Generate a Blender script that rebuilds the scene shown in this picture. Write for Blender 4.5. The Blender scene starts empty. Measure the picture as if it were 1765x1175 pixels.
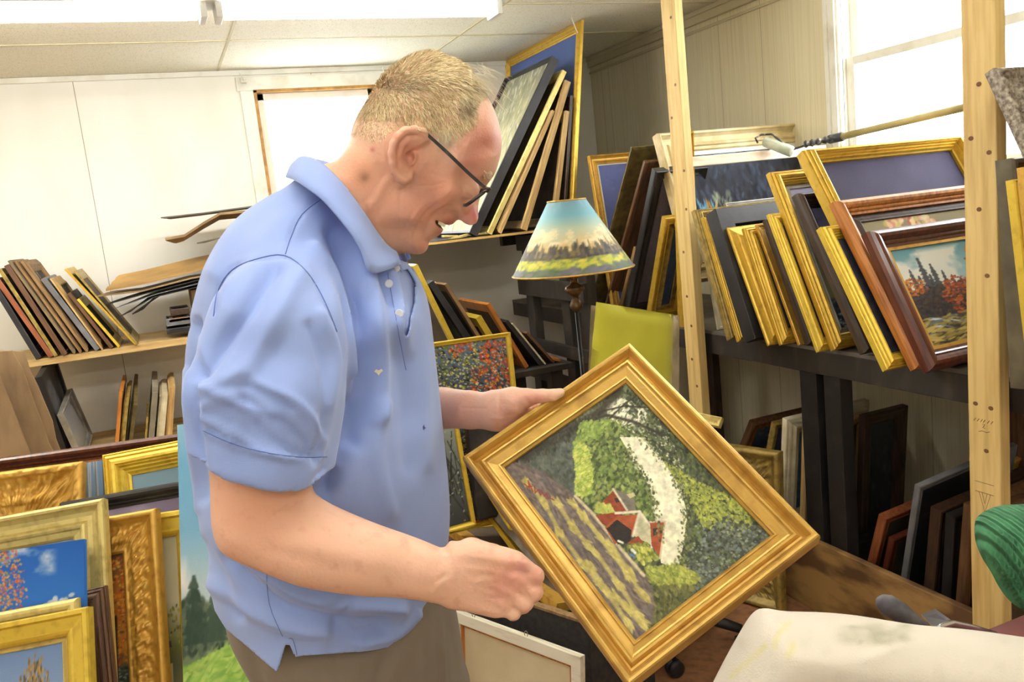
import bpy, bmesh, math, random
import numpy as np
from mathutils import Vector, Matrix
random.seed(7)
SC = bpy.context.scene
COL = SC.collection
# ------------------------------------------------------------------ camera model
FPX = 1440.0
def _rot(yaw, pitch, roll):
    cy, sy, cp, sp = math.cos(yaw), math.sin(yaw), math.cos(pitch), math.sin(pitch)
    f = np.array([sy*cp, cy*cp, -sp]); r = np.array([cy, -sy, 0.0]); d = np.cross(f, r)
    cr, sr = math.cos(roll), math.sin(roll)
    return np.array([cr*r+sr*d, -sr*r+cr*d, f])
CM = _rot(*[math.radians(a) for a in (22.1, 9.05, 6.05)])
EYE = np.array([0, 0, 1.55])
def ray(x, y): return ((x-882.5)*CM[0]+(y-587.5)*CM[1])/FPX+CM[2]
def at(x, y, ax, v):
    """point of the picture (x, y) on the world plane ax = v"""
    r = ray(x, y); i = 'XYZ'.index(ax); return EYE+(v-EYE[i])/r[i]*r
def atp(x, y, p0, n):
    r = ray(x, y); n = np.array(n, float); return EYE+np.dot(np.array(p0)-EYE, n)/np.dot(r, n)*r
def dep(x, y, d): return EYE+d*ray(x, y)
def unit(v):
    v = np.array(v, float); return v/np.linalg.norm(v)

cam = bpy.data.cameras.new('camera'); camo = bpy.data.objects.new('camera', cam); COL.objects.link(camo)
cam.sensor_width = 36; cam.lens = 36*FPX/1765; cam.clip_start = 0.02
mw = Matrix.Identity(4)
for i in range(3):
    mw[i][0] = CM[0][i]; mw[i][1] = -CM[1][i]; mw[i][2] = -CM[2][i]; mw[i][3] = EYE[i]
camo.matrix_world = mw
SC.camera = camo
SC.view_settings.view_transform = 'Standard'; SC.view_settings.look = 'None'
SC.view_settings.gamma = 1; SC.view_settings.use_curve_mapping = False

# ------------------------------------------------------------------ colour + materials
def lin(c):
    c = np.asarray(c, float)
    return np.where(c <= 0.04045, c/12.92, ((c+0.055)/1.055)**2.4)
def rgb(r, g, b):
    l = lin(np.array([r, g, b])/255.0); return (float(l[0]), float(l[1]), float(l[2]), 1.0)
_mats = {}
def mat(key, base, rough=0.5, metal=0.0, var=None, vscale=20, stretch=(1, 1, 1), detail=4, vpos=(0.35, 0.65),
        bump=0.0, bscale=60, bstretch=None, sss=0.0, sheen=0.0, spec=0.5, coat=0.0, attr=None, space='Object', extra=None):
    """one procedural principled material: base colour with optional noise towards var"""
    if key in _mats: return _mats[key]
    m = bpy.data.materials.new(key); m.use_nodes = True; nt = m.node_tree; N = nt.nodes; L = nt.links
    b = N['Principled BSDF']; b.inputs['Roughness'].default_value = rough; b.inputs['Metallic'].default_value = metal
    b.inputs['Specular IOR Level'].default_value = spec
    b.inputs['Base Color'].default_value = base
    tc = N.new('ShaderNodeTexCoord')
    def mapping(st):
        mp = N.new('ShaderNodeMapping'); mp.inputs['Scale'].default_value = st; L.new(tc.outputs[space], mp.inputs[0]); return mp
    col = None
    if attr:
        a = N.new('ShaderNodeAttribute'); a.attribute_name = attr; col = a.outputs['Color']
    if var is not None:
        mp = mapping(stretch); n = N.new('ShaderNodeTexNoise'); n.inputs['Scale'].default_value = vscale; n.inputs['Detail'].default_value = detail
        L.new(mp.outputs[0], n.inputs['Vector'])
        r = N.new('ShaderNodeMapRange'); r.inputs[1].default_value = vpos[0]; r.inputs[2].default_value = vpos[1]; L.new(n.outputs[0], r.inputs[0])
        mx = N.new('ShaderNodeMix'); mx.data_type = 'RGBA'; L.new(r.outputs[0], mx.inputs[0])
        if col is not None: L.new(col, mx.inputs[6])
        else: mx.inputs[6].default_value = base
        mx.inputs[7].default_value = var; col = mx.outputs[2]
    if extra: col = extra(N, L, tc, col)
    if col is not None: L.new(col, b.inputs['Base Color'])
    if bump:
        mp = mapping(bstretch or stretch); n = N.new('ShaderNodeTexNoise'); n.inputs['Scale'].default_value = bscale; n.inputs['Detail'].default_value = 3
        L.new(mp.outputs[0], n.inputs['Vector'])
        bp = N.new('ShaderNodeBump'); bp.inputs['Strength'].default_value = min(1, bump); bp.inputs['Distance'].default_value = 0.002*max(1, bump)
        L.new(n.outputs[0], bp.inputs['Height']); L.new(bp.outputs[0], b.inputs['Normal'])
    if sss:
        b.inputs['Subsurface Weight'].default_value = sss; b.inputs['Subsurface Radius'].default_value = (1, .35, .2); b.inputs['Subsurface Scale'].default_value = 0.006
    if sheen: b.inputs['Sheen Weight'].default_value = sheen; b.inputs['Sheen Roughness'].default_value = .5
    if coat: b.inputs['Coat Weight'].default_value = coat; b.inputs['Coat Roughness'].default_value = .15
    _mats[key] = m; return m
def emis(key, col, s):
    m = bpy.data.materials.new(key); m.use_nodes = True; nt = m.node_tree
    b = nt.nodes['Principled BSDF']; b.inputs['Base Color'].default_value = col
    b.inputs['Emission Color'].default_value = col; b.inputs['Emission Strength'].default_value = s; return m

GOLD = mat('gold_leaf', rgb(212, 174, 66), .36, .5, rgb(168, 130, 44), 40, (1, 1, 1), 6, (.5, .85), bump=.15, bscale=150)
GOLD_BRIGHT = mat('bright_gold', rgb(228, 196, 72), .38, .4, rgb(190, 154, 50), 40, detail=6, vpos=(.5, .85), bump=.2, bscale=120)
GOLD_PALE = mat('pale_gold', rgb(218, 198, 122), .42, .35, rgb(178, 152, 84), 36, detail=6, vpos=(.5, .8), bump=.2, bscale=120)
GOLD_WARM = mat('warm_gold', rgb(212, 166, 72), .38, .4, rgb(166, 118, 46), 36, detail=6, vpos=(.5, .8), bump=.2, bscale=120)
GOLD_OLD = mat('antique_gold', rgb(176, 150, 78), .45, .35, rgb(120, 100, 52), 40, detail=6, vpos=(.4, .7), bump=.3, bscale=120)
OLIVE = mat('olive_gilt', rgb(120, 104, 58), .5, .2, rgb(74, 66, 42), 25, detail=6, vpos=(.4, .7), bump=.3)
WOODL = mat('light_wood', rgb(200, 168, 110), .6, 0, rgb(160, 124, 74), 6, (14, 14, 1.2), 5, (.4, .68), bump=.2, bscale=30)
WOODM = mat('mid_wood', rgb(150, 118, 76), .6, 0, rgb(112, 84, 50), 6, (14, 14, 1.2), 5, (.4, .68), bump=.2, bscale=30)
WOODB = mat('brown_wood', rgb(112, 78, 50), .5, 0, rgb(74, 48, 30), 6, (14, 14, 1.2), 5, (.4, .68), bump=.2, bscale=30)
WOODR = mat('reddish_wood', rgb(158, 92, 56), .45, 0, rgb(120, 62, 34), 6, (12, 12, 1.2), 5, (.4, .68), bump=.15)
WOODO = mat('orange_wood', rgb(196, 128, 58), .4, 0.1, rgb(150, 88, 36), 6, (12, 12, 1.2), 5, (.4, .68), bump=.15)
MAHOG = mat('mahogany', rgb(104, 52, 34), .28, 0, rgb(66, 30, 22), 6, (12, 12, 1.2), 5, (.4, .68), coat=.4)
DARKB = mat('dark_brown', rgb(72, 52, 38), .45, 0, rgb(46, 32, 24), 8, (8, 8, 1.2), 5, (.4, .68))
BLACK = mat('charcoal_paint', rgb(52, 50, 50), .45, 0, rgb(34, 32, 34), 10, detail=5, bump=.2)
BLACKD = mat('black_paint', rgb(28, 26, 26), .55, 0, rgb(44, 40, 36), 16, detail=6, vpos=(.5, .75), bump=.2)
GREYP = mat('grey_paint', rgb(122, 122, 124), .5, 0, rgb(96, 96, 98), 12)
SILVER = mat('silver_grey', rgb(168, 164, 152), .4, .3, rgb(134, 128, 116), 16)
CREAM = mat('cream_paint', rgb(222, 212, 182), .55, 0, rgb(190, 178, 142), 14)
WHITE = mat('white_paint', rgb(236, 234, 226), .5, 0, rgb(216, 212, 200), 8)
KRAFT = mat('brown_card', rgb(158, 130, 92), .85, 0, rgb(120, 96, 64), 6, detail=6, bump=.2)
KRAFTG = mat('grey_board', rgb(150, 142, 122), .85, 0, rgb(112, 104, 88), 6, detail=6)
BACKING = mat('backing_paper', rgb(96, 80, 60), .85, 0, rgb(66, 54, 42), 9, detail=5)
CANVAS = mat('painted_canvas', rgb(128, 128, 128), .7, attr='paint', spec=.25, bump=.35, bscale=420)
CANVAS_MATT = mat('painted_matt', rgb(128, 128, 128), .7, attr='paint', bump=.3, bscale=420)
RAWC = mat('raw_canvas', rgb(214, 200, 166), .85, 0, rgb(196, 180, 144), 5, bump=.4, bscale=500)

# ------------------------------------------------------------------ meshes and objects
class MB:
    def __init__(s): s.v = []; s.f = []; s.smooth = False
    def add(s, vs, fs, M=None):
        o = len(s.v)
        for p in vs:
            s.v.append(tuple(M @ Vector(p)) if M is not None else tuple(float(c) for c in p))
        s.f += [tuple(i+o for i in f) for f in fs]; return s
    def box(s, a, b, M=None, bev=0.0):
        x0, y0, z0 = [min(a[i], b[i]) for i in range(3)]; x1, y1, z1 = [max(a[i], b[i]) for i in range(3)]
        if bev <= 0:
            vs = [(x, y, z) for x in (x0, x1) for y in (y0, y1) for z in (z0, z1)]
            return s.add(vs, [(0, 1, 3, 2), (4, 6, 7, 5), (0, 4, 5, 1), (2, 3, 7, 6), (0, 2, 6, 4), (1, 5, 7, 3)], M)
        bm = bmesh.new(); bmesh.ops.create_cube(bm, size=1)
        for v in bm.verts: v.co = Vector(((x0+x1)/2+v.co.x*(x1-x0), (y0+y1)/2+v.co.y*(y1-y0), (z0+z1)/2+v.co.z*(z1-z0)))
        bmesh.ops.bevel(bm, geom=bm.edges[:], offset=bev, segments=2, affect='EDGES', profile=.5)
        bm.verts.index_update()
        vs = [tuple(v.co) for v in bm.verts]; fs = [tuple(v.index for v in f.verts) for f in bm.faces]; bm.free()
        return s.add(vs, fs, M)
    def prism(s, pts, dvec):
        """polygon pts (3D) extruded by dvec"""
        n = len(pts); d = np.array(dvec); P = [np.array(p, float) for p in pts]
        return s.add([tuple(p) for p in P]+[tuple(p+d) for p in P],
                     [tuple(range(n))[::-1], tuple(range(n, 2*n))]+[(i, (i+1) % n, n+(i+1) % n, n+i) for i in range(n)])
    def tube(s, path, r, n=10, cap=True):
        P = [np.array(p, float) for p in path]; R = r if hasattr(r, '__len__') else [r]*len(P)
        up = np.array([0.13, 0.21, 0.97]); o = len(s.v); prev = None
        for i, p in enumerate(P):
            t = unit(P[min(i+1, len(P)-1)]-P[max(i-1, 0)])
            a = np.cross(t, up) if prev is None else prev-t*np.dot(prev, t)
            if np.linalg.norm(a) < 1e-4: a = np.cross(t, [1, 0, 0])
            a = unit(a); b = np.cross(t, a); prev = a
            for k in range(n):
                w = 2*math.pi*k/n; s.v.append(tuple(p+R[i]*(math.cos(w)*a+math.sin(w)*b)))
        for i in range(len(P)-1):
            for k in range(n):
                q = o+i*n; s.f.append((q+k, q+(k+1) % n, q+n+(k+1) % n, q+n+k))
        if cap: s.f.append(tuple(o+k for k in range(n))[::-1]); s.f.append(tuple(o+(len(P)-1)*n+k for k in range(n)))
        return s
    def lathe(s, prof, n=32, M=None):
        o = len(s.v); vs = []; fs = []
        for (r, z) in prof:
            for k in range(n):
                w = 2*math.pi*k/n; vs.append((r*math.cos(w), r*math.sin(w), z))
        for i in range(len(prof)-1):
            for k in range(n): q = i*n; fs.append((q+k, q+(k+1) % n, q+n+(k+1) % n, q+n+k))
        return s.add(vs, fs, M)
    def build(s, name, m, parent=None, smooth=False, label=None, cat=None, group=None, kind=None):
        me = bpy.data.meshes.new(name); me.from_pydata(s.v, [], s.f); me.update()
        bm = bmesh.new(); bm.from_mesh(me); bmesh.ops.recalc_face_normals(bm, faces=bm.faces); bm.to_mesh(me); bm.free()
        return mobj(name, me, m, parent, smooth, label, cat, group, kind)
def mobj(name, me, m, parent=None, smooth=False, label=None, cat=None, group=None, kind=None):
    if m: me.materials.append(m)
    if smooth: me.shade_smooth()
    o = bpy.data.objects.new(name, me); COL.objects.link(o)
    if parent: o.parent = parent
    tag(o, label, cat, group, kind); return o
def decal(o, mb, m):
    """marks in a second material on the surface of o"""
    me = o.data; bm = bmesh.new(); bm.from_mesh(me); vs = [bm.verts.new(p) for p in mb.v]; me.materials.append(m); k = len(me.materials)-1
    for f in mb.f:
        try: bm.faces.new([vs[i] for i in f]).material_index = k
        except ValueError: pass
    bm.to_mesh(me); bm.free(); return o
def tag(o, label=None, cat=None, group=None, kind=None):
    if label: o['label'] = label
    if cat: o['category'] = cat
    if group: o['group'] = group
    if kind: o['kind'] = kind
    return o
def empty(name, label=None, cat=None, group=None, M=None):
    o = bpy.data.objects.new(name, None); COL.objects.link(o); o.empty_display_size = .05
    if M is not None: o.matrix_world = M
    return tag(o, label, cat, group)
def basis(o, X, Z):
    """right-handed frame: local x = X, z = Z, y = Z x X"""
    X = unit(X); Z = unit(Z); Z = unit(Z-X*np.dot(X, Z)); Y = np.cross(Z, X)
    M = Matrix.Identity(4)
    for i in range(3): M[i][0] = X[i]; M[i][1] = Y[i]; M[i][2] = Z[i]; M[i][3] = o[i]
    return M

# ------------------------------------------------------------------ numpy painter for canvases
class Art:
    """a small raster painted stroke by stroke, laid on a grid mesh as a colour attribute; y runs down"""
    def __init__(s, w, h, seed=1):
        s.w, s.h = w, h; s.a = np.zeros((h, w, 3)); s.r = np.random.RandomState(seed)
        s.Y, s.X = np.mgrid[0:h, 0:w]; s.u = s.X/(w-1); s.v = s.Y/(h-1)
    def noise(s, nx, ny=None, octv=4):
        ny = ny or max(2, int(nx*s.h/s.w)); out = 0; amp = 1; tot = 0
        for o in range(octv):
            gx, gy = nx*2**o+2, ny*2**o+2; g = s.r.rand(gy, gx)
            x = s.u*(gx-2); y = s.v*(gy-2); x0 = x.astype(int); y0 = y.astype(int); fx = x-x0; fy = y-y0
            fx = fx*fx*(3-2*fx); fy = fy*fy*(3-2*fy)
            out = out+amp*((g[y0, x0]*(1-fx)+g[y0, x0+1]*fx)*(1-fy)+(g[y0+1, x0]*(1-fx)+g[y0+1, x0+1]*fx)*fy); tot += amp; amp *= .55
        return out/tot
    def grad(s, stops, t=None):
        t = s.v if t is None else t; ys = [q[0] for q in stops]
        for c in range(3): s.a[..., c] = np.interp(t, ys, [q[1][c]/255. for q in stops])
        return s
    def mix(s, m, c):
        m = np.clip(m, 0, 1)[..., None]; s.a = s.a*(1-m)+m*np.array(c)/255.; return s
    def clouds(s, y0, y1, c, nx=4, th=.5, soft=.12, x0=0, x1=1):
        n = s.noise(nx, max(2, int(nx*1.2)), 5); e = np.clip((s.v-y0)/.06, 0, 1)*np.clip((y1-s.v)/.06, 0, 1)*np.clip((s.u-x0)/.06+(x0 <= 0), 0, 1)*np.clip((x1-s.u)/.06+(x1 >= 1), 0, 1)
        return s.mix(np.clip((n-th)/soft, 0, 1)*e, c)
    def poly(s, pts, c):
        m = np.zeros((s.h, s.w), bool); n = len(pts)
        for i in range(n):
            (xa, ya), (xb, yb) = pts[i], pts[(i+1) % n]
            if ya == yb: continue
            cond = ((s.v >= min(ya, yb)) & (s.v < max(ya, yb)))
            m ^= cond & (s.u < xa+(s.v-ya)*(xb-xa)/(yb-ya))
        return s.mix(m.astype(float), c)
    def blob(s, n, cols, rx, ry, cu, cv, ru, rv, ang=0, alpha=.85, soft=.25, jit=.5):
        """dabs gathered in an ellipse"""
        return s.dabs(n, cols, rx, ry, ang, jit, where=lambda u, v: max(0, min(1, (1+soft-math.hypot((u-cu)/ru, (v-cv)/rv))/soft)), alpha=alpha, x=(max(0, cu-ru*1.2), min(1, cu+ru*1.2)), y=(max(0, cv-rv*1.2), min(1, cv+rv*1.2)))
    def dabs(s, n, cols, rx, ry, ang=0, jit=.5, where=None, alpha=.85, x=(0, 1), y=(0, 1), cj=14):
        """n brush dabs; where(u, v) -> probability"""
        for _ in range(n):
            u = s.r.uniform(*x); v = s.r.uniform(*y)
            if where is not None and s.r.rand() > where(u, v): continue
            k = s.r.uniform(1-jit, 1+jit); a = ang+s.r.uniform(-.5, .5)
            cx, cy = u*(s.w-1), v*(s.h-1); R = max(rx, ry)*k*s.w/100+1
            xa, xb, ya, yb = int(max(0, cx-R)), int(min(s.w, cx+R+2)), int(max(0, cy-R)), int(min(s.h, cy+R+2))
            if xb <= xa or yb <= ya: continue
            dx = s.X[ya:yb, xa:xb]-cx; dy = s.Y[ya:yb, xa:xb]-cy
            p = dx*math.cos(a)+dy*math.sin(a); q = -dx*math.sin(a)+dy*math.cos(a)
            m = np.clip(1.6-((p/(rx*k*s.w/100))**2+(q/(ry*k*s.w/100))**2)*1.6, 0, 1)[..., None]*alpha
            c = (np.array(cols[s.r.randint(len(cols))])+s.r.uniform(-cj, cj))/255.
            s.a[ya:yb, xa:xb] = s.a[ya:yb, xa:xb]*(1-m)+m*c
        return s
    def line(s, pts, wd, c, alpha=1):
        d = np.full((s.h, s.w), 9.); asp = s.h/s.w
        for (xa, ya), (xb, yb) in zip(pts[:-1], pts[1:]):
            ax, ay, bx, by = xa, ya*asp, xb, yb*asp; L2 = (bx-ax)**2+(by-ay)**2+1e-9
            t = np.clip(((s.u-ax)*(bx-ax)+(s.v*asp-ay)*(by-ay))/L2, 0, 1)
            d = np.minimum(d, np.hypot(s.u-ax-t*(bx-ax), s.v*asp-ay-t*(by-ay)))
        return s.mix(np.clip(1.5-d/wd, 0, 1)*alpha, c)
    def fir(s, x, y0, y1, wd, c, seed=0):
        """a ragged conifer from tip y0 to foot y1"""
        t = np.clip((s.v-y0)/(y1-y0), 0, 1); n = s.noise(40, 40, 2)
        br = .55+.45*np.abs(((t*(y1-y0)*26+seed) % 1)-.0); m = np.clip((wd*(.12+.88*t)*br*(.5+1.0*n)-np.abs(s.u-x))/(.12*wd)+.5, 0, 1)*(s.v > y0)*(s.v < y1)
        return s.mix(m*.85, c)
def attr_paint(me, art, res):
    nx, ny = res; a = np.clip(art.a, 0, 1)
    ys = np.round(np.linspace(art.h-1, 0, ny+1)).astype(int); xs = np.round(np.linspace(0, art.w-1, nx+1)).astype(int)
    c = lin(a[np.ix_(ys, xs)]).reshape(-1, 3)
    at_ = me.color_attributes.new('paint', 'FLOAT_COLOR', 'POINT')
    buf = np.ones((len(me.vertices), 4), np.float32); buf[:, :3] = c[0]; buf[:len(c), :3] = c
    at_.data.foreach_set('color', buf.ravel())
def canvas(name, W, H, y, art, parent, x0=0, z0=0, thick=.004, m=None, edge=None):
    """stretched canvas: painted grid front at local -y, solid sides and back"""
    nx, ny = art.w-1, art.h-1
    xs = np.linspace(x0, x0+W, nx+1); zs = np.linspace(z0, z0+H, ny+1)
    gx, gz = np.meshgrid(xs, zs); V = np.stack([gx, np.full_like(gx, y), gz], -1).reshape(-1, 3)
    i = np.arange(ny)[:, None]*(nx+1)+np.arange(nx)[None]
    F = np.stack([i, i+1, i+nx+2, i+nx+1], -1).reshape(-1, 4)
    b = len(V); cs = [(x0, y+thick, z0), (x0+W, y+thick, z0), (x0+W, y+thick, z0+H), (x0, y+thick, z0+H)]
    V = np.vstack([V, cs]); k = [0, nx, (nx+1)*(ny+1)-1, ny*(nx+1)]
    fs = F.tolist()+[(b, b+3, b+2, b+1)]+[(k[(j+1) % 4], k[j], b+j, b+(j+1) % 4) for j in range(4)]
    me = bpy.data.meshes.new(name); me.from_pydata(V.tolist(), [], fs); me.update()
    attr_paint(me, art, (nx, ny))
    return mobj(name, me, m or CANVAS, parent)

# ------------------------------------------------------------------ picture frames
# profiles: (inset from the outer edge, height above the back) as fractions of (rail width, thickness)
P_SIMPLE = [(0, 0), (0, .85), (.06, 1), (.22, 1), (.3, .8), (.72, .62), (.8, .68), (.9, .6), (1, .45)]
P_SCOOP = [(0, 0), (0, .7), (.03, .86), (.09, .95), (.16, .9), (.2, .72), (.3, .5), (.42, .4), (.55, .42), (.62, .56), (.68, .6), (.74, .55), (.78, .42), (.9, .36), (.94, .42), (1, .3)]
P_RIDGE = [(0, 0), (0, .5), (.05, .58), (.08, .5), (.12, .7), (.2, .78), (.24, .68), (.3, .86), (.4, 1), (.5, .98), (.56, .84), (.6, .88), (.66, .7), (.72, .72), (.8, .56), (.86, .6), (.92, .45), (1, .38)]
P_FLAT = [(0, 0), (0, .95), (.03, 1), (.97, 1), (1, .95)]
P_ROUND = [(0, 0), (0, .5), (.06, .75), (.18, .93), (.34, 1), (.5, .93), (.62, .75), (.66, .6), (.74, .62), (.82, .55), (.86, .42), (1, .38)]
P_REV = [(0, 0), (0, .3), (.1, .42), (.3, .5), (.5, .62), (.7, .82), (.8, .95), (.88, 1), (.95, .95), (1, .8)]
def moulding(name, W, H, w, T, prof, m, parent, sub=1, relief=None, x0=0, z0=0, yb=0, label=None):
    P = [(u*w, h*T) for u, h in prof]
    if relief:   # finer profile where ornament is raised
        Q = []
        for (a, b) in zip(P[:-1], P[1:]):
            n = max(1, int(math.hypot(b[0]-a[0], b[1]-a[1])/.003))
            Q += [(a[0]+(b[0]-a[0])*k/n, a[1]+(b[1]-a[1])*k/n) for k in range(n)]
        P = Q+[P[-1]]
    P = P+[(w, 0)]
    n = len(P); mb = MB()
    def corner(k, u):
        return [(u, u), (W-u, u), (W-u, H-u), (u, H-u)][k % 4]
    rings = []
    for side in range(4):
        L = (W, H, W, H)[side]; S = max(1, int(L/.004)) if relief else 1
        for q in range(S):
            t = q/S; ring = []
            for i, (u, h) in enumerate(P):
                a = corner(side, u); b = corner(side+1, u); x = a[0]+(b[0]-a[0])*t; z = a[1]+(b[1]-a[1])*t; hh = h
                if relief and 0 < i < n-1: hh = h+relief(u/w, t*L, side, L)
                ring.append((x0+x, yb-hh, z0+z))
            rings.append(ring)
    vs = [p for r in rings for p in r]; R = len(rings); fs = []
    for a in range(R):
        b = (a+1) % R
        for i in range(n): fs.append((a*n+i, a*n+(i+1) % n, b*n+(i+1) % n, b*n+i))
    me = bpy.data.meshes.new(name); me.from_pydata(vs, [], fs); me.update()
    bm = bmesh.new(); bm.from_mesh(me); bmesh.ops.recalc_face_normals(bm, faces=bm.faces); bm.to_mesh(me); bm.free()
    o = mobj(name, me, m, parent, bool(relief))
    if label: o['label'] = label
    return o
def orn(freq=26, amp=.006, lo=.3, hi=.8):
    """carved leaf relief between the fractions lo..hi of the rail"""
    def f(u, s, side, L):
        if u < lo or u > hi: return 0
        e = math.sin(math.pi*(u-lo)/(hi-lo))**.5; c = (u-lo)/(hi-lo)-.5
        ph = s*freq*2*math.pi/1.0
        a = math.sin(ph+7*abs(c))*.5+.35*math.sin(ph*2.3+9*c)+.3*math.sin(ph*.5-14*c)
        return amp*e*max(-.6, a)
    return f
def framed(name, label, cat, M, W, H, w, T, prof, m, art=None, group=None, inner=None, relief=None, liner=None, back=True, cm=None):
    """a framed picture standing in M (x width, z up, front towards local -y, back at y = 0)"""
    root = empty(name, label, cat, group, M)
    moulding('frame_moulding', W, H, w, T, prof, m, root, relief=relief)
    d = T*prof[-1][1]
    a = w
    if liner:   # (width, material)
        moulding('frame_liner', W-2*w+.004, H-2*w+.004, liner[0], d*.9, P_REV if len(liner) < 3 else liner[2], liner[1], root, x0=w-.002, z0=w-.002, label=liner[3] if len(liner) > 3 else None)
        a = w+liner[0]-.003
    if art is not None:
        canvas('painting', W-2*a+.008, H-2*a+.008, -max(.003, d*.55), art, root, a-.004, a-.004, m=cm)
    elif back:
        mb = MB(); mb.box((a-.004, -max(.003, d*.5), a-.004), (W-a+.004, -.001, H-a+.004)); mb.build('backing_board', BACKING, root)
    return root
# ------------------------------------------------------------------ the room
YB, XR, XL, YF, HC = 4.97, 2.765, -2.4, -2.2, 2.45
def wall_extra(axis, lines, depth_col, streak=None, width=.004):
    def f(N, L, tc, col):
        sp = N.new('ShaderNodeSeparateXYZ'); L.new(tc.outputs['Object'], sp.inputs[0]); src = sp.outputs['XYZ'.index(axis)]
        tot = None
        for x in lines:
            c = N.new('ShaderNodeMath'); c.operation = 'COMPARE'; c.inputs[1].default_value = x; c.inputs[2].default_value = width/2; L.new(src, c.inputs[0])
            if tot is None: tot = c.outputs[0]
            else:
                a = N.new('ShaderNodeMath'); a.operation = 'MAXIMUM'; L.new(tot, a.inputs[0]); L.new(c.outputs[0], a.inputs[1]); tot = a.outputs[0]
        mu = N.new('ShaderNodeMath'); mu.operation = 'MULTIPLY'; mu.inputs[1].default_value = .75; L.new(tot, mu.inputs[0])
        mx = N.new('ShaderNodeMix'); mx.data_type = 'RGBA'; L.new(mu.outputs[0], mx.inputs[0]); L.new(col, mx.inputs[6]); mx.inputs[7].default_value = depth_col
        return mx.outputs[2]
    return f
M_BACK = mat('painted_panelling', rgb(242, 240, 232), .6, 0, rgb(232, 229, 216), 3, (1, 1, .4), 4, (.4, .75), bump=.08, bscale=8,
             extra=wall_extra('X', [-2.7+XL+.0, -1.48, -.264, .96, 2.17], rgb(120, 112, 92)))
M_SIDE = mat('cream_panelling', rgb(230, 220, 188), .6, 0, rgb(214, 202, 166), 5, (30, 30, .4), 4, (.42, .75), bump=.08, bscale=8,
             extra=wall_extra('Y', [4.83, 4.74, 3.62, 3.3, 2.4, 1.2, 0, -1.2], rgb(150, 138, 108)))
M_CEIL = mat('ceiling_tile', rgb(238, 233, 214), .9, 0, rgb(192, 182, 152), 210, detail=2, vpos=(.6, .66), bump=.4, bscale=200)
M_TRIM = mat('white_trim', rgb(236, 234, 224), .5, 0, rgb(212, 206, 188), 9, detail=5, vpos=(.5, .8))
M_FLOOR = mat('worn_brown_floor', rgb(150, 104, 70), .5, 0, rgb(112, 76, 52), 30, detail=8, vpos=(.45, .7), bump=.1, bscale=20)
MB().box((XL, YF, -.05), (XR, YB, 0)).build('floor', M_FLOOR, kind='structure')
MB().box((XL-.1, YF-.1, HC), (XR+.1, YB+.1, HC+.06)).build('ceiling', M_CEIL, kind='structure')
# wall_back with window opening X .63..1.30, Z 1.55..2.33
bx0, bx1, bz0, bz1 = .63, 1.33, 1.50, 2.335
w = MB()
w.box((XL-.1, YB, 0), (bx0, YB+.1, HC)); w.box((bx1, YB, 0), (XR+.1, YB+.1, HC)); w.box((bx0, YB, 0), (bx1, YB+.1, bz0)); w.box((bx0, YB, bz1), (bx1, YB+.1, HC))
w.build('wall_back', M_BACK, kind='structure')
ry0, ry1, rz0, rz1 = 1.62, 2.80, 1.50, 2.42
w = MB()
w.box((XR, YF, 0), (XR+.1, ry0, HC)); w.box((XR, ry1, 0), (XR+.1, YB, HC)); w.box((XR, ry0, 0), (XR+.1, ry1, rz0)); w.box((XR, ry0, rz1), (XR+.1, ry1, HC))
w.build('wall_right', M_SIDE, kind='structure')
MB().box((XL-.1, YF, 0), (XL, YB, HC)).build('wall_left', M_BACK, kind='structure')
MB().box((XL, YF-.1, 0), (XR, YF, HC)).build('wall_front', M_BACK, kind='structure')
# ceiling grid
M_BAR = mat('ceiling_bar', rgb(196, 186, 150), .5)
g = MB()
for y in (4.21+.01, 3.6, 2.99, 2.38, 1.77, 1.16, .55, -.06, -.67, -1.28): g.box((XL, y-.006, HC-.004), (XR, y+.006, HC+.002))
for x in (.455, 1.60, 2.82-.4-.0, -.68, -1.82): 
    if x != 2.42: g.box((x-.006, YF, HC-.0035), (x+.006, YB, HC+.002))
g.build('trim_1', M_BAR, kind='structure', label='thin metal bars between ceiling tiles')
# crown trims along the right wall
g = MB(); g.box((XR-.02, YF, 2.385), (XR, YB, 2.445), bev=.004); g.box((XR-.03, YF, 2.425), (XR-.0, YB, 2.449), bev=.003); g.box((XR-.010, YF, 2.345), (XR, YB, 2.36), bev=.002)
g.build('trim_2', mat('crown_cream', rgb(205, 194, 160), .6), kind='structure')
MB().box((XL, YB-.015, HC-.03), (XR-.03, YB, HC-.001), bev=.003).build('trim_3', M_TRIM, kind='structure')
# window in back wall
win = empty('window_1'); tag(win, 'small window with pale covering and ochre inner edging', kind='structure')
f = MB()
y0 = YB-.018
f.box((bx0-.09, y0, bz1), (bx1+.09, YB, bz1+.075), bev=.003); f.box((bx0-.075, y0, bz0-.05), (bx0, YB, bz1), bev=.003); f.box((bx1, y0, bz0-.05), (bx1+.075, YB, bz1), bev=.003)
f.build('window_casing', M_TRIM, win)
f = MB(); t = .012
f.box((bx0-.004, YB-.022, bz0-.04), (bx0+t, YB+.03, bz1)); f.box((bx1-t, YB-.022, bz0-.04), (bx1+.004, YB+.03, bz1)); f.box((bx0-.004, YB-.022, bz1-t), (bx1+.004, YB+.03, bz1+.004))
f.build('window_edging', mat('ochre_wood', rgb(196, 146, 66), .5, 0, rgb(150, 104, 40), 20), win)
f = MB()
for (a, b, c, d) in ((bx0+t, bx0+t+.04, bz0, bz1-t), (bx1-t-.04, bx1-t, bz0, bz1-t), (bx0+t, bx1-t, bz1-t-.04, bz1-t), (bx0+t, bx1-t, bz0, bz0+.05)): f.box((a, YB+.02, c), (b, YB+.045, d), bev=.003)
f.build('window_sash', M_TRIM, win)
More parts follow.
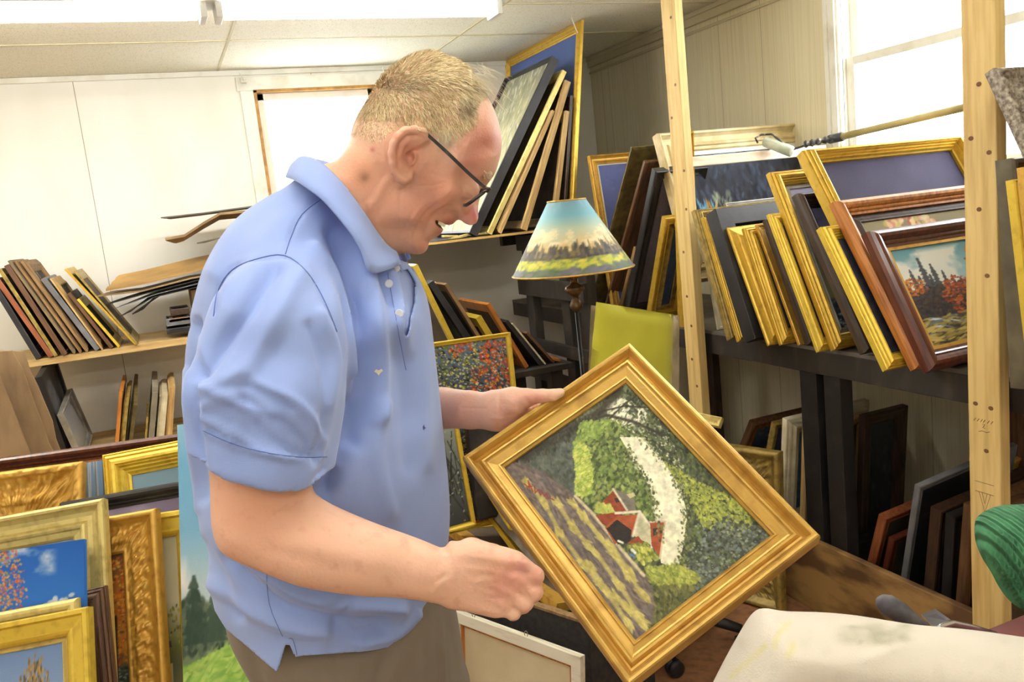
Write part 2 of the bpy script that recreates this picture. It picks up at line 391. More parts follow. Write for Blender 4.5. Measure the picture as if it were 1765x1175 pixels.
M_GLASS = bpy.data.materials.new('window_glass'); M_GLASS.use_nodes = True
nt = M_GLASS.node_tree; nt.nodes.clear(); o_ = nt.nodes.new('ShaderNodeOutputMaterial'); t_ = nt.nodes.new('ShaderNodeBsdfTransparent'); g_ = nt.nodes.new('ShaderNodeBsdfGlossy'); x_ = nt.nodes.new('ShaderNodeMixShader')
g_.inputs['Roughness'].default_value = .05; x_.inputs[0].default_value = .06; nt.links.new(t_.outputs[0], x_.inputs[1]); nt.links.new(g_.outputs[0], x_.inputs[2]); nt.links.new(x_.outputs[0], o_.inputs[0])
MB().box((bx0+.03, YB+.03, bz0+.03), (bx1-.03, YB+.034, bz1-.03)).build('window_pane', M_GLASS, win)
for i, xx in enumerate((bx0-.05, bx1+.05)):
    b = MB(); b.box((xx-.014, YB-.05, bz1+.04), (xx+.014, YB-.018, bz1+.066)); b.tube([(xx, YB-.05, bz1+.05), (xx-.02, YB-.075, bz1+.09)], .003, 6)
    b.build('curtain_bracket', M_TRIM, win)
# window in right wall: double hung
win = empty('window_2'); tag(win, 'tall white double hung window full of daylight', kind='structure')
f = MB(); cw = .085
f.box((XR-.02, ry1, rz0-.05), (XR, ry1+cw, rz1), bev=.003); f.box((XR-.02, ry0-cw, rz0-.05), (XR, ry0, rz1), bev=.003); f.box((XR-.022, ry0-cw-.02, rz1-.01), (XR, ry1+cw+.02, rz1+.02), bev=.003)
f.box((XR-.012, ry1+.012, rz0-.05), (XR-.028, ry1+.03, rz1)); f.box((XR-.012, ry1+.055, rz0-.05), (XR-.028, ry1+.075, rz1))
f.build('window_casing', M_TRIM, win)
f = MB(); f.box((XR-.06, ry0-.12, rz0-.035), (XR+.02, ry1+.12, rz0), bev=.004); f.box((XR-.02, ry0-.1, rz0-.1), (XR, ry1+.1, rz0-.036), bev=.003)
f.build('window_sill', M_TRIM, win)
zm = 2.0
for (nm, x0, z0, z1) in (('lower_sash', XR+.015, rz0, zm+.02), ('upper_sash', XR+.045, zm-.02, rz1)):
    f = MB()
    for (a, b, c, d) in ((ry0, ry0+.045, z0, z1), (ry1-.045, ry1, z0, z1), (ry0+.045, ry1-.045, z1-.036, z1), (ry0+.045, ry1-.045, z0, z0+(.05 if nm[0] == 'l' else .036))): f.box((x0, a, c), (x0+.028, b, d), bev=.003)
    s = f.build(nm, M_TRIM, win)
    MB().box((x0+.012, ry0+.04, z0+.03), (x0+.016, ry1-.04, z1-.03)).build('window_pane', M_GLASS, s)
MB().box((XR+.0, ry0-.01, rz0), (XR+.1, ry0+.002, rz1)).box((XR, ry1-.002, rz0), (XR+.1, ry1+.01, rz1)).build('window_jamb', M_TRIM, win)
# peeled strip beside the window
# world: bright overcast daylight
wd = bpy.data.worlds.new('World'); SC.world = wd; wd.use_nodes = True
bg = wd.node_tree.nodes['Background']; bg.inputs[0].default_value = (.93, .97, 1, 1); bg.inputs[1].default_value = 8.0
# fluorescent fixtures
M_TUBE = emis('fluorescent_glow', (1, .98, .93, 1), 26); M_TUBE2 = emis('fluorescent_glow_dim', (1, .98, .93, 1), 12)
M_HOUS = mat('fixture_enamel', rgb(226, 226, 220), .35)
def fixture(x0, x1, y, label, z=HC, tm=None):
    r = empty('fluorescent_light', label, 'ceiling light', M=Matrix.Translation((x0, y, z)))
    L = x1-x0
    b = MB(); b.prism([(0, -.11, 0), (0, .11, 0), (0, .075, -.05), (0, -.075, -.05)], (L, 0, 0)); b.build('light_housing', M_HOUS, r)
    n = max(1, round(L/1.22)); s = L/n
    for k in range(n):
        for yy in (-.035, .035):
            b = MB(); b.tube([(k*s+.05, yy, -.075), (k*s+s-.05, yy, -.075)], .019, 14); b.build('light_tube', tm or M_TUBE, r, True)
        for e in (k*s+.025, k*s+s-.03):
            b = MB(); b.box((e-.012, -.06, -.105), (e+.012, .06, -.045), bev=.002); b.build('tube_socket', M_HOUS, r)
fixture(-2.02, 1.49, 3.40, 'long white fluorescent strip light glowing under the ceiling above the shelves')
fixture(-1.9, 1.75, 0.9, 'white fluorescent strip light on the ceiling over the man', tm=M_TUBE2)
fixture(-1.9, 1.75, -1.0, 'white fluorescent strip light on the ceiling behind the viewpoint', tm=M_TUBE2)
# hooks, posts, rails, shelves
M_PINE = mat('pine_stud', rgb(226, 196, 128), .6, 0, rgb(200, 164, 96), 5, (9, 9, .7), 5, (.42, .7), bump=.1, bscale=20)
def knots(mb, pts, r=.006):
    for p, ax in pts:
        M = Matrix.Translation(p) @ (Matrix.Rotation(-math.pi/2, 4, 'Y') if ax == 'X' else Matrix.Rotation(math.pi/2, 4, 'X'))
        mb.add([(0, 0, .0008)]+[(r*math.cos(k*.785), 1.3*r*math.sin(k*.785), .0006) for k in range(8)], [(0, k+1, (k+1) % 8+1) for k in range(8)], M)
M_KNOT = mat('wood_knot', rgb(120, 78, 40), .6)
def post(x0, x1, y0, y1, label, kn):
    r = empty('wooden_post', label, 'post', M=Matrix.Translation((x0, y0, 0)))
    st = MB().box((0, 0, 0), (x1-x0, y1-y0, HC), bev=.003).build('post_stud', M_PINE, r)
    k = MB(); knots(k, kn); decal(st, k, M_KNOT); return st
rr = random.Random(3)
post(1.94, 1.978, 2.795, 2.885, 'tall pale pine post left of the crowded picture shelf', [((0, rr.uniform(.01, .08), z), 'X') for z in (.75, .86, 1.0, 1.12, 1.3, 1.47, 1.62, 1.83, 1.95, 2.2)])
pr = post(1.94, 1.978, 1.475, 1.568, 'wide pale pine post in front of the window at the right', [((0, y, z), 'X') for y, z in ((.025, .9), (.07, .905), (.04, .78), (.03, 1.25), (.05, 1.42), (.07, 1.6), (.045, 1.73), (.05, 1.95), (.02, 1.56))])
# pencil arrow and stamped marks on that post
k = MB()
def mark(mb, pts, r=.0007):
    mb.tube([(-.0003, y, z) for y, z in pts], r, 4)
for z in (.66, .688): mark(k, [(.02, z), (.075, z)])
mark(k, [(.03, .66), (.047, .605), (.064, .66), (.03, .66)]); mark(k, [(.04, .66), (.047, .63), (.055, .66)])
for y in (.02, .03, .042, .05, .06, .07): mark(k, [(y, .865), (y+.006, .857)], .001)
mark(k, [(.05, .852), (.043, .852), (.05, .842), (.043, .842)], .0009); mark(k, [(.03, .835), (.038, .831), (.052, .833), (.062, .829)], .0008)
decal(pr, k, mat('pencil', rgb(120, 92, 60), .8))
r = MB(); r.box((1.98, 2.845, 1.633), (2.70, 2.883, 1.672), bev=.003)
r.build('wooden_rail', mat('pine_rail', rgb(228, 208, 182), .6, 0, rgb(196, 164, 130), 7, (1, 9, 9), 5, (.5, .75)), label='pale pine rail running from the left post to the wall under the paint roller', cat='rail')
# right rack: painted dark beam and deck
M_DARKW = mat('dark_stained_timber', rgb(46, 42, 38), .55, 0, rgb(70, 62, 52), 7, (3, 3, 1), 6, (.5, .75), bump=.15, bscale=30)
rk = empty('storage_rack', 'black painted timber rack carrying the row of framed pictures', 'rack', M=Matrix.Translation((2.0, 1.0, 0)))
b = MB(); b.box((0, 0, .88), (.04, 3.85, .962), bev=.003); b.build('front_beam', M_DARKW, rk)
b = MB(); b.box((0, 0, .962), (.70, 3.85, .975)); b.build('shelf_deck', mat('grey_deck', rgb(120, 112, 100), .6, 0, rgb(84, 78, 70), 6, detail=5), rk)
b = MB(); b.box((.66, 0, .88), (.70, 3.85, .962)); b.build('back_beam', M_DARKW, rk)
for (x, y, wx, wy, m_) in ((.005, 1.21, .055, .08, BLACKD), (.005, 1.10, .055, .075, BLACKD), (.04, 1.92, .04, .09, DARKB), (.56, .86, .05, .09, WOODB), (.56, .63, .05, .09, WOODB), (.655, 2.7, .045, .09, DARKB), (.0, 2.9, .05, .09, DARKB)):
    MB().box((x, y, 0), (x+wx, y+wy, .88), bev=.003).build('rack_leg', m_, rk)
# left and centre wall shelves
M_SHELF = mat('raw_shelf_board', rgb(206, 176, 118), .65, 0, rgb(170, 134, 80), 5, (1, 9, 9), 5, (.42, .7), bump=.1)
b = MB(); b.box((-2.2, 4.4, 1.052), (.70, 4.95, 1.085), bev=.003)
b.build('wall_shelf', M_SHELF, label='raw pine shelf along the back wall under the leaning frames', cat='shelf')
b = MB(); b.box((-2.2, 3.55, .56), (.62, 4.95, .59), bev=.003)
b.build('wall_shelf', M_SHELF, label='lower pine shelf along the back wall behind the long dark frame', cat='shelf')
ts = empty('wall_shelf', 'high narrow shelf under the big gold frame, edged in ochre', 'shelf', M=Matrix.Translation((.80, 3.87, 1.41)))
b = MB(); b.box((0, 0.012, 0), (1.36, 1.08, .014)); b.build('shelf_board', BLACK, ts)
b = MB(); b.box((0, 0, 0.002), (1.36, .012, .013)); b.build('shelf_edging', mat('ochre_edge', rgb(208, 168, 96), .5), ts)
b = MB(); b.box((.9, .3, -.06), (1.36, .34, -.001)); b.build('shelf_bracket', M_DARKW, ts)
# dark slatted rack end below it
rk2 = empty('slatted_rack', 'dark slatted timber rack end standing behind the lamp', 'rack', M=Matrix.Translation((1.745, 3.38, 0)))
for (z0, z1, y1) in ((1.085, 1.175, .75), (.80, .86, .72), (.64, .70, .72), (.44, .5, .72), (1.32, 1.40, .72)):
    MB().box((0, 0, z0), (.022, y1, z1), bev=.002).build('rack_slat', M_DARKW, rk2)
for y in (0, .2, .62): MB().box((.0225, y, 0), (.07, y+.085, 1.40), bev=.003).build('rack_post', M_DARKW, rk2)
# ------------------------------------------------------------------ paintings (procedural rasters)
def art_sky(w, h, seed, top=(70, 120, 190), bot=(190, 215, 235), cl=(240, 240, 238), th=.5):
    a = Art(w, h, seed); a.grad([(0, top), (1, bot)]); return a.clouds(-.1, 1.1, cl, 3, th, .15)
def art_dark(w, h, seed, c0=(40, 40, 52), c1=(84, 80, 100)):
    a = Art(w, h, seed); a.grad([(0, c1), (1, c0)]); n = a.noise(4, 4, 5); a.mix((n-.45)*1.6, c1)
    a.dabs(200, [c0, c1, [min(255, x+26) for x in c1]], 5, 1.6, .3, alpha=.25); return a
def art_autumn(w, h, seed, bg=(64, 74, 92), n=1500):
    a = Art(w, h, seed); a.grad([(0, (110, 130, 150)), (.3, bg), (1, (40, 44, 40))])
    a.dabs(n//2, [(54, 58, 70), (40, 44, 48), (88, 96, 96), (120, 124, 70), (70, 84, 54)], 2.2, 1.1, .6, alpha=.8)
    cl = a.noise(5, 5, 3)
    pr = lambda cc, k: (lambda u, v: float(np.clip((cl[int(v*(h-1)), int(u*(w-1))]-cc)*k, 0, 1)))
    a.dabs(n, [(214, 84, 40), (226, 120, 44), (196, 56, 40), (232, 148, 50)], 1.5, .9, .7, where=pr(.47, 9), alpha=.9)
    a.dabs(n//2, [(214, 190, 60), (170, 170, 64), (228, 214, 110), (130, 140, 60)], 1.4, .8, .4, where=lambda u, v: 1-pr(.45, 9)(u, v), alpha=.9)
    a.dabs(n//8, [(226, 232, 226), (190, 206, 206), (150, 196, 196)], 1.5, .7, .3, alpha=.85); return a
# ------------------------------------------------------------------ rows of leaning frames
ROWS = []
def row_frame(name, label, group, bot, top, z, depth, w, T, prof, m, X=None, axis=(1, 0, 0), face=1, plane=None, art=None, cat='picture frame', tilt=0, back_line=False, zcap=None, **kw):
    """side edge from picture point bot (standing at height z) to top; the frame runs back along axis.
    face=1: the painted side looks the way local -y does, face=-1: reversed run so that it looks the other way"""
    if plane is None: pb = at(*bot, 'Z', z); plane = ('X', pb[0])
    else: pb = at(*bot, *plane); pb[2] = z
    pt = at(*top, *plane); Z = pt-pb; H = float(np.linalg.norm(Z)); X_ = np.array(axis, float)
    if zcap and pt[2] > zcap: H *= (zcap-pb[2])/(pt[2]-pb[2])
    if tilt: X_ = unit(X_+np.array([0, 0, tilt]))
    if face < 0: M = basis(pb+X_*depth, -X_, Z)
    else: M = basis(pb, X_, Z)
    # lift so the rear lower corner touches the shelf instead of cutting into it
    ROWS.append(dict(name=name, label=label, cat=cat, M=M, depth=depth, H=H, w=w, T=T, prof=prof, m=m, art=art, group=group, kw=kw, ax=np.array(axis, float), T0=T, back=back_line))
def side_quad(r):
    M = r['M']; o = np.array([M[i][3] for i in range(3)]); Y = np.array([M[i][1] for i in range(3)]); Z = np.array([M[i][2] for i in range(3)]); k = [1, 2] if abs(r['ax'][0]) > .5 else [0, 2]
    o = o-Y*(0 if not r['back'] else r['T0']*.15); return [(o+a*Z*r['H']-b*Y*r['T'])[k] for a, b in ((0, 0), (1, 0), (1, 1), (0, 1))]
def quads_meet(A, B):
    for P, Q in ((A, B), (B, A)):
        for i in range(4):
            e = P[(i+1) % 4]-P[i]; n = np.array([e[1], -e[0]]); a = [p @ n for p in P]; b = [q @ n for q in Q]
            if max(a) <= min(b)+1e-5 or max(b) <= min(a)+1e-5: return False
    return True
def flush_rows():
    """thin frames that would run into a neighbour of the same row, then build them"""
    for _ in range(14):
        hit = False
        for i, a in enumerate(ROWS):
            for b in ROWS[i+1:]:
                if a['group'] == b['group'] and quads_meet(side_quad(a), side_quad(b)):
                    for r in (a, b):
                        if r['T'] > r['T0']*.6: r['T'] *= .93; hit = True
        if not hit: break
    for r in ROWS:
        M = r['M']; Y = np.array([M[i][1] for i in range(3)]); low = min(0, -Y[2]*r['T']); sh = Y*(-(r['T0']*.15) if r['back'] else 0)+np.array([M[i][2] for i in range(3)])*(-low)/max(.2, M[2][2])
        for i in range(3): M[i][3] += sh[i]
        framed(r['name'], r['label'], r['cat'], M, r['depth'], r['H'], r['w'], r['T'], r['prof'], r['m'], r['art'], r['group'], **r['kw'])
    ROWS.clear()
ZS = .976
A2 = lambda x, y: (1180+.3659*x, 230+.3659*y)
def R(label, bot, top, depth, w, T, prof, m, art=None, name='picture_frame', z=ZS, **kw):
    return row_frame(name, label, 'framed pictures leaning in a row on the black rack', A2(*bot), A2(*top), z, depth, w*.9, T, prof, m, art=art, back_line=True, **kw)
# large landscape in the front mahogany frame
def art_river():
    a = Art(170, 170, 5); a.grad([(0, (98, 150, 164)), (.35, (168, 196, 200)), (.6, (120, 120, 110)), (1, (60, 56, 50))])
    a.clouds(.02, .5, (226, 226, 214), 3, .42, .12)
    for k_, (x, y0, y1, wd) in enumerate(((.10, .22, .8, .07), (.20, .12, .8, .09), (.28, .2, .75, .08), (.35, .28, .7, .06), (.41, .34, .7, .05), (.47, .38, .7, .05), (.03, .34, .8, .08), (.15, .3, .8, .07), (.24, .3, .8, .08))): a.fir(x, y0, y1, wd, (58, 58, 62), k_*.3)
    a.poly([(0, .5), (.25, .44), (.5, .55), (.62, .62), (.66, .8), (0, .86)], (58, 50, 48)); a.dabs(700, [(66, 60, 60), (50, 46, 50), (84, 66, 54)], 1.4, 1.8, x=(0, .55), y=(.42, .8), alpha=.6)
    a.blob(420, [(176, 84, 40), (200, 104, 44), (150, 66, 36), (120, 60, 40)], 1.4, 1.1, .42, .55, .13, .17)
    a.blob(130, [(196, 112, 44), (216, 134, 50), (150, 80, 44)], 1.3, 1, .07, .40, .10, .08)
    a.blob(900, [(206, 130, 44), (222, 150, 52), (184, 108, 38), (160, 96, 40)], 1.5, 1.1, .78, .33, .17, .33)
    a.poly([(.0, .8), (.3, .76), (.6, .72), (1, .7), (1, 1), (0, 1)], (60, 54, 50))
    a.dabs(350, [(150, 134, 62), (172, 154, 80), (110, 96, 56), (70, 62, 54)], 4.5, 1.3, -.12, x=(0, 1), y=(.72, 1))
    a.dabs(160, [(196, 210, 214), (120, 136, 146), (90, 100, 112)], 5, .8, .1, where=lambda u, v: np.clip(1.3-abs(v-.86+.12*math.sin(u*6))/.06, 0, 1), y=(.7, 1))
    a.dabs(60, [(190, 168, 92)], 7, 1.2, -.2, y=(.76, 1)); return a
def art_flowers():
    a = Art(130, 100, 8); a.grad([(0, (142, 132, 100)), (1, (110, 104, 84))]); a.mix((a.noise(3)-.4)*1.2, (168, 156, 118))
    a.blob(260, [(214, 140, 120), (196, 96, 84), (232, 206, 150), (226, 184, 150), (204, 184, 110), (236, 224, 190)], 2.2, 1.7, .40, .13, .22, .13)
    a.dabs(120, [(84, 96, 60), (120, 124, 76)], 3, 1, .6, where=lambda u, v: np.clip(1.3-math.hypot((u-.5)/.4, (v-.6)/.25), 0, 1)); return a
def art_purple():
    a = Art(140, 100, 9); a.grad([(0, (66, 62, 88)), (1, (46, 42, 62))]); a.mix((a.noise(3)-.45)*1.5, (88, 82, 116))
    a.dabs(150, [(150, 130, 168), (132, 116, 156)], 4, 2, where=lambda u, v: np.clip(1.2-math.hypot((u-.58)/.14, (v-.45)/.3), 0, 1), alpha=.35); return a
def art_lilac():
    a = Art(60, 110, 10); a.grad([(0, (172, 170, 208)), (.25, (150, 144, 170)), (.5, (140, 132, 100)), (.78, (150, 146, 96)), (.8, (60, 70, 84)), (1, (40, 50, 64))])
    a.dabs(60, [(200, 210, 214), (90, 104, 120)], 8, 1.2, y=(.8, 1)); a.mix((a.noise(3)-.5), (178, 168, 120)); return a
def art_cloudblue():
    a = Art(90, 60, 12); a.grad([(0, (88, 176, 206)), (.7, (150, 206, 224))]); a.clouds(.0, 1, (240, 246, 246), 3, .44, .12); return a
R('mahogany frame with an autumn river and fir trees, front of the rack row', (1115, 1135), (822, 487), .60, .062, .05, P_ROUND, MAHOG, art_river(), liner=(.012, GOLD_WARM, P_FLAT, 'thin gold inner lip'))
R('orange wood frame around a still life of pink flowers, second from the front', (1055, 1125), (672, 345), .60, .055, .05, P_ROUND, WOODO, art_flowers(), liner=(.03, DARKB, P_REV, 'dark inner liner'))
R('largest gold frame on the rack with a deep purple painting', (985, 1075), (520, 115), .70, .052, .06, P_RIDGE, GOLD, art_purple())
R('bright gold frame lower than the purple painting, pressed against its left edge', (925, 1127), (613, 462), .52, .05, .045, P_RIDGE, GOLD_BRIGHT, art_dark(30, 30, 3))
R('dark brown frame with a black inner rim behind the purple painting', (820, 1047), (498, 306), .50, .045, .04, P_ROUND, DARKB, art_dark(50, 60, 4, (44, 44, 80), (104, 108, 150)), liner=(.02, BLACKD, P_RIDGE, 'black inner rim'))
R('tall gold frame with a silver top rail and a lilac sky above dark sea', (680, 1030), (375, 202), .40, .055, .06, P_RIDGE, GOLD, art_lilac(), liner=(.02, SILVER, P_REV, 'silver bead liner'))
R('short bright gold frame leaning between two dark frames', (615, 1035), (380, 390), .40, .05, .035, P_RIDGE, GOLD_BRIGHT, art_dark(30, 30, 5))
R('dark brown frame with a rough top, next to the short bright gold one', (565, 1000), (362, 416), .40, .04, .03, P_ROUND, DARKB, art_dark(30, 30, 6))
R('narrow orange gilt frame behind the rough dark brown one', (530, 1000), (327, 436), .40, .035, .022, P_SIMPLE, GOLD_WARM, art_dark(30, 30, 7))
R('gold frame showing red autumn leaves behind a black lace liner', (440, 1002), (262, 455), .40, .06, .045, P_RIDGE, GOLD, art_autumn(60, 110, 31, n=700), liner=(.022, BLACKD, P_RIDGE, 'black lace liner'))
R('gold frame with a pale silvery mitred top rail', (385, 1004), (190, 452), .38, .06, .035, P_REV, GOLD, art_dark(30, 30, 8))
R('wide charcoal frame standing second from the left post', (275, 992), (92, 392), .40, .075, .07, P_FLAT, BLACK, art_dark(30, 30, 9))
R('thin gilt frame right beside the wide charcoal frame', (243, 985), (72, 402), .40, .04, .025, P_RIDGE, GOLD, art_dark(30, 30, 10))
R('ridged gold frame with a white top edge touching the left post', (195, 978), (27, 372), .40, .045, .04, P_RIDGE, GOLD_OLD, art_dark(30, 30, 11))
R('thin silver frame with white clouds in a turquoise sky behind the charcoal frame', (330, 900), (178, 335), .42, .022, .03, P_SIMPLE, SILVER, art_cloudblue())
R('cream frame standing low behind the left post, seen edge on', (150, 925), (85, 560), .35, .04, .02, P_SIMPLE, CREAM, art_dark(20, 20, 13))
# big pale frame leaning at the back of the rack
def art_night():
    a = Art(130, 90, 14); a.grad([(0, (120, 146, 168)), (.12, (60, 64, 78)), (.5, (46, 46, 56)), (1, (40, 40, 50))])
    a.dabs(500, [(60, 66, 84), (36, 36, 44), (80, 92, 116), (52, 54, 60)], 1.6, 4, alpha=.5)
    a.dabs(60, [(196, 150, 70), (100, 160, 200), (120, 180, 210)], .8, 6, 0, x=(0, .22), y=(.45, 1)); a.dabs(60, [(170, 180, 150)], 1, 3, x=(.2, .35), y=(.4, .9), alpha=.4); return a
pA = at(1388, 216, 'Y', 3.15); pB = at(1388, 216, 'Y', 3.15).copy(); H_ = pA[2]-1.2
Zd = unit(np.array([0, .30, .95]))
Mw = basis(pA-np.array([.84, 0, 0])-Zd*.66, (1, 0, 0), Zd)
framed('picture_frame', 'large pale cream frame with a night scene behind the paint roller', 'picture frame', Mw, .84, .66, .085, .05, P_SCOOP, mat('cream_gilt', rgb(222, 204, 160), .5, .1, rgb(190, 168, 116), 12), art_night(), 'pale frames at the back of the rack', liner=(.02, WHITE, P_FLAT, 'white slip'))
# frames past the left post, tops towards the camera
A3 = lambda x, y: (1000+.3575*x, 200+.3575*y)
def Mf(label, bot, top, depth, w, T, prof, m, art=None, **kw):
    return row_frame('picture_frame', label, 'framed pictures on the rack between lamp and left post', A3(*bot), A3(*top), ZS, depth, w, T, prof, m, art=art, plane=('X', 1.97), **kw)
Mf('wide ridged gold frame seen edge on just left of the pine post', (470, 1000), (446, 76), .07, .03, .062, P_RIDGE, GOLD, art_dark(20, 20, 15))
Mf('small gold frame leaning against the wide edge-on gold frame', (305, 915), (392, 495), .18, .04, .03, P_SIMPLE, GOLD, art_dark(40, 60, 16, (50, 60, 84), (90, 104, 130)), liner=(.03, GOLD_OLD, P_REV, 'gold inner step'))
Mf('charcoal frame with a grey lilac painting left of the post', (195, 905), (342, 272), .27, .06, .05, P_SCOOP, BLACK, art_dark(50, 80, 17, (86, 82, 92), (128, 118, 132)))
Mf('brown timber frame leaning behind the charcoal one', (90, 800), (302, 225), .30, .085, .03, P_SIMPLE, WOODB, art_dark(40, 60, 18, (30, 26, 24), (60, 48, 40)))
Mf('dark olive frame with a bright gilt outer edge by the lamp', (20, 760), (240, 167), .32, .10, .05, P_REV, OLIVE, art_dark(40, 60, 19, (40, 36, 34), (70, 60, 50)))
Mf('gold frame around a plain blue painting beside the lamp shade', (150, 900), (32, 195), .42, .045, .045, P_SCOOP, GOLD_WARM, art_dark(60, 100, 20, (84, 92, 146), (104, 112, 166)), liner=(.008, WHITE, P_FLAT, 'pale slip'))
Mf('low light wood frame under the charcoal one, left of the post', (165, 905), (255, 640), .2, .05, .03, P_SIMPLE, WOODM, art_dark(20, 20, 21))
# top shelf row
A4 = lambda x, y: (740+.3745*x, .3745*y)
TZ = 1.425
def T_(label, bot, top, depth, w, T, prof, m, art=None, name='picture_frame', **kw):
    return row_frame(name, label, 'frames leaning on the high shelf', A4(*bot), A4(*top), TZ, depth, w, T, prof, m, art=art, plane=('Y', 3.885), axis=(0, 1, 0), face=-1, **kw)
def art_greyfield():
    a = Art(90, 90, 22); a.grad([(0, (128, 128, 110)), (.3, (164, 162, 130)), (1, (196, 192, 150))])
    a.dabs(900, [(206, 204, 176), (150, 150, 120), (120, 122, 104), (226, 224, 200), (170, 160, 96)], 4, .8, .9, alpha=.6); return a
def art_bluewash():
    a = Art(70, 70, 23); a.grad([(0, (84, 104, 160)), (.45, (110, 126, 176)), (.8, (74, 84, 120)), (1, (50, 56, 80))]); a.clouds(.3, .7, (170, 172, 196), 3, .5, .2); return a
T_('big gold frame with a blue painting reaching the ceiling', (668, 1030), (712, 92), .98, .055, .028, P_RIDGE, GOLD, art_bluewash())
r_ = T_('thick grey field canvas with charcoal painted sides on the high shelf', (215, 1046), (598, 278), .62, .012, .045, P_FLAT, BLACK, art_greyfield(), name='stretched_painting', cm=CANVAS_MATT)
T_('long gold frame leaning directly behind the grey canvas', (283, 1042), (632, 332), .55, .045, .036, P_SIMPLE, GOLD_PALE)
T_('double stepped light wood frame, third along the high shelf', (330, 1062), (578, 512), .46, .045, .04, P_RIDGE, WOODL)
T_('light wood frame with a chipped foot on the high shelf', (445, 1020), (652, 378), .5, .05, .036, P_SIMPLE, WOODL)
T_('short upright light wood frame on the high shelf', (575, 960), (645, 512), .42, .05, .028, P_SIMPLE, WOODL)
T_('narrow dark frame against the big gold one on the high shelf', (622, 980), (662, 440), .5, .04, .016, P_SIMPLE, DARKB)
# left shelf row
A1 = lambda x, y: (.3404*x, 400+.3404*y)
LZ = 1.0855
def L_(label, bot, top, depth, w, T, prof, m, art=None, name='picture_frame', z=LZ, Yp=4.39, **kw):
    return row_frame(name, label, 'old frames leaning on the left wall shelf', A1(*bot), A1(*top), z, depth, w, T, prof, m, art=art, plane=('Y', Yp), axis=(0, 1, 0), **kw)
def art_window():
    a = Art(60, 60, 24); a.grad([(0, (58, 54, 50)), (1, (36, 34, 34))]); a.line([(.5, 0), (.5, 1)], .02, (170, 160, 140)); a.line([(0, .4), (1, .4)], .015, (170, 160, 140)); a.dabs(80, [(120, 120, 120), (80, 78, 76)], 5, 2, alpha=.4); return a
L_('black frame leaning lowest at the picture edge of the left shelf', (180, 632), (-60, 250), .42, .05, .03, P_SIMPLE, BLACK)
L_('brick red frame leaning near the start of the left shelf', (250, 645), (-30, 240), .42, .04, .03, P_SIMPLE, WOODR)
L_('thin gilt and black frame behind the brick red one', (275, 625), (-12, 190), .42, .03, .018, P_SIMPLE, GOLD_OLD)
L_('dark brown wooden frame, fourth on the left shelf', (318, 628), (20, 172), .42, .045, .03, P_SIMPLE, WOODB)
L_('ribbed grey brown frame with a window painting', (372, 615), (38, 147), .42, .05, .036, P_RIDGE, mat('grey_brown_wood', rgb(132, 112, 80), .6, 0, rgb(100, 84, 58), 6, (14, 14, 1.2), 5, (.4, .68)))
L_('ribbed light brown frame touching the window painting', (405, 615), (70, 148), .40, .055, .026, P_RIDGE, WOODM)
L_('tall light brown frame with dark panes inside its corner', (437, 615), (102, 150), .46, .06, .026, P_RIDGE, WOODM, art_window())
L_('blue grey painted frame among the brown ones', (486, 616), (205, 240), .42, .05, .042, P_SIMPLE, GREYP)
L_('honey coloured frame just right of the blue grey one', (517, 606), (250, 236), .40, .05, .034, P_REV, WOODL, art_window())
L_('dark brown frame lower than the honey coloured one', (560, 597), (340, 312), .36, .045, .03, P_SIMPLE, WOODB)
L_('small yellow gilt frame near the end of the left shelf', (600, 592), (388, 342), .34, .05, .022, P_SIMPLE, GOLD_BRIGHT, art_dark(20, 20, 25))
L_('long gold frame leaning last on the left shelf', (683, 567), (325, 190), .40, .04, .02, P_SIMPLE, GOLD, art_dark(20, 20, 26))
L_('dark gold frame lying closely behind the last long gold one', (690, 555), (372, 200), .40, .05, .016, P_SIMPLE, GOLD_OLD)
# below the left shelf
def B_(label, bot, top, depth, w, T, prof, m, art=None, name='picture_frame', z=.59, Yp=4.19, **kw):
    return row_frame(name, label, 'frames and boards under the left wall shelf', A1(*bot), A1(*top), z, depth, w, T, prof, m, art=art, plane=('Y', Yp), axis=(0, 1, 0), **kw)
def art_grey(w, h, s, a0=(150, 146, 140), a1=(92, 90, 92)):
    a = Art(w, h, s); a.grad([(0, a1), (1, a0)]); a.mix((a.noise(3)-.5)*1.2, (190, 188, 180)); return a
B_('black framed dark glass picture leaning under the left shelf', (330, 1190), (178, 735), .60, .045, .05, P_FLAT, BLACKD, art_grey(50, 60, 27, (120, 118, 116), (66, 64, 66)), tilt=.05)
B_('silver black frame around a pale canvas under the left shelf', (400, 1150), (290, 922), .52, .028, .03, P_SIMPLE, SILVER, art_grey(50, 60, 28, (176, 172, 162), (150, 148, 150)), tilt=.06)
B_('small raw wood frame squeezed beside the brown boards', (270, 1150), (195, 920), .30, .04, .05, P_RIDGE, WOODM)
# frames leaning to the right under the left shelf: near edge and receding top
def G_(label, bot, top, depth, w, T, prof, m, tilt=0, **kw):
    return row_frame('picture_frame', label, 'frames standing on edge under the shelf behind the man', A1(*bot), A1(*top), .59, depth, w, T, prof, m, plane=('Y', 4.19), axis=(0, 1, 0), face=-1, tilt=tilt, **kw)
G_('gold brown frame standing first in the group near the man', (600, 1180), (622, 805), .52, .035, .022, P_SIMPLE, WOODO)
G_('yellow wood frame with a black inner edge, second near the man', (630, 1180), (655, 835), .52, .04, .04, P_RIDGE, GOLD_OLD)
G_('dark frame with an ochre near edge under the shelf', (668, 1180), (695, 872), .66, .04, .026, P_SIMPLE, OLIVE, tilt=.08)
G_('short gold frame between dark boards near the man', (748, 1180), (752, 935), .4, .03, .018, P_SIMPLE, GOLD_OLD)
G_('grey white board frame under the shelf near the man', (785, 1180), (800, 812), .60, .04, .045, P_SIMPLE, KRAFTG, tilt=.03)
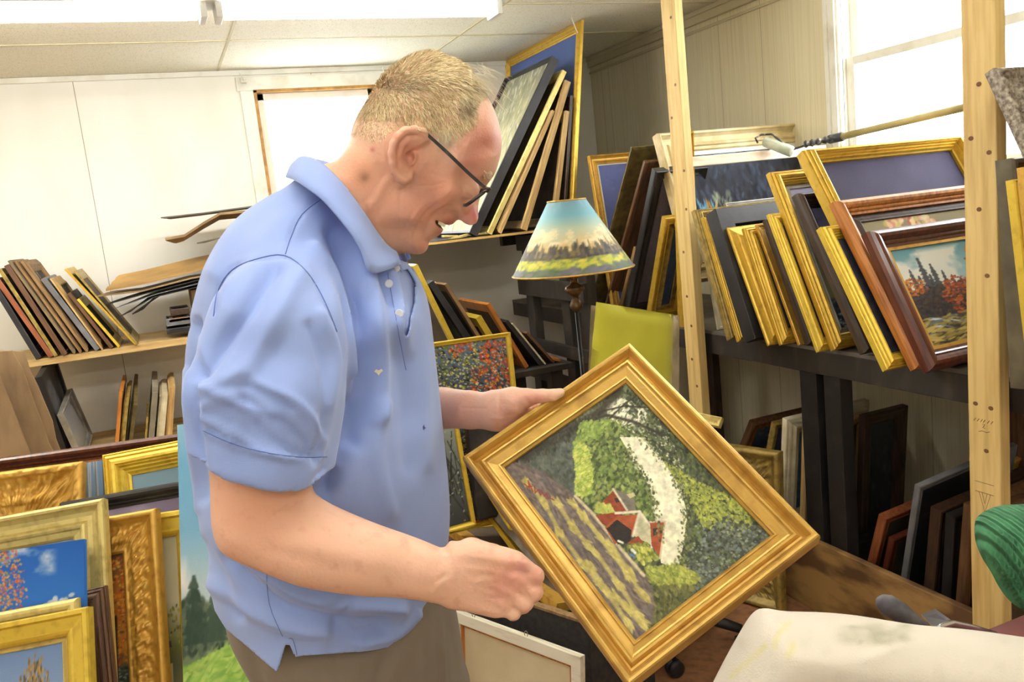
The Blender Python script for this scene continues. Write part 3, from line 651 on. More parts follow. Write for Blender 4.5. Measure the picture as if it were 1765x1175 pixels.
G_('cream ribbed frame under the shelf near the man', (838, 1180), (850, 822), .5, .04, .035, P_RIDGE, CREAM)
G_('last pale wood frame under the shelf, against the man', (880, 1180), (888, 785), .5, .04, .03, P_RIDGE, WOODL)
# centre row low behind the autumn painting
A5 = lambda x, y: (700+.3234*x, 300+.3234*y)
def C_(label, bot, top, depth, w, T, prof, m, art=None, **kw):
    return row_frame('picture_frame', label, 'frames leaning on the low shelf under the high one', A5(*bot), A5(*top), .80, depth, w, T, prof, m, art=art, plane=('Y', 3.55), axis=(0, 1, 0), **kw)
b = MB(); b.box((.75, 3.5, .77), (1.72, 4.1, .799), bev=.003); cs = empty('low_shelf', 'low dark wooden shelf holding leaning frames behind the autumn painting', 'shelf', M=Matrix.Translation((0, 0, 0)))
b.build('shelf_board', M_DARKW, cs)
for x in (.78, 1.62):
    for y in (3.54, 4.0): MB().box((x, y, 0), (x+.06, y+.06, .77)).build('shelf_support', M_DARKW, cs)
C_('gold frame leaning furthest left of the low shelf', (330, 1060), (38, 490), .34, .03, .022, P_SIMPLE, GOLD_BRIGHT)
C_('dark frame with a grey liner, beside the first gold one', (440, 1060), (118, 585), .42, .05, .03, P_SIMPLE, BLACK, art_grey(20, 30, 40))
C_('light brown frame with a pale edge on the low shelf', (500, 1060), (205, 590), .40, .04, .016, P_SIMPLE, WOODM)
C_('short gold frame peeking above the autumn painting', (545, 1060), (372, 770), .3, .05, .03, P_SIMPLE, GOLD_BRIGHT)
C_('orange brown wood frame half way along the low shelf', (640, 1060), (430, 697), .4, .045, .02, P_SIMPLE, WOODO)
C_('black frame with a cream pinstripe on the low shelf', (715, 1060), (530, 790), .4, .04, .03, P_SIMPLE, BLACK)
C_('cream and black frame next to the pinstriped black one', (745, 1060), (565, 800), .36, .03, .014, P_SIMPLE, CREAM)
C_('brown frame with an ochre near edge, low shelf', (790, 1060), (640, 850), .36, .045, .022, P_SIMPLE, WOODB)
C_('last short orange gold frame on the low shelf', (830, 1075), (770, 990), .25, .04, .03, P_RIDGE, WOODO)
# frames in the dark below the rack
A6 = lambda x, y: (1160+.4895*x, 600+.4895*y)
def D_(label, bot, top, depth, w, T, prof, m, art=None, Xp=2.09, z=.003, group='frames stored on the floor under the rack', **kw):
    return row_frame('picture_frame', label, group, A6(*bot), A6(*top), z, depth, w, T, prof, m, art=art, plane=('X', Xp), zcap=.85, **kw)
D_('orange brown frame low under the rack by the black legs', (640, 850), (748, 582), .40, .045, .03, P_SIMPLE, WOODR, tilt=.08)
D_('small reddish frame behind the orange brown one under the rack', (700, 850), (780, 660), .3, .04, .02, P_SIMPLE, MAHOG, tilt=.08)
D_('long grey edged frame leaning under the rack', (770, 860), (897, 466), .44, .03, .035, P_SIMPLE, GREYP, art_dark(30, 40, 51, (24, 22, 24), (40, 38, 40)), tilt=.1)
D_('dark brown frame just right of the long grey edged one', (862, 900), (940, 550), .42, .05, .035, P_SIMPLE, DARKB, tilt=.08)
D_('black frame with a torn paper corner under the rack', (930, 900), (985, 575), .4, .04, .03, P_SIMPLE, BLACKD, tilt=.06)
D_('ochre frame resting high on the dark ones by the right post', (955, 1000), (1018, 470), .4, .04, .03, P_SIMPLE, GOLD_WARM, z=.0, Xp=2.3, tilt=.1)
D_('chipped brown frame close to the right post, under the rack', (975, 930), (1046, 541), .4, .05, .04, P_ROUND, WOODB, tilt=.05)
D_('dull brown board frame beside the right post', (1040, 970), (1085, 560), .4, .05, .03, P_SIMPLE, WOODB)
D_('brown frame with an orange liner under the far end of the rack', (172, 640), (265, 262), .42, .04, .03, P_ROUND, WOODB, art_autumn(40, 40, 52, n=200), Xp=2.15, z=.165, liner=(.02, WOODO, P_FLAT, 'orange liner'))
D_('gold frame with dark ornament between brown and cream ones', (290, 660), (345, 265), .40, .035, .03, P_SCOOP, GOLD_OLD, art_dark(20, 20, 53), Xp=2.15, z=.165)
D_('ribbed cream frame under the rack next to the black legs', (372, 660), (385, 250), .42, .07, .05, P_RIDGE, CREAM, art_dark(20, 20, 54, (60, 90, 120), (110, 140, 160)), Xp=2.12, z=.165)
D_('pale narrow frame in front of the ribbed cream one', (446, 700), (455, 282), .3, .035, .03, P_SIMPLE, WOODL, Xp=2.12, z=.165)
D_('dark painting in a black frame standing behind the rack legs', (640, 830), (655, 235), .22, .05, .03, P_SIMPLE, DARKB, art_dark(50, 60, 55, (30, 30, 32), (60, 62, 62)), Xp=2.32)
b = MB(); b.box((2.085, 2.30, 0), (2.59, 3.88, .162)); b.build('storage_platform', M_DARKW, label='low black platform under the far end of the rack holding cream and brown frames', cat='platform')
flush_rows()
# ------------------------------------------------------------------ pile of framed pictures, lower left
A7 = lambda x, y: (.3616*x, 750+.3616*y)
def lean_frame(label, TL, TR, yb, w, T, prof, m, art=None, lean=None, yaw=None, H=None, W=None, name='picture_frame', group='pictures leaning in the pile at the lower left', cv=A7, flat=False, zmin=.002, **kw):
    if lean is None: lean = 26
    if yaw is None: yaw = -16 if cv is A7 else 0
    a, ps = math.radians(lean), math.radians(yaw)
    hx = np.array([math.cos(ps), math.sin(ps), 0]); back = np.array([-math.sin(ps), math.cos(ps), 0]); up = back*math.sin(a)+np.array([0, 0, math.cos(a)])
    n = np.cross(hx, up); p0 = np.array([-.2 if cv is A7 else 0, yb, 0]) if not hasattr(yb, '__len__') else np.array(yb)
    L = atp(*cv(*TL), p0, n); Rr = atp(*cv(*TR), p0, n)
    X = unit(Rr-L); Z = unit(np.cross(X, -n)) if np.dot(np.cross(X, -n), up) > 0 else unit(np.cross(-n, X)); Z = Z if Z[2] > 0 else -Z
    W_ = W or float(np.linalg.norm(Rr-L)); H_ = H or (min(L[2], Rr[2])-zmin)/Z[2]
    O_ = L-Z*H_; M = basis(O_, X, Z)
    if flat:
        root = empty(name, label, 'canvas', group, M); th = T
        canvas('painted_front', W_, H_, -th, art, root, thick=th-.002, m=kw.get('cm')); return root, W_, H_
    return framed(name, label, kw.pop('cat', 'picture frame'), M, W_, H_, w, T, prof, m, art, group, **kw)
def art_tree():
    a = Art(110, 80, 61); a.grad([(0, (120, 150, 196)), (.6, (170, 186, 210)), (1, (190, 196, 206))])
    a.dabs(1500, [(150, 120, 70), (120, 100, 62), (176, 146, 84), (96, 84, 60), (196, 160, 90)], 1.5, 1, where=lambda u, v: np.clip(1.25-math.hypot((u-.60)/.22, (v-.42)/.36), 0, 1))
    a.blob(1500, [(150, 120, 70), (120, 100, 62), (176, 146, 84), (96, 84, 60), (196, 160, 90)], 1.1, .8, .60, .40, .2, .3); a.dabs(200, [(160, 110, 80), (120, 96, 70)], 1.6, 1, x=(.85, 1), y=(.35, 1)); return a
def art_bluesky():
    a = Art(130, 90, 62); a.grad([(0, (40, 100, 190)), (1, (60, 130, 214))])
    a.clouds(-.1, .35, (190, 206, 230), 4, .52, .2, .3, .8)
    a.dabs(160, [(240, 240, 238), (214, 218, 224), (232, 226, 216)], 3, 2.4, where=lambda u, v: 0)
    a.blob(160, [(240, 240, 238), (214, 218, 224), (232, 226, 216)], 2.2, 2, .76, .82, .10, .2); a.blob(60, [(240, 240, 238)], 1.6, 1.6, .82, .7, .05, .12)
    a.dabs(50, [(226, 232, 236)], 2, 1.2, where=lambda u, v: np.clip(1.3-math.hypot((u-.92)/.05, (v-.5)/.14), 0, 1))
    a.dabs(1300, [(214, 110, 60), (226, 140, 60), (206, 90, 60), (224, 180, 90), (196, 160, 60)], 1.2, .7, .7, x=(0, .62), where=lambda u, v: np.clip((.60-u-.15*abs(v-.5))*7, 0, 1)); return a
def art_paleclouds():
    a = Art(90, 90, 63); a.grad([(0, (176, 182, 180)), (.2, (196, 196, 182)), (1, (150, 160, 150))]); a.clouds(0, 1, (206, 204, 196), 3, .5, .2); return a
def art_house():
    a = Art(80, 190, 64); a.grad([(0, (196, 192, 156)), (.3, (214, 206, 170)), (.5, (120, 124, 70)), (.58, (110, 110, 80)), (.8, (170, 166, 110)), (1, (120, 124, 70))])
    a.dabs(500, [(150, 144, 60), (110, 116, 60), (90, 92, 62), (176, 164, 70)], 3, 1.8, where=lambda u, v: np.clip(1.3-abs(v-.42)/.12, 0, 1)*(v > .3))
    a.poly([(.2, .5), (.62, .5), (.62, .57), (.2, .57)], (186, 176, 128)); a.poly([(.15, .57), (.7, .57), (.7, .73), (.15, .73)], (214, 204, 146)); a.poly([(.15, .5), (.68, .47), (.7, .5), (.15, .52)], (86, 80, 76))
    a.poly([(.52, .44), (.58, .44), (.58, .5), (.52, .5)], (170, 80, 60)); a.poly([(.5, .65), (.58, .65), (.58, .72), (.5, .72)], (60, 70, 90)); a.poly([(.3, .6), (.36, .6), (.36, .65), (.3, .65)], (90, 96, 110)); a.poly([(.5, .6), (.56, .6), (.56, .63), (.5, .63)], (90, 96, 110))
    a.dabs(300, [(110, 120, 70), (150, 150, 84), (90, 86, 76)], 5, 1.5, y=(.74, 1)); return a
def art_hills():
    a = Art(120, 230, 65); a.grad([(0, (150, 200, 226)), (.12, (120, 180, 216)), (.3, (130, 184, 216)), (.45, (190, 210, 214)), (1, (190, 210, 214))])
    a.clouds(.08, .17, (236, 238, 238), 3, .42, .15); a.clouds(.36, .5, (238, 238, 234), 3, .4, .15)
    a.mix((a.v > .52+.06*a.u)*1., (120, 140, 104)); a.dabs(500, [(84, 100, 84), (66, 84, 70), (104, 120, 96)], 3, 3, where=lambda u, v: 1 if v > .46+.3*abs(u-.1) else 0, x=(0, .75), y=(.44, .62))
    a.fir(.12, .42, .6, .16, (60, 80, 66)); a.fir(.3, .46, .6, .14, (70, 90, 74))
    hill = .655-.10*a.u; a.mix((a.v > hill)*1., (158, 200, 96))
    a.dabs(900, [(150, 196, 84), (180, 214, 110), (200, 222, 120), (130, 176, 80)], 7, 1.2, -.25, where=lambda u, v: v > .66-.1*u, y=(.56, .86), alpha=.6)
    a.dabs(900, [(120, 160, 60), (190, 190, 60), (160, 180, 60), (100, 136, 56)], 2.5, 1.2, -.2, where=lambda u, v: v > .78, y=(.76, 1)); a.dabs(350, [(224, 196, 60), (230, 150, 60), (216, 120, 70), (236, 214, 90)], 1.4, .9, where=lambda u, v: v > .76+.05*math.sin(u*8), y=(.72, .96))
    a.dabs(60, [(214, 224, 216)], 2, .8, y=(.93, 1)); return a
def art_avenue():
    a = Art(60, 170, 66); a.grad([(0, (90, 70, 50)), (.2, (180, 110, 40)), (.45, (190, 130, 44)), (.56, (64, 72, 60)), (.75, (110, 96, 60)), (1, (70, 56, 60))])
    a.dabs(900, [(206, 110, 36), (226, 150, 44), (176, 84, 36), (110, 70, 44), (230, 176, 60)], 3, 1.6, y=(.02, .52)); a.dabs(200, [(50, 60, 50), (90, 110, 80), (140, 150, 140)], 4, 1.6, y=(.53, .68)); a.dabs(200, [(190, 140, 60), (150, 110, 80), (96, 110, 60)], 7, 1.4, y=(.7, .9)); a.line([(.8, .3), (.78, .62)], .02, (50, 40, 36)); return a
def art_lilacsky():
    a = Art(120, 60, 67); a.grad([(0, (150, 140, 176)), (.3, (176, 168, 196)), (1, (206, 196, 170))]); a.clouds(0, 1, (200, 190, 210), 4, .5, .2); a.clouds(.2, .9, (220, 204, 160), 3, .55, .2); return a
def art_birch():
    a = Art(90, 90, 68); a.grad([(0, (110, 140, 176)), (.5, (100, 110, 110)), (1, (110, 100, 50))])
    for k in range(26):
        x = a.r.rand(); a.line([(x, 0), (x+.05*a.r.randn(), .8)], .006, (206, 196, 176) if k % 2 else (60, 50, 46), .8)
    a.dabs(400, [(196, 160, 60), (150, 120, 50), (120, 110, 60)], 1.6, 1, y=(.3, 1)); return a
def art_paleblue():
    a = Art(110, 60, 69); a.grad([(0, (150, 184, 206)), (1, (196, 208, 206))])
    for k in range(30):
        x = .45+.5*a.r.rand(); a.line([(x, 1), (x+.08*a.r.randn(), .25+.4*a.r.rand())], .004, (150, 140, 130), .6)
    return a
def art_bluehill():
    a = Art(70, 60, 70); a.grad([(0, (52, 90, 170)), (1, (80, 120, 180))]); a.clouds(.2, .6, (190, 206, 226), 3, .5, .15); return a
lean_frame('small gold frame with a brown tree, front of the lower left pile', (-190, 937), (445, 815), 2.02, .062, .04, P_SIMPLE, GOLD_BRIGHT, art_tree(), liner=(.016, GOLD_PALE, P_REV, 'pale gold slip'))
lean_frame('plain beige gold frame rail carrying the blue sky canvas', (-190, 880), (385, 772), 2.09, .05, .025, P_ROUND, GOLD_PALE)
cvs, W_, H_ = lean_frame('unframed canvas with deep blue sky, white clouds and orange leaves', (-190, 589), (415, 497), 2.14, 0, .022, None, None, art_bluesky(), H=.25, flat=True)
lean_frame('dark brown wood frame tucked behind the blue sky canvas', (-20, 842), (515, 715), 2.19, .058, .035, P_RIDGE, WOODB)
lean_frame('wide satin gold frame with pale clouds, tallest of the front stack', (-300, 452), (515, 305), 2.27, .098, .045, P_SCOOP, GOLD_PALE, art_paleclouds())
lean_frame('tall ornate carved gold frame around an autumn avenue', (130, 463), (765, 352), 2.34, .112, .05, P_SCOOP, GOLD_WARM, art_avenue(), relief=orn(22, .007, .3, .88))
hc, _, _ = lean_frame('unframed tall canvas of green hills under a blue sky behind the man', (859, -40), (1330, -97), 2.33, 0, .03, None, None, art_hills(), flat=True)
lean_frame('gold frame with a yellow house, between carved frame and green hill canvas', (560, 408), (960, 346), 2.42, .075, .04, P_SIMPLE, GOLD_BRIGHT, art_house())
lean_frame('black frame with a lilac and yellow sky, behind the yellow house', (300, 324), (1000, 200), 2.49, .048, .04, P_ROUND, BLACKD, art_lilacsky())
lean_frame('stepped gold frame around a pale blue sky with bare twigs', (500, 100), (1060, -8), 2.57, .085, .045, P_RIDGE, GOLD_BRIGHT, art_paleblue())
lean_frame('wide carved gold frame with leaf clusters along its top rail', (-260, 218), (413, 130), 2.56, .15, .045, P_SCOOP, GOLD_WARM, art_bluehill(), relief=orn(17, .008, .05, .95))
bc, _, _ = lean_frame('unframed birch wood canvas showing between two gold frames', (395, 140), (800, 75), 2.64, 0, .02, None, None, art_birch(), H=.62, flat=True)
lean_frame('long dark mahogany frame along the back of the lower left pile', (-260, 150), (1000, -20), 2.71, .05, .05, P_ROUND, MAHOG, art_dark(40, 40, 71), liner=(.05, WOODO, P_FLAT, 'ochre inner liner'))
# brown boards under the left shelf
BM_ = mat('brown_board', rgb(160, 130, 92), .8, 0, rgb(122, 96, 66), 4, (3, 3, 1), 6, (.4, .7), bump=.2)
for lab, x0, x1, ya, yb_, ty in (('big tan board standing at the picture edge under the shelf', -.9, -.64, 3.62, 3.66, 0), ('tan board with a ragged edge beside the big one', -.80, -.575, 3.70, 3.735, 1), ('narrow dark tan board behind the ragged one', -.66, -.555, 3.78, 3.80, 2)):
    z1 = at(60, 596, 'Y', ya)[2]-.01*ty
    p = []; rr_ = random.Random(ty)
    for k in range(9): t = k/8; p.append((x1+.10*(1-t)+(rr_.uniform(-.008, .008) if ty else 0), ya+.04*t, .591+(z1-.591)*t))
    p += [(x0, ya+.04, z1+.02), (x0, ya, .591)]
    MB().prism(p, (0, .02, 0)).build('brown_board', BM_, label=lab, cat='board', group='tan boards standing under the left shelf')
# cardboard sheets lying on a box behind the man
MB().box((.12, 4.5, 1.087), (.60, 4.9, 1.31), bev=.004).build('cardboard_box', KRAFT, label='cardboard box on the wall shelf carrying the loose sheets, behind the man', cat='box')
MB().box((.50, 4.47, 1.452), (.68, 4.8, 1.552), bev=.003).build('cardboard_box', KRAFTG, label='small grey box standing on the lower stack of sheets, behind the man', cat='box')
MB().box((.51, 4.47, 1.576), (.68, 4.8, 1.662), bev=.003).build('cardboard_box', KRAFT, label='topmost small brown box under the curled flap, behind the man', cat='box')
def sheet(label, pts, y, dy, th, m, curve=0, seed=0, z_tilt=0.0):
    """thin sheet: near edge through picture points at depth y, running back dy"""
    P = [at(px, py, 'Y', y) for px, py in pts]; rn = random.Random(seed); mb = MB(); vs = []; n = len(P)
    nb = 6
    for k in range(nb+1):
        t = k/nb
        for i, p in enumerate(P):
            q = p+np.array([rn.uniform(-.004, .004)+.05*t*(1 if i == 0 else 0), dy*t, z_tilt*t+curve*math.sin(math.pi*t)]); vs.append(tuple(q))
    N = len(vs); vs += [(a, b, c-th) for a, b, c in vs]; fs = []
    for k in range(nb):
        for i in range(n-1):
            a = k*n+i; fs.append((a, a+1, a+n+1, a+n)); fs.append((N+a, N+a+n, N+a+n+1, N+a+1))
    for k in range(nb): a = k*n; fs.append((a, a+n, N+a+n, N+a)); a += n-1; fs.append((a+n, a, N+a, N+a+n))
    for i in range(n-1): fs.append((i, N+i, N+i+1, i+1)); a = nb*n+i; fs.append((a+1, N+a+1, N+a, a))
    mb.add(vs, fs); return mb.build('cardboard_sheet', m, label=label, cat='cardboard', group='loose boards and sheets behind the man\'s back')
CARDD = mat('dark_card', rgb(112, 102, 88), .8, 0, rgb(84, 76, 66), 5); CARDK = mat('ochre_card', rgb(190, 150, 84), .8, 0, rgb(150, 116, 64), 6, detail=6)
sheet('grey brown sheet uppermost of the loose cardboard', [(278, 374), (350, 366), (445, 353), (490, 348)], 4.45, .34, .006, CARDD, seed=1)
sheet('curled tan corrugated flap under the uppermost grey sheet', [(283, 410), (316, 404), (352, 382), (380, 366), (445, 360), (490, 356)], 4.40, .2, .012, KRAFT, seed=2, z_tilt=-.02)
sheet('short tan sheet below the curled flap', [(340, 418), (400, 404), (490, 392)], 4.5, .25, .006, KRAFTG, seed=3)
sheet('ochre edged panel lying on top of the lower stack', [(183, 498), (250, 486), (345, 462), (450, 441)], 4.42, .3, .010, CARDK, seed=4, z_tilt=.05)
sheet('yellow brown panel resting across the black sheets', [(168, 509), (245, 500), (330, 478), (450, 459)], 4.40, .3, .007, KRAFT, seed=5)
sheet('black board just under the yellow brown panel', [(178, 525), (250, 505), (340, 482), (450, 466)], 4.41, .3, .005, BLACKD, seed=6)
sheet('thin grey board in the middle of the black sheets', [(200, 530), (270, 506), (340, 488), (450, 472)], 4.42, .3, .004, GREYP, seed=7)
sheet('thin dark card sagging at the bottom of the stack', [(206, 545), (262, 512), (340, 494), (450, 479)], 4.43, .3, .004, BLACK, seed=8)
sheet('black backing board lowest of the sagging sheets', [(228, 540), (275, 508), (345, 486), (450, 478)], 4.45, .3, .007, BLACKD, seed=9)
for k, (x0, x1, z0, z1, m_, lab) in enumerate(((-.02, .10, 1.087, 1.112, BLACKD, 'small black frame lying flat lowest by the man\'s back'), (-.015, .10, 1.114, 1.15, GREYP, 'small grey frame lying flat on the black one'), (.0, .10, 1.152, 1.168, WOODO, 'small orange gilt frame lying on the grey one'), (.01, .10, 1.17, 1.2, DARKB, 'small dark brown frame topmost of the flat ones'))):
    framed('small_frame', lab, 'picture frame', basis((x0, 4.43, z1), (1, 0, 0), (0, 1, 0)), x1-x0, .2, .02, z1-z0, P_SIMPLE, m_, None, 'small frames lying flat on the wall shelf')
# scraps on the high shelf
for k, (px, py, w_, h_, a_) in enumerate(((790, 398, .10, .03, .1), (825, 391, .13, .028, -.35), (775, 405, .08, .03, .2))):
    p = at(px, py, 'Y', 3.93); p[2] = 1.4265+.004*k
    M = Matrix.Translation(p) @ Matrix.Rotation(a_, 4, 'Z') @ Matrix.Rotation(.12*(k-1), 4, 'Y')
    MB().box((-w_/2, -h_/2, 0), (w_/2, h_/2, .012), M, bev=.002).build('moulding_offcut', GOLD_PALE, label=['yellow wood offcut lying by the man\'s mouth on the high shelf', 'longer yellow offcut slanting on the high shelf', 'small yellow offcut furthest along the high shelf towards the man'][k], cat='offcut', group='moulding offcuts on the high shelf')
MB().box((1.25, 3.9, 1.4245), (1.62, 4.2, 1.427)).build('backing_card', BLACK, label='thin black card lying under the offcuts on the high shelf', cat='card')
# ------------------------------------------------------------------ autumn paintings beside the man
A0 = lambda x, y: (x, y)
lean_frame('narrow gold frame with an autumn wood in red and orange, right of the man', (722, 593), (876, 572), 2.62, .016, .022, P_SIMPLE, GOLD_BRIGHT, art_autumn(150, 300, 72, n=3600), lean=4, cv=A0, H=.66, group='paintings leaning beside the man', zmin=0)
def art_winter():
    a = Art(50, 90, 73); a.grad([(0, (150, 160, 150)), (1, (60, 62, 60))])
    for k in range(40):
        x = a.r.rand(); a.line([(x, a.r.rand()*.5), (x+.2*a.r.randn(), .5+.5*a.r.rand())], .012, (40, 40, 38), .8)
    a.dabs(80, [(206, 196, 110), (190, 200, 190)], 2, 1.4); return a
lean_frame('gold strip frame with bare black trees under the man\'s far forearm', (700, 742), (786, 722), 2.50, .014, .02, P_SIMPLE, GOLD_BRIGHT, art_winter(), lean=6, cv=A0, H=.36, group='paintings leaning beside the man', zmin=0)
b = MB(); p0, p1 = at(806, 735, 'Y', 2.55), at(842, 735, 'Y', 2.55)
b.box((p0[0], 2.55, .52), (p1[0]+.06, 2.60, p0[2]+.02), bev=.012); b.build('black_portfolio', mat('black_vinyl', rgb(44, 44, 44), .35, 0, rgb(80, 76, 66), 14, detail=5, vpos=(.55, .8)), label='black portfolio case standing behind the held painting\'s corner', cat='portfolio')
# ------------------------------------------------------------------ office chair with yellow back
M_YEL = mat('yellow_green_cloth', rgb(204, 200, 58), .9, 0, rgb(188, 182, 50), 5, sheen=.3, bump=.3, bscale=500)
M_BEIGE = mat('beige_cloth', rgb(196, 180, 146), .9, 0, rgb(160, 146, 116), 12, bump=.3, bscale=300)
ch = empty('office_chair', 'office chair with a yellow green cloth back and black casters', 'chair', M=Matrix.Translation((1.60, 2.50, 0)))
def inv(p): return (p[0]-1.60, p[1]-2.50, p[2])
def soft_slab(mb, c, th, nx=14, nz=14, puff=.25, seed=0):
    """cushion from 4 corners (TL,TR,BR,BL) with thickness th along +Y and rounded edges"""
    TL, TR, BR, BL = [np.array(p, float) for p in c]; rn = np.random.RandomState(seed); vs = []; nn = np.array([0, 1, 0.])
    for side in (0, 1):
        for j in range(nz+1):
            for i in range(nx+1):
                u, v = i/nx, j/nz; p = (TL*(1-u)+TR*u)*(1-v)+(BL*(1-u)+BR*u)*v
                e = min(u, 1-u, v, 1-v); k = min(1, e/.1)**.5
                off = th/2*(1-k) if side == 0 else th-th/2*(1-k)
                vs.append(tuple(p+nn*(off-(puff*th*math.sin(math.pi*u)*math.sin(math.pi*v) if side == 0 else 0)+rn.uniform(-.0007, .0007))))
    S = (nx+1)*(nz+1); fs = []
    for j in range(nz):
        for i in range(nx):
            a = j*(nx+1)+i; fs.append((a, a+1, a+nx+2, a+nx+1)); fs.append((S+a, S+a+nx+1, S+a+nx+2, S+a+1))
    rim = [i for i in range(nx+1)]+[j*(nx+1)+nx for j in range(1, nz+1)]+[nz*(nx+1)+i for i in range(nx-1, -1, -1)]+[j*(nx+1) for j in range(nz-1, 0, -1)]
    for a, b in zip(rim, rim[1:]+rim[:1]): fs.append((a, S+a, S+b, b))
    return mb.add(vs, fs)
cs_ = [inv(at(px, py, 'Y', 2.42)) for px, py in ((1034, 521), (1168, 543), (1164, 690), (1018, 690))]
o = soft_slab(MB(), cs_, .05, puff=.12).build('backrest', M_YEL, ch, True, label='yellow green cloth front')
cs_ = [inv(at(px, py, 'Y', 2.455)) for px, py in ((1027, 527), (1181, 545), (1180, 705), (1020, 705))]
o = soft_slab(MB(), cs_, .07, puff=.0, seed=2).build('backrest_shell', M_BEIGE, ch, True, label='frayed beige cover behind the back')
wheel = at(1163, 1150, 'Z', .028); BXo, BYo = -.14, -.15
MB().box((-.33, -.36, .44), (.06, .0, .52), bev=.03).build('seat', BLACKD, ch, True)
MB().tube([(0, .03, .9), (-.03, .06, .6), (-.14, -.1, .43)], .018).build('back_strut', BLACKD, ch, True)
MB().tube([(BXo, BYo, .44), (BXo, BYo, .1)], .025, 14).build('gas_column', BLACKD, ch, True)
d0 = math.atan2(wheel[1]-2.50-BYo, wheel[0]-1.60-BXo); R0 = math.hypot(wheel[1]-2.50-BYo, wheel[0]-1.60-BXo)
for k in range(5):
    a = d0+k*2*math.pi/5; c, s_ = math.cos(a), math.sin(a)
    MB().tube([(BXo, BYo, .12), (BXo+R0*c*.6, BYo+R0*s_*.6, .095), (BXo+R0*c, BYo+R0*s_, .08)], [.024, .02, .015], 10).build('base_arm', BLACKD, ch, True)
    cb = MB()
    M = Matrix.Translation((BXo+R0*c, BYo+R0*s_, .028)) @ Matrix.Rotation(a+.6, 4, 'Z') @ Matrix.Rotation(math.pi/2, 4, 'Y')
    cb.lathe([(0, -.022), (.018, -.022), (.027, -.018), (.028, -.006), (.02, -.004), (.02, .004), (.028, .006), (.027, .018), (.018, .022), (0, .022)], 24, M)
    cb.tube([(BXo+R0*c, BYo+R0*s_, .08), (BXo+R0*c, BYo+R0*s_, .055)], .007, 8); cb.build('caster', BLACKD, ch, True)
# ------------------------------------------------------------------ lamp with painted shade
LC = at(992, 466, 'Y', 2.62); LT = at(988, 344, 'Y', 2.62)
lamp = empty('floor_lamp', 'lamp with a cone shade painted with a sunset field, brass stem', 'lamp', M=Matrix.Translation((LC[0]-.01, 2.62, 0)))
def art_shade():
    a = Art(260, 90, 74); a.grad([(0, (120, 160, 176)), (.2, (120, 176, 190)), (.4, (190, 200, 170)), (.55, (222, 196, 140)), (.66, (200, 170, 110)), (.7, (96, 92, 92)), (.8, (84, 84, 88)), (.82, (160, 168, 70)), (.9, (150, 160, 60)), (1, (96, 104, 84))])
    a.mix((a.noise(8, 4)-.5)*1.4*(a.v < .6), (150, 196, 206)); a.clouds(.35, .7, (236, 220, 176), 14, .5, .15)
    a.dabs(900, [(90, 84, 74), (110, 96, 70), (70, 70, 72)], 1.2, 1.2, y=(.56, .8), where=lambda u, v: np.clip((v-.62-.08*math.sin(u*60)*math.sin(u*23))/.06, 0, 1))
    for k in range(16): x = a.r.rand(); a.fir(x, .46+.12*a.r.rand(), .74, .014, (134, 118, 76))
    a.dabs(400, [(196, 196, 60), (170, 180, 70), (130, 140, 80), (214, 200, 70)], 3, .9, y=(.8, .92)); a.dabs(300, [(110, 110, 120), (90, 110, 80)], 3, 1, y=(.92, 1)); return a
def shade():
    a = art_shade(); nu, nv = 200, 60; zb, zt = LC[2]-.0, LT[2]; rb, rt = .213, .066
    vs = []; 
    for j in range(nv+1):
        t = j/nv; r = rb+(rt-rb)*t; z = zb+(zt-zb)*t
        for i in range(nu): w = 2*math.pi*i/nu; vs.append((r*math.cos(w), r*math.sin(w), z))
    fs = [(j*nu+i, j*nu+(i+1) % nu, (j+1)*nu+(i+1) % nu, (j+1)*nu+i) for j in range(nv) for i in range(nu)]
    me = bpy.data.meshes.new('lamp_shade'); me.from_pydata(vs, [], fs); me.update()
    ca = me.color_attributes.new('paint', 'FLOAT_COLOR', 'POINT'); ar = np.clip(a.a, 0, 1); buf = np.ones((len(vs), 4), np.float32)
    jj = np.round((1-np.arange(nv+1)/nv)*(a.h-1)).astype(int); ii = np.round(np.abs(((np.arange(nu)/nu*2) % 2)-1)*(a.w-1)).astype(int)
    buf[:, :3] = lin(ar[np.ix_(jj, ii)]).reshape(-1, 3); ca.data.foreach_set('color', buf.ravel())
    o = mobj('lamp_shade', me, mat('painted_shade', rgb(200, 200, 190), .6, attr='paint'), lamp, True)
    sd = o.modifiers.new('solid', 'SOLIDIFY'); sd.thickness = .0015
    for r, z, nm in ((rb, zb, 'shade_rim'), (rt, zt, 'shade_rim')):
        mb = MB(); n = 48; vs = []; mb.tube([(r*math.cos(2*math.pi*k/n), r*math.sin(2*math.pi*k/n), z) for k in range(n+1)], .0032, 6, cap=False); mb.build(nm, GOLD_WARM, o, True)
shade()
BRASS = mat('aged_brass', rgb(150, 120, 80), .35, .8, rgb(90, 70, 50), 30)
z = LC[2]
MB().lathe([(0, z+.20), (.004, z+.20), (.004, z-.01), (.022, z-.012), (.026, z-.02), (.012, z-.03), (.014, z-.045), (.032, z-.055), (.036, z-.066), (.02, z-.082), (.010, z-.09), (.016, z-.105), (.024, z-.12), (.022, z-.13), (.008, z-.145), (0, z-.146)], 28).build('lamp_stem', BRASS, lamp, True)
MB().lathe([(0, z-.146), (.007, z-.146), (.007, .03), (.02, .028), (.11, .02), (.13, .006), (.13, 0), (0, 0)], 28).build('lamp_pole', mat('dark_iron', rgb(44, 40, 38), .4, .5), lamp, True)
MB().lathe([(0, z+.13), (.02, z+.12), (.03, z+.09), (.022, z+.06), (.012, z+.04), (0, z+.04)], 20).build('light_bulb', mat('bulb_glass', rgb(230, 228, 220), .2), lamp, True)
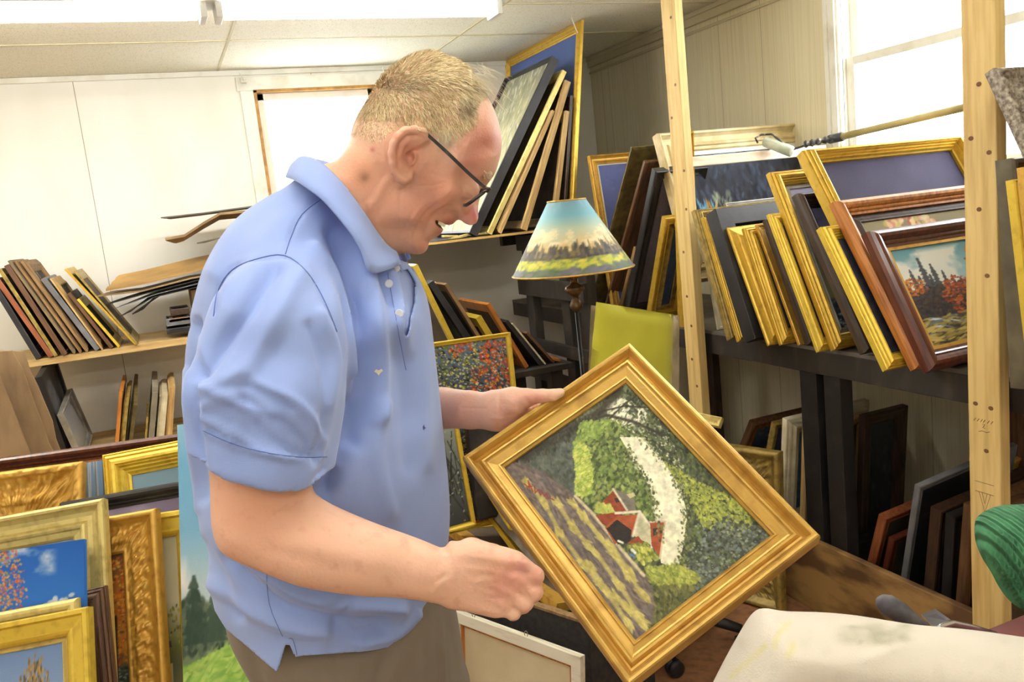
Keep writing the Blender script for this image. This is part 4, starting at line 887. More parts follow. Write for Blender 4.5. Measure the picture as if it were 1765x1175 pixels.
# ------------------------------------------------------------------ crate with frames, raw canvas in front
zc = .34; pL = at(786, 1048, 'Z', zc); pR = at(1008, 1128, 'Z', zc)
Xc = unit(pR-pL); nb_ = np.cross([0, 0, 1], Xc)       # points away from the camera side
up = unit(np.array([0, 0, 1])+nb_*.12); Wc = float(np.linalg.norm(pR-pL)); Hc = zc/up[2]-.002
rc = empty('stretched_canvas', 'raw canvas seen from behind on a whitewashed stretcher, leaning on the dark crate', 'canvas', M=basis(pL-up*Hc, Xc, up))
PALEW = mat('whitewashed_wood', rgb(226, 220, 200), .6, 0, rgb(190, 180, 150), 7, (1, 9, 9), 5, (.5, .75))
moulding('stretcher_frame', Wc, Hc, .034, .02, P_FLAT, PALEW, rc)
moulding('inner_stretcher', Wc-.068, Hc-.068, .008, .014, P_FLAT, WOODO, rc, x0=.034, z0=.034)
MB().box((.03, -.006, .03), (Wc-.03, -.003, Hc-.03)).build('canvas_back', RAWC, rc)
for x_ in (.09, Wc*.60, Wc-.02):
    mb = MB(); n = 14; zz = Hc+.006 if x_ < Wc-.05 else Hc*.55; mb.tube([(x_+.006*math.cos(k*2*math.pi/n), -.012, zz+.008*math.sin(k*2*math.pi/n)) for k in range(n+1)], .0013, 5); mb.build('screw_eye', mat('screw_steel', rgb(150, 140, 120), .3, .9), rc, True)
# crate
M_BLK = mat('black_felt', rgb(40, 38, 38), .9, 0, rgb(58, 54, 50), 60, detail=4)
q0 = pL+nb_*.07-Xc*.06; ang = math.atan2(Xc[1], Xc[0]); cr = empty('storage_crate', 'black covered crate holding gold frames under the man\'s hand', 'crate', M=Matrix.Translation((q0[0], q0[1], 0)) @ Matrix.Rotation(ang, 4, 'Z'))
CL, CW, CH = Wc+.02, .30, .385
for (a, b) in (((0, 0, .03), (CL, .015, CH)), ((0, CW-.015, .03), (CL, CW, CH)), ((0, .015, .03), (.015, CW-.015, CH)), ((CL-.015, .015, .03), (CL, CW-.015, CH))): MB().box(a, b).build('crate_side', M_BLK, cr)
MB().box((.015, .015, .03), (CL-.015, CW-.015, .045)).build('crate_floor', M_BLK, cr)
MB().box((-.004, -.004, CH), (CL+.004, .019, CH+.008)).box((-.004, CW-.019, CH), (CL+.004, CW+.004, CH+.008)).build('crate_rim', WOODM, cr)
for x in (.03, CL-.03):
    for y in (.03, CW-.03): MB().box((x-.015, y-.015, 0), (x+.015, y+.015, .03)).build('crate_foot', BLACKD, cr)
def crate_frame(label, bl, tl, depthv, w, T, prof, m, H=None, **kw): pass
# frames poking out of the crate, planes roughly facing up towards the viewer
def quad_frame(label, A, B, D, zA, zB, zD, w, T, prof, m, art=None, name='picture_frame', group=None, **kw):
    """corner A with neighbours B (along the width) and D (along the height), all from picture points at given heights"""
    pA_, pB_, pD_ = at(*A, 'Z', zA), at(*B, 'Z', zB), at(*D, 'Z', zD)
    X = unit(pB_-pA_); Zv = pD_-pA_; Zp = unit(Zv-X*np.dot(Zv, X)); W1 = float(np.linalg.norm(pB_-pA_)); H1 = float(np.dot(Zv, Zp))
    return framed(name, label, 'picture frame', basis(pA_, X, Zp), W1, H1, w, T, prof, m, art, group, **kw)
quad_frame('ribbed gold frame slanting out of the crate above the man\'s knuckles', (905, 968), (835, 874), (1040, 925), .44, .52, .34, .055, .035, P_RIDGE, GOLD_BRIGHT, group='frames standing in the black crate')
quad_frame('gold frame with raw pine corner lowest in the crate', (960, 1040), (768, 905), (1120, 1000), .405, .46, .32, .05, .03, P_SIMPLE, GOLD_WARM, group='frames standing in the black crate')
quad_frame('grey edged frame wedged between crate and held painting', (930, 965), (836, 858), (1050, 905), .47, .56, .38, .03, .03, P_FLAT, SILVER, group='frames standing in the black crate')
quad_frame('gold frame with a pale carved edge under the grey edged one', (880, 905), (815, 805), (1000, 850), .56, .66, .5, .05, .03, P_RIDGE, GOLD_BRIGHT, group='frames standing in the black crate')
# ------------------------------------------------------------------ ornate gold frame on the floor, wide board, gold corner
pb = at(1356, 1052, 'Z', .003); pt = atp(1380, 783, pb, (0.8, 1, 0)); 
ptz = pt[2]; pl = at(1262, 766, 'Z', ptz); Xo = unit(pt-pl); Zo = pt-pb
Wo = .36
Mo = basis(pb-Xo*Wo, Xo, Zo)
framed('picture_frame', 'ornate gold frame with acanthus border standing on the floor behind the held painting', 'picture frame', Mo, Wo, float(np.linalg.norm(Zo)), .115, .045, P_SCOOP, GOLD_OLD, art_dark(40, 40, 81), relief=orn(20, .007, .3, .85))
M_OLDB = mat('old_oak_board', rgb(172, 134, 80), .6, 0, rgb(104, 74, 46), 3.2, (1, 1, 3.0), 7, (.46, .58), bump=.2, bscale=20)
MB().box((1.975, 1.2, 0.0), (2.0, 2.62, .272), bev=.003).build('side_board', M_OLDB, label='long knotty oak board standing on edge along the foot of the rack', cat='board')
quad_frame('gold frame corner sticking out behind the top edge of the held painting', (1248, 722), (1170, 706), (1240, 738), .70, .72, .67, .02, .02, P_SIMPLE, GOLD_PALE)
# ------------------------------------------------------------------ far right frames by the post
FR = 'frames on the rack nearest the viewpoint'
row_frame('picture_frame', 'carved silvery brown frame corner jutting in at the right edge', FR, (1960, 640), (1697, 128), 1.0, .45, .10, .06, P_SCOOP, mat('silver_brown', rgb(176, 166, 148), .45, .3, rgb(96, 82, 68), 90, detail=5, bump=1, bscale=160), plane=('X', 1.86), art=art_dark(30, 30, 82), relief=orn(30, .008, .05, .95))
row_frame('picture_frame', 'dark grey brown frame in front of the right post', FR, (1742, 690), (1715, 277), .976, .4, .06, .05, P_SIMPLE, mat('grey_brown_frame', rgb(110, 100, 76), .5, 0, rgb(80, 72, 54), 12), plane=('X', 1.90), art=art_dark(30, 30, 83, (20, 20, 22), (40, 40, 42)))
row_frame('picture_frame', 'bright ridged gold frame overlapping the dark grey brown one', FR, (1776, 700), (1733, 312), .976, .4, .06, .05, P_RIDGE, GOLD_BRIGHT, plane=('X', 1.86), art=art_dark(30, 30, 84))
row_frame('picture_frame', 'gold frame at the very edge of the picture beside the ridged one', FR, (1795, 700), (1752, 290), .976, .4, .06, .03, P_SIMPLE, GOLD_WARM, plane=('X', 1.84), art=art_dark(30, 30, 85))
flush_rows()
# ------------------------------------------------------------------ paint roller with bamboo pole
a0 = at(1306, 242, 'Y', 2.84); a1 = at(1352, 262, 'Y', 2.80)
zr = 1.672
rl = empty('paint_roller', 'paint roller with a pale green sleeve on a bamboo pole, resting on the rail', 'paint roller', M=Matrix.Translation((0, 0, 0)))
ax0 = np.array(at(1318, 243, 'Y', 2.86)); ax1 = np.array(at(1366, 262, 'Y', 2.74)); dz = zr+.021-min(ax0[2], ax1[2])
MB().tube([ax0, ax0+(ax1-ax0)*.04, ax1-(ax1-ax0)*.04, ax1], [.017, .022, .022, .017], 20).build('roller_sleeve', mat('green_fleece', rgb(176, 190, 172), .95, 0, rgb(206, 210, 190), 20, bump=.5, bscale=200), rl, True)
M_WIRE = mat('paint_crusted_metal', rgb(70, 68, 66), .5, .3, rgb(170, 166, 156), 50, detail=5, vpos=(.5, .65))
pts = [at(x, y, 'Y', yy) for x, y, yy in ((1306, 246, 2.86), (1302, 238, 2.86), (1312, 232, 2.86), (1330, 231, 2.83), (1342, 240, 2.80), (1355, 254, 2.76), (1368, 257, 2.74), (1384, 252, 2.72), (1390, 248, 2.70))]
MB().tube(pts, .0045, 8).build('roller_wire', M_WIRE, rl, True)
h0 = at(1386, 249, 'Y', 2.70); h1 = at(1440, 238, 'X', 2.55); h2 = at(1700, 176, 'X', 2.55)
n = 16; MB().tube([h0+(h1-h0)*k/n for k in range(n+1)], [.012+.004*math.sin(k*1.9) for k in range(n+1)], 10).build('roller_grip', M_WIRE, rl, True)
d = unit(h2-h1); MB().tube([h1-d*.03, h1+d*.04], .018, 14).build('pole_ferrule', mat('grey_ferrule', rgb(90, 92, 98), .35, .6), rl, True)
MB().tube([h1, h1+(h2-h1)*.5, h2], .0135, 14).build('bamboo_pole', mat('bamboo', rgb(206, 190, 130), .45, 0, rgb(176, 160, 100), 8), rl, True)
# wire loop at the ceiling
p = at(985, 30, 'Z', HC-.002); MB().tube([p, p+[.01, 0, -.03], p+[.02, 0, -.06], p+[.028, 0, -.075]], .003, 6).build('ceiling_wire', WHITE, label='short white wire end hanging from a ceiling tile by the big gold frame', cat='wire', smooth=True)
# ------------------------------------------------------------------ the man
YAW = math.radians(22.1)
RH = np.array([math.cos(YAW), -math.sin(YAW), 0]); WH = np.array([math.sin(YAW), math.cos(YAW), 0]); DP = 1.17
def uvp(px, py, w=0.0):
    """picture point on the vertical plane w metres behind the man's middle plane -> (u, v)"""
    P = atp(px, py, EYE+WH*(DP+w), WH); return np.dot(P-EYE, RH), P[2]
def xyz(u, w, v): return EYE[None]*np.array([[1, 1, 0]])+np.outer(u, RH)+np.outer(np.asarray(w)+DP, WH)+np.outer(v, [0, 0, 1])
def pt3(px, py, w):
    u, v = uvp(px, py, w); return np.array([u, w, v])
def wpt(px, py, w): return atp(px, py, EYE+WH*(DP+w), WH)
def topx(P):
    q = (P-EYE) @ CM.T; return 882.5+FPX*q[:, 0]/q[:, 2], 587.5+FPX*q[:, 1]/q[:, 2]
def polysd(poly, U, V):
    """signed distance, positive inside"""
    p = np.array(poly); d = np.full(U.shape, 9.0); ins = np.zeros(U.shape, bool)
    for (x0, y0), (x1, y1) in zip(p, np.roll(p, -1, 0)):
        ex, ey = x1-x0, y1-y0; t = np.clip(((U-x0)*ex+(V-y0)*ey)/(ex*ex+ey*ey+1e-12), 0, 1)
        d = np.minimum(d, np.hypot(U-x0-t*ex, V-y0-t*ey))
        if y0 != y1:
            c = (V >= min(y0, y1)) & (V < max(y0, y1)); ins ^= c & (U < x0+(V-y0)*ex/ey)
    return np.where(ins, d, -d)
def blur(a, n=1):
    for _ in range(n):
        b = np.pad(a, 1, 'edge'); a = (b[:-2, 1:-1]+b[2:, 1:-1]+b[1:-1, :-2]+b[1:-1, 2:]+2*a)/6
    return a
def smoothpoly(pts, n=4):
    """Catmull-Rom through closed points"""
    P = np.array(pts, float); out = []
    for i in range(len(P)):
        a, b, c, d = P[i-1], P[i], P[(i+1) % len(P)], P[(i+2) % len(P)]
        for k in range(n):
            t = k/n; out.append(.5*((2*b)+(c-a)*t+(2*a-5*b+4*c-d)*t*t+(3*b-a-3*c+d)*t**3))
    return np.array(out)
class Vol:
    def __init__(s, lo, hi, h):
        s.h = h; s.ax = [np.arange(lo[i], hi[i], h) for i in range(3)]      # u, w, v
        s.U2, s.V2 = np.meshgrid(s.ax[0], s.ax[2], indexing='ij'); s.W = s.ax[1][None, :, None].astype(np.float32)
        s.U = s.ax[0][:, None, None].astype(np.float32); s.V = s.ax[2][None, None, :].astype(np.float32)
    def interp(s, ctl):
        """ctl: (px, py, w0, value, sigma px) normalised gaussian interpolation on the u,v grid"""
        num = np.zeros_like(s.U2); den = num+1e-30
        for (px, py, w0, val, sg) in ctl:
            u, v = uvp(px, py, w0); sg = sg*DP/FPX; g = np.exp(-((s.U2-u)**2+(s.V2-v)**2)/(2*sg*sg))+1e-12/((s.U2-u)**2+(s.V2-v)**2+.001)
            num += g*val; den = den+g
        return num/den
    def inflate(s, pts, w0, Wm, R, C=None, nb=2, ns=3, comp=None):
        q = np.array(smoothpoly(pts, ns) if ns > 1 else pts, float)
        if comp:      # the nearer half of a thick body looks larger than its middle section: draw the section in by that much
            t = np.roll(q, -1, 0)-np.roll(q, 1, 0); n = np.stack([t[:, 1], -t[:, 0]], 1)/(np.linalg.norm(t, axis=1)[:, None]+1e-9)
            area = .5*np.sum(q[:, 0]*np.roll(q[:, 1], -1)-np.roll(q[:, 0], -1)*q[:, 1]); n *= np.sign(area)
            D_ = DP+w0; sp = ((q-np.array([882.5, 587.5]))*n).sum(1)/D_; q = q-n*(sp*sp/(4*(comp[0]*FPX/D_)/(2*comp[1]**2)))[:, None]
        P = [uvp(x, y, w0) for x, y in q]
        d = blur(polysd(P, s.U2, s.V2), nb)
        a = np.maximum(0, 1-d/R)
        c = w0 if C is None else C[:, None, :]
        Wm = np.full_like(s.U2, Wm) if np.isscalar(Wm) else Wm
        sc = np.minimum(np.broadcast_to(R, s.U2.shape), Wm)[:, None, :]
        return ((np.sqrt((a*a)[:, None, :]+((s.W-c)/Wm[:, None, :])**2)-1)*sc).astype(np.float32)
    def caps(s, pts, rr):
        """chain of tapered capsules; pts (u, w, v)"""
        F = None
        for (a, b, ra, rb) in zip(pts[:-1], pts[1:], rr[:-1], rr[1:]):
            e = np.array(b)-np.array(a); L2 = float(e@e)+1e-12
            t = np.clip(((s.U-a[0])*e[0]+(s.W-a[1])*e[1]+(s.V-a[2])*e[2])/L2, 0, 1)
            d = np.sqrt((s.U-a[0]-t*e[0])**2+(s.W-a[1]-t*e[1])**2+(s.V-a[2]-t*e[2])**2)-(ra+t*(rb-ra))
            F = d if F is None else smin(F, d, .004)
        return F.astype(np.float32)
    def ball(s, c, r, sc=(1, 1, 1)):
        return (np.sqrt(((s.U-c[0])/sc[0])**2+((s.W-c[1])/sc[1])**2+((s.V-c[2])/sc[2])**2)-r).astype(np.float32)
    def mesh(s, F):
        """surface nets -> verts (u, w, v), quads"""
        nu, nw, nv = F.shape; ins = F < 0
        cnt = np.zeros((nu-1, nw-1, nv-1), np.int8)
        for i in (0, 1):
            for j in (0, 1):
                for k in (0, 1): cnt += ins[i:nu-1+i, j:nw-1+j, k:nv-1+k]
        act = (cnt > 0) & (cnt < 8); idx = np.argwhere(act); ids = -np.ones(act.shape, np.int32); ids[tuple(idx.T)] = np.arange(len(idx))
        acc = np.zeros((len(idx), 3)); n = np.zeros(len(idx))
        cor = [(i, j, k) for i in (0, 1) for j in (0, 1) for k in (0, 1)]; g = {c: F[idx[:, 0]+c[0], idx[:, 1]+c[1], idx[:, 2]+c[2]] for c in cor}
        for c in cor:
            for ax in range(3):
                if c[ax] == 0:
                    d = list(c); d[ax] = 1; d = tuple(d); a, b = g[c], g[d]; m = (a < 0) != (b < 0)
                    t = np.where(m, a/(a-b+1e-20), 0); q = np.array(c, float)[None]+np.zeros((len(idx), 3)); q[:, ax] += t
                    acc += q*m[:, None]; n += m
        vt = (idx+acc/n[:, None])*s.h+np.array([a[0] for a in s.ax])
        fs = []
        for ax in range(3):
            o = [x for x in range(3) if x != ax]; sl = [slice(None)]*3; sl2 = [slice(None)]*3; sl[ax] = slice(0, -1); sl2[ax] = slice(1, None)
            a = ins[tuple(sl)]; b = ins[tuple(sl2)]; e = np.argwhere(a != b); keep = (e[:, o[0]] > 0) & (e[:, o[1]] > 0) & (e[:, o[0]] < F.shape[o[0]]-1) & (e[:, o[1]] < F.shape[o[1]]-1); e = e[keep]
            fl = a[tuple(e.T)]
            def cell(d0, d1):
                q = e.copy(); q[:, o[0]] -= d0; q[:, o[1]] -= d1; return ids[tuple(q.T)]
            Q = np.stack([cell(1, 1), cell(0, 1), cell(0, 0), cell(1, 0)], 1)
            if ax == 1: fl = ~fl
            Q[~fl] = Q[~fl][:, ::-1]; fs.append(Q)
        return vt, np.vstack(fs)
def smin(a, b, k):
    h = np.clip(.5+.5*(b-a)/k, 0, 1); return b*(1-h)+a*h-k*h*(1-h)
def smax(a, b, k): return -smin(-a, -b, k)
def relax(v, f, n=2, lam=.5):
    e = np.vstack([f[:, [0, 1]], f[:, [1, 2]], f[:, [2, 3]], f[:, [3, 0]]]); e = np.vstack([e, e[:, ::-1]])
    cnt = np.bincount(e[:, 0], minlength=len(v))[:, None]
    for _ in range(n):
        s = np.stack([np.bincount(e[:, 0], v[e[:, 1], i], minlength=len(v)) for i in range(3)], 1)/np.maximum(cnt, 1); v = v*(1-lam)+s*lam
    return v
def normals(v, f):
    n = np.cross(v[f[:, 2]]-v[f[:, 0]], v[f[:, 3]]-v[f[:, 1]]); N = np.zeros_like(v)
    for k in range(4): 
        for i in range(3): N[:, i] += np.bincount(f[:, k], n[:, i], minlength=len(v))
    return N/(np.linalg.norm(N, axis=1)[:, None]+1e-12)
class Map:
    """relief sketched in picture pixels, looked up by where each surface point of the near side shows"""
    def __init__(s, gain=1.0): s.gain = gain; s.a = np.zeros((600, 900)); s.Y, s.X = np.mgrid[0:600, 0:900]*2.0
    def dist(s, pts):
        d = np.full(s.X.shape, 1e4)
        for (x0, y0), (x1, y1) in zip(pts[:-1], pts[1:]):
            ex, ey = x1-x0, y1-y0; t = np.clip(((s.X-x0)*ex+(s.Y-y0)*ey)/(ex*ex+ey*ey+1e-9), 0, 1); d = np.minimum(d, np.hypot(s.X-x0-t*ex, s.Y-y0-t*ey))
        return d
    def fold(s, pts, sg, amp):
        amp = amp*s.gain
        P = np.array(pts, float)
        if len(P) > 2:
            q = [P[0]]
            for i in range(len(P)-1):
                a, b, c, d = P[max(0, i-1)], P[i], P[i+1], P[min(len(P)-1, i+2)]
                for k in range(1, 5): t = k/4; q.append(.5*((2*b)+(c-a)*t+(2*a-5*b+4*c-d)*t*t+(3*b-a-3*c+d)*t**3))
            P = q
        s.a += amp*np.exp(-(s.dist(P)/sg)**2); return s
    def area(s, pts, amp, soft=3):
        s.a += amp/(1+np.exp(-np.clip(polysd(pts, s.X, s.Y)/soft, -30, 30))); return s
    def at(s, x, y):
        xi = np.clip(x/2, 0, 898.9); yi = np.clip(y/2, 0, 598.9); x0 = xi.astype(int); y0 = yi.astype(int); fx = xi-x0; fy = yi-y0
        return (s.a[y0, x0]*(1-fx)+s.a[y0, x0+1]*fx)*(1-fy)+(s.a[y0+1, x0]*(1-fx)+s.a[y0+1, x0+1]*fx)*fy
def emboss(v, f, mp, side=-1):
    P = xyz(*v.T); x, y = topx(P); N = normals(v, f); face = np.clip(-N[:, 1]*1.5+.15, 0, 1)
    return v+N*(mp.at(x, y)*face)[:, None]
MAN = empty('person', 'grey blond man in light blue polo shirt and glasses, holding the gold framed painting', 'person', M=Matrix.Translation(tuple((EYE+WH*DP+RH*(-.2))*np.array([1, 1, 0]))))
MO = np.array(MAN.matrix_world.translation)
def vobj(name, v, f, m, parent=MAN, smooth=True, colf=None):
    P = xyz(*v.T)-MO; me = bpy.data.meshes.new(name); me.vertices.add(len(P)); me.vertices.foreach_set('co', P.ravel())
    me.loops.add(len(f)*4); me.loops.foreach_set('vertex_index', f.ravel().astype(np.int32)); me.polygons.add(len(f)); me.polygons.foreach_set('loop_start', np.arange(len(f), dtype=np.int32)*4)
    me.update(calc_edges=True); me.validate()
    if colf is not None:
        ca = me.color_attributes.new('paint', 'FLOAT_COLOR', 'POINT'); b = np.ones((len(P), 4), np.float32); b[:, :3] = lin(np.clip(colf, 0, 255)/255.); ca.data.foreach_set('color', b.ravel())
    return mobj(name, me, m, parent, smooth)
# ---- head and neck
HEADP = [(575, 276), (592, 259), (602, 240), (607, 219), (613, 203), (628, 178), (641, 158), (653, 142), (668, 123), (687, 107), (710, 94), (731, 88), (748, 88), (764, 94), (784, 102), (799, 113), (810, 128), (824, 145), (838, 162), (850, 184), (859, 208), (864, 232), (865, 250), (863, 266), (859, 281), (855, 294), (850, 305), (843, 315), (836, 325), (829, 338), (825, 350), (824, 362), (825, 374), (822, 384), (814, 388.5), (804, 387), (797, 382), (791, 378), (786, 382), (781, 387), (774, 389), (769, 389), (766, 393), (764, 398), (759, 405), (750, 411), (741, 416), (739, 421), (738, 428), (733, 435), (724, 439), (712, 438), (700, 437), (688, 440), (684, 460), (690, 500), (640, 540), (560, 500), (520, 420), (515, 340), (535, 290)]
hv = Vol((uvp(500, 300)[0], -.115, uvp(700, 520)[1]), (uvp(880, 300)[0], .115, uvp(700, 70)[1]), .0019)
Wc = [(720, 170, 0, .076, 30), (735, 110, 0, .066, 25), (640, 190, 0, .066, 25), (790, 200, 0, .068, 22), (790, 240, 0, .067, 18), (835, 220, 0, .064, 18), (845, 270, 0, .060, 15), (846, 300, 0, .055, 10), (822, 312, 0, .055, 9), (800, 318, 0, .055, 9), (770, 315, 0, .067, 14), (775, 340, 0, .070, 13), (700, 270, 0, .074, 22), (745, 355, 0, .066, 15), (792, 350, 0, .048, 9), (700, 350, 0, .063, 20), (755, 378, 0, .047, 10), (774, 376, 0, .038, 8), (762, 400, 0, .030, 9), (740, 405, 0, .040, 10), (722, 428, 0, .034, 12), (700, 410, 0, .046, 14), (834, 322, 0, .014, 7), (826, 345, 0, .011, 7), (824, 372, 0, .0135, 7), (812, 378, 0, .020, 7), (811, 355, 0, .022, 7), (790, 378, 0, .030, 6), (640, 300, 0, .062, 25), (600, 300, 0, .062, 20), (620, 380, 0, .064, 25), (620, 430, 0, .055, 25), (600, 480, 0, .045, 40), (560, 420, 0, .055, 30), (560, 300, 0, .064, 20)]
HW = blur(hv.interp(Wc), 3)
Rc = hv.interp([(720, 170, 0, .062, 40), (640, 190, 0, .055, 30), (850, 230, 0, .045, 20), (845, 290, 0, .032, 12), (826, 350, 0, .014, 12), (820, 375, 0, .012, 10), (785, 380, 0, .02, 9), (765, 395, 0, .02, 9), (725, 425, 0, .024, 14), (760, 340, 0, .04, 20), (690, 400, 0, .035, 20), (600, 300, 0, .055, 30), (620, 450, 0, .06, 30)])
F = hv.inflate(HEADP, 0, HW, Rc, nb=3, comp=(.05, .055))
# ear on the near side and its mirror
EARO = [(737, 238), (729, 227), (714, 223), (698, 225), (686, 234), (678, 248), (675, 264), (676, 281), (680, 296), (688, 307), (697, 311), (704, 306), (707, 296)]
def earpt(p, w): return pt3(p[0], p[1], w)
for sg in (-1, 1):
    if sg < 0: E_ = lambda px, py, w: pt3(px, py, w)
    else: E_ = lambda px, py, w: np.array([uvp(px, py, -.08)[0], -w, uvp(px, py, -.08)[1]])
    k_ = [-.080, -.085, -.090, -.094, -.097, -.098, -.098, -.096, -.092, -.088, -.084, -.081, -.078]
    hel = hv.caps([E_(x, y, w) for (x, y), w in zip(EARO, k_)], [.0042, .0046, .0048, .0048, .0047, .0046, .0045, .0044, .0046, .0054, .0058, .0052, .004])
    cup = hv.caps([E_(720, 240, -.076), E_(696, 246, -.081), E_(688, 270, -.083), E_(692, 294, -.080)], [.010, .011, .0105, .010])
    anti = hv.caps([E_(722, 238, -.084), E_(705, 240, -.089), E_(693, 252, -.092), (E_(689, 270, -.092)), E_(694, 286, -.088), E_(701, 290, -.085)], [.0028, .003, .0033, .0034, .0032, .003])
    trag = hv.caps([E_(713, 268, -.078), E_(709, 279, -.080)], [.0048, .0045])
    con = hv.ball(E_(703, 266, -.096), .0125, (1, .9, 1.25))
    ear = smin(smin(hel, cup, .005), trag, .004); ear = smax(ear, -con, .003); ear = smin(ear, anti, .002)
    hol = hv.ball(E_(706, 272, -.082), .006, (1, 1.2, 1.3)); F = smin(F, ear, .006); F = smax(F, -hol, .003)
# open smiling mouth, nostrils, eye bulge and lids
mo = hv.inflate([(751, 375), (761, 380.5), (770, 387.5), (774, 391), (769, 395), (763, 393.5), (756, 389), (751, 382)], 0, .050, .0045, nb=1); F = smax(F, -mo, .002)
for sg in (-1, 1):
    c = pt3(803, 382, -.009); c[1] = sg*.0095; F = smax(F, -hv.ball(c, .0042, (1.3, .8, .9)), .002)
    c = pt3(811, 376, -.015); c[1] = sg*.015; F = smin(F, hv.ball(c, .0085, (1.1, .7, 1.1)), .006)
    c = pt3(812, 328, -.043); c[1] = sg*.040; F = smin(F, hv.ball(c, .0115), .004)
v, f = hv.mesh(F); v = relax(v, f, 2, .5)
hm = Map(.6)
for pts, sg, am in (
    ([(772, 311), (760, 316), (735, 320), (715, 322)], 2.6, -.0013), ([(776, 318), (760, 325), (735, 330), (700, 333)], 2.6, -.0012), ([(770, 306), (758, 304), (742, 298)], 2.4, -.0009), ([(775, 324), (757, 336), (738, 345)], 2.6, -.0011),
    ([(790, 356), (775, 352), (757, 362), (744, 376), (735, 395), (728, 415)], 3.2, -.0022), ([(752, 352), (735, 366), (722, 385), (713, 408), (708, 432)], 3.4, -.0022), ([(738, 352), (720, 372), (706, 398), (699, 430)], 3.0, -.0014), ([(725, 350), (706, 375), (695, 400), (690, 425)], 3, -.0010),
    ([(690, 330), (688, 355), (690, 390), (687, 420)], 3, -.0009), ([(775, 340), (765, 332), (752, 336)], 12, .0026), ([(762, 356), (750, 350)], 9, .0018), ([(742, 402), (752, 395)], 4, .001),
    ([(805, 318), (812, 324), (818, 331)], 2.0, -.0016), ([(800, 330), (806, 337), (812, 341)], 2.0, -.0014), ([(792, 340), (800, 345), (806, 349)], 2.2, -.001), ([(842, 300), (850, 296)], 6, .0014), ([(835, 250), (850, 262)], 3, -.0005), ([(828, 262), (846, 276)], 3, -.0005),
    ([(662, 315), (655, 330), (640, 355)], 9, .0025), ([(665, 300), (650, 320), (636, 340), (620, 352)], 3.5, -.0012), ([(707, 306), (704, 318), (690, 330)], 4, -.0012), ([(640, 340), (650, 370), (662, 400)], 4, -.0012), ([(622, 345), (634, 375), (650, 405)], 4, -.001), ([(666, 250), (672, 290), (684, 312)], 4, -.002),
    ([(808, 372), (800, 372), (797, 378)], 2, -.0015), ([(830, 330), (826, 340)], 4, -.0003)): hm.fold(pts, sg, am)
v = emboss(v, f, hm); v = relax(v, f, 1, .3)
HV, HF = v, f
# skin tone map: ruddy cheeks, nose, ear; reddish forehead
def skincol(P, ears=True):
    x, y = topx(P); c = np.tile(np.array([236., 190, 162]), (len(P), 1))
    def bl(px, py, s, col, a):
        nonlocal c
        g = a*np.exp(-((x-px)**2+(y-py)**2)/(2*s*s)); c = c*(1-g[:, None])+np.array(col)*g[:, None]
    for q in ((835, 240, 22, (206, 132, 118), .8), (815, 275, 20, (208, 138, 122), .7), (760, 330, 30, (208, 138, 112), .7), (820, 370, 12, (200, 112, 108), .9), (700, 262, 26, (204, 128, 108), .55), (725, 360, 30, (204, 140, 116), .6), (773, 384, 7, (188, 106, 98), .8), (760, 403, 7, (190, 114, 104), .8), (620, 300, 30, (208, 142, 104), .7), (660, 360, 40, (196, 134, 108), .6), (628, 306, 4.5, (120, 84, 60), .7), (626, 303, 8, (170, 120, 88), .6), (642, 258, 3, (190, 90, 90), .5), (855, 190, 20, (222, 172, 150), .6), (725, 430, 12, (200, 138, 120), .6),
              (880, 995, 22, (206, 128, 116), .5), (860, 1020, 16, (200, 126, 116), .4), (900, 975, 8, (200, 128, 130), .5), (450, 860, 60, (212, 146, 112), .6), (925, 1000, 16, (210, 140, 124), .5), (920, 688, 14, (206, 130, 112), .5), (868, 715, 20, (192, 138, 132), .5), (790, 700, 30, (204, 146, 128), .6)): bl(*q)
    return c
# ---- near arm and fist
AW = -.235
av = Vol((uvp(340, 800, AW)[0], -.36, uvp(700, 1090, AW)[1]), (uvp(950, 900, AW)[0], -.10, uvp(400, 640, AW)[1]), .0024)
ARM = [(372, 640), (358, 700), (356, 760), (361, 810), (365, 855), (371, 895), (380, 922), (396, 941), (430, 957), (470, 972), (530, 990), (600, 1003), (660, 1010), (720, 1018), (760, 1029), (800, 1040), (830, 1030), (830, 960), (800, 940), (775, 938), (740, 924), (700, 907), (650, 888), (600, 868), (565, 853), (544, 840), (540, 810), (548, 760), (560, 700), (540, 640)]
AWm = av.interp([(450, 680, AW, .052, 50), (450, 800, AW, .053, 40), (430, 900, AW, .048, 30), (540, 900, AW, .046, 40), (640, 945, AW, .040, 40), (720, 965, AW, .032, 30), (780, 985, AW, .024, 25), (830, 990, AW, .018, 20)])
AC = av.interp([(450, 650, AW, -.205, 50), (430, 800, AW, -.235, 50), (430, 920, AW, -.255, 40), (600, 940, AW, -.262, 50), (720, 965, AW, -.255, 30), (830, 990, AW, -.25, 30)])
F = av.inflate(ARM, AW, AWm, av.interp([(450, 750, AW, .05, 60), (600, 940, AW, .042, 40), (780, 985, AW, .03, 30)]), C=AC, nb=4, comp=(.045, .045))
PALM = [(770, 940), (787, 935), (805, 932), (829, 932.5), (847, 938), (869, 944), (884, 948), (896, 955), (903, 975), (902, 1000), (894, 1024), (884, 1044), (873, 1057), (858, 1062), (838, 1059), (818, 1052), (795, 1043), (765, 1033)]
pm = av.inflate(PALM, -.25, .0165, .013, nb=2); F = smin(F, pm, .010)
Hd = lambda x, y, w: pt3(x, y, w)
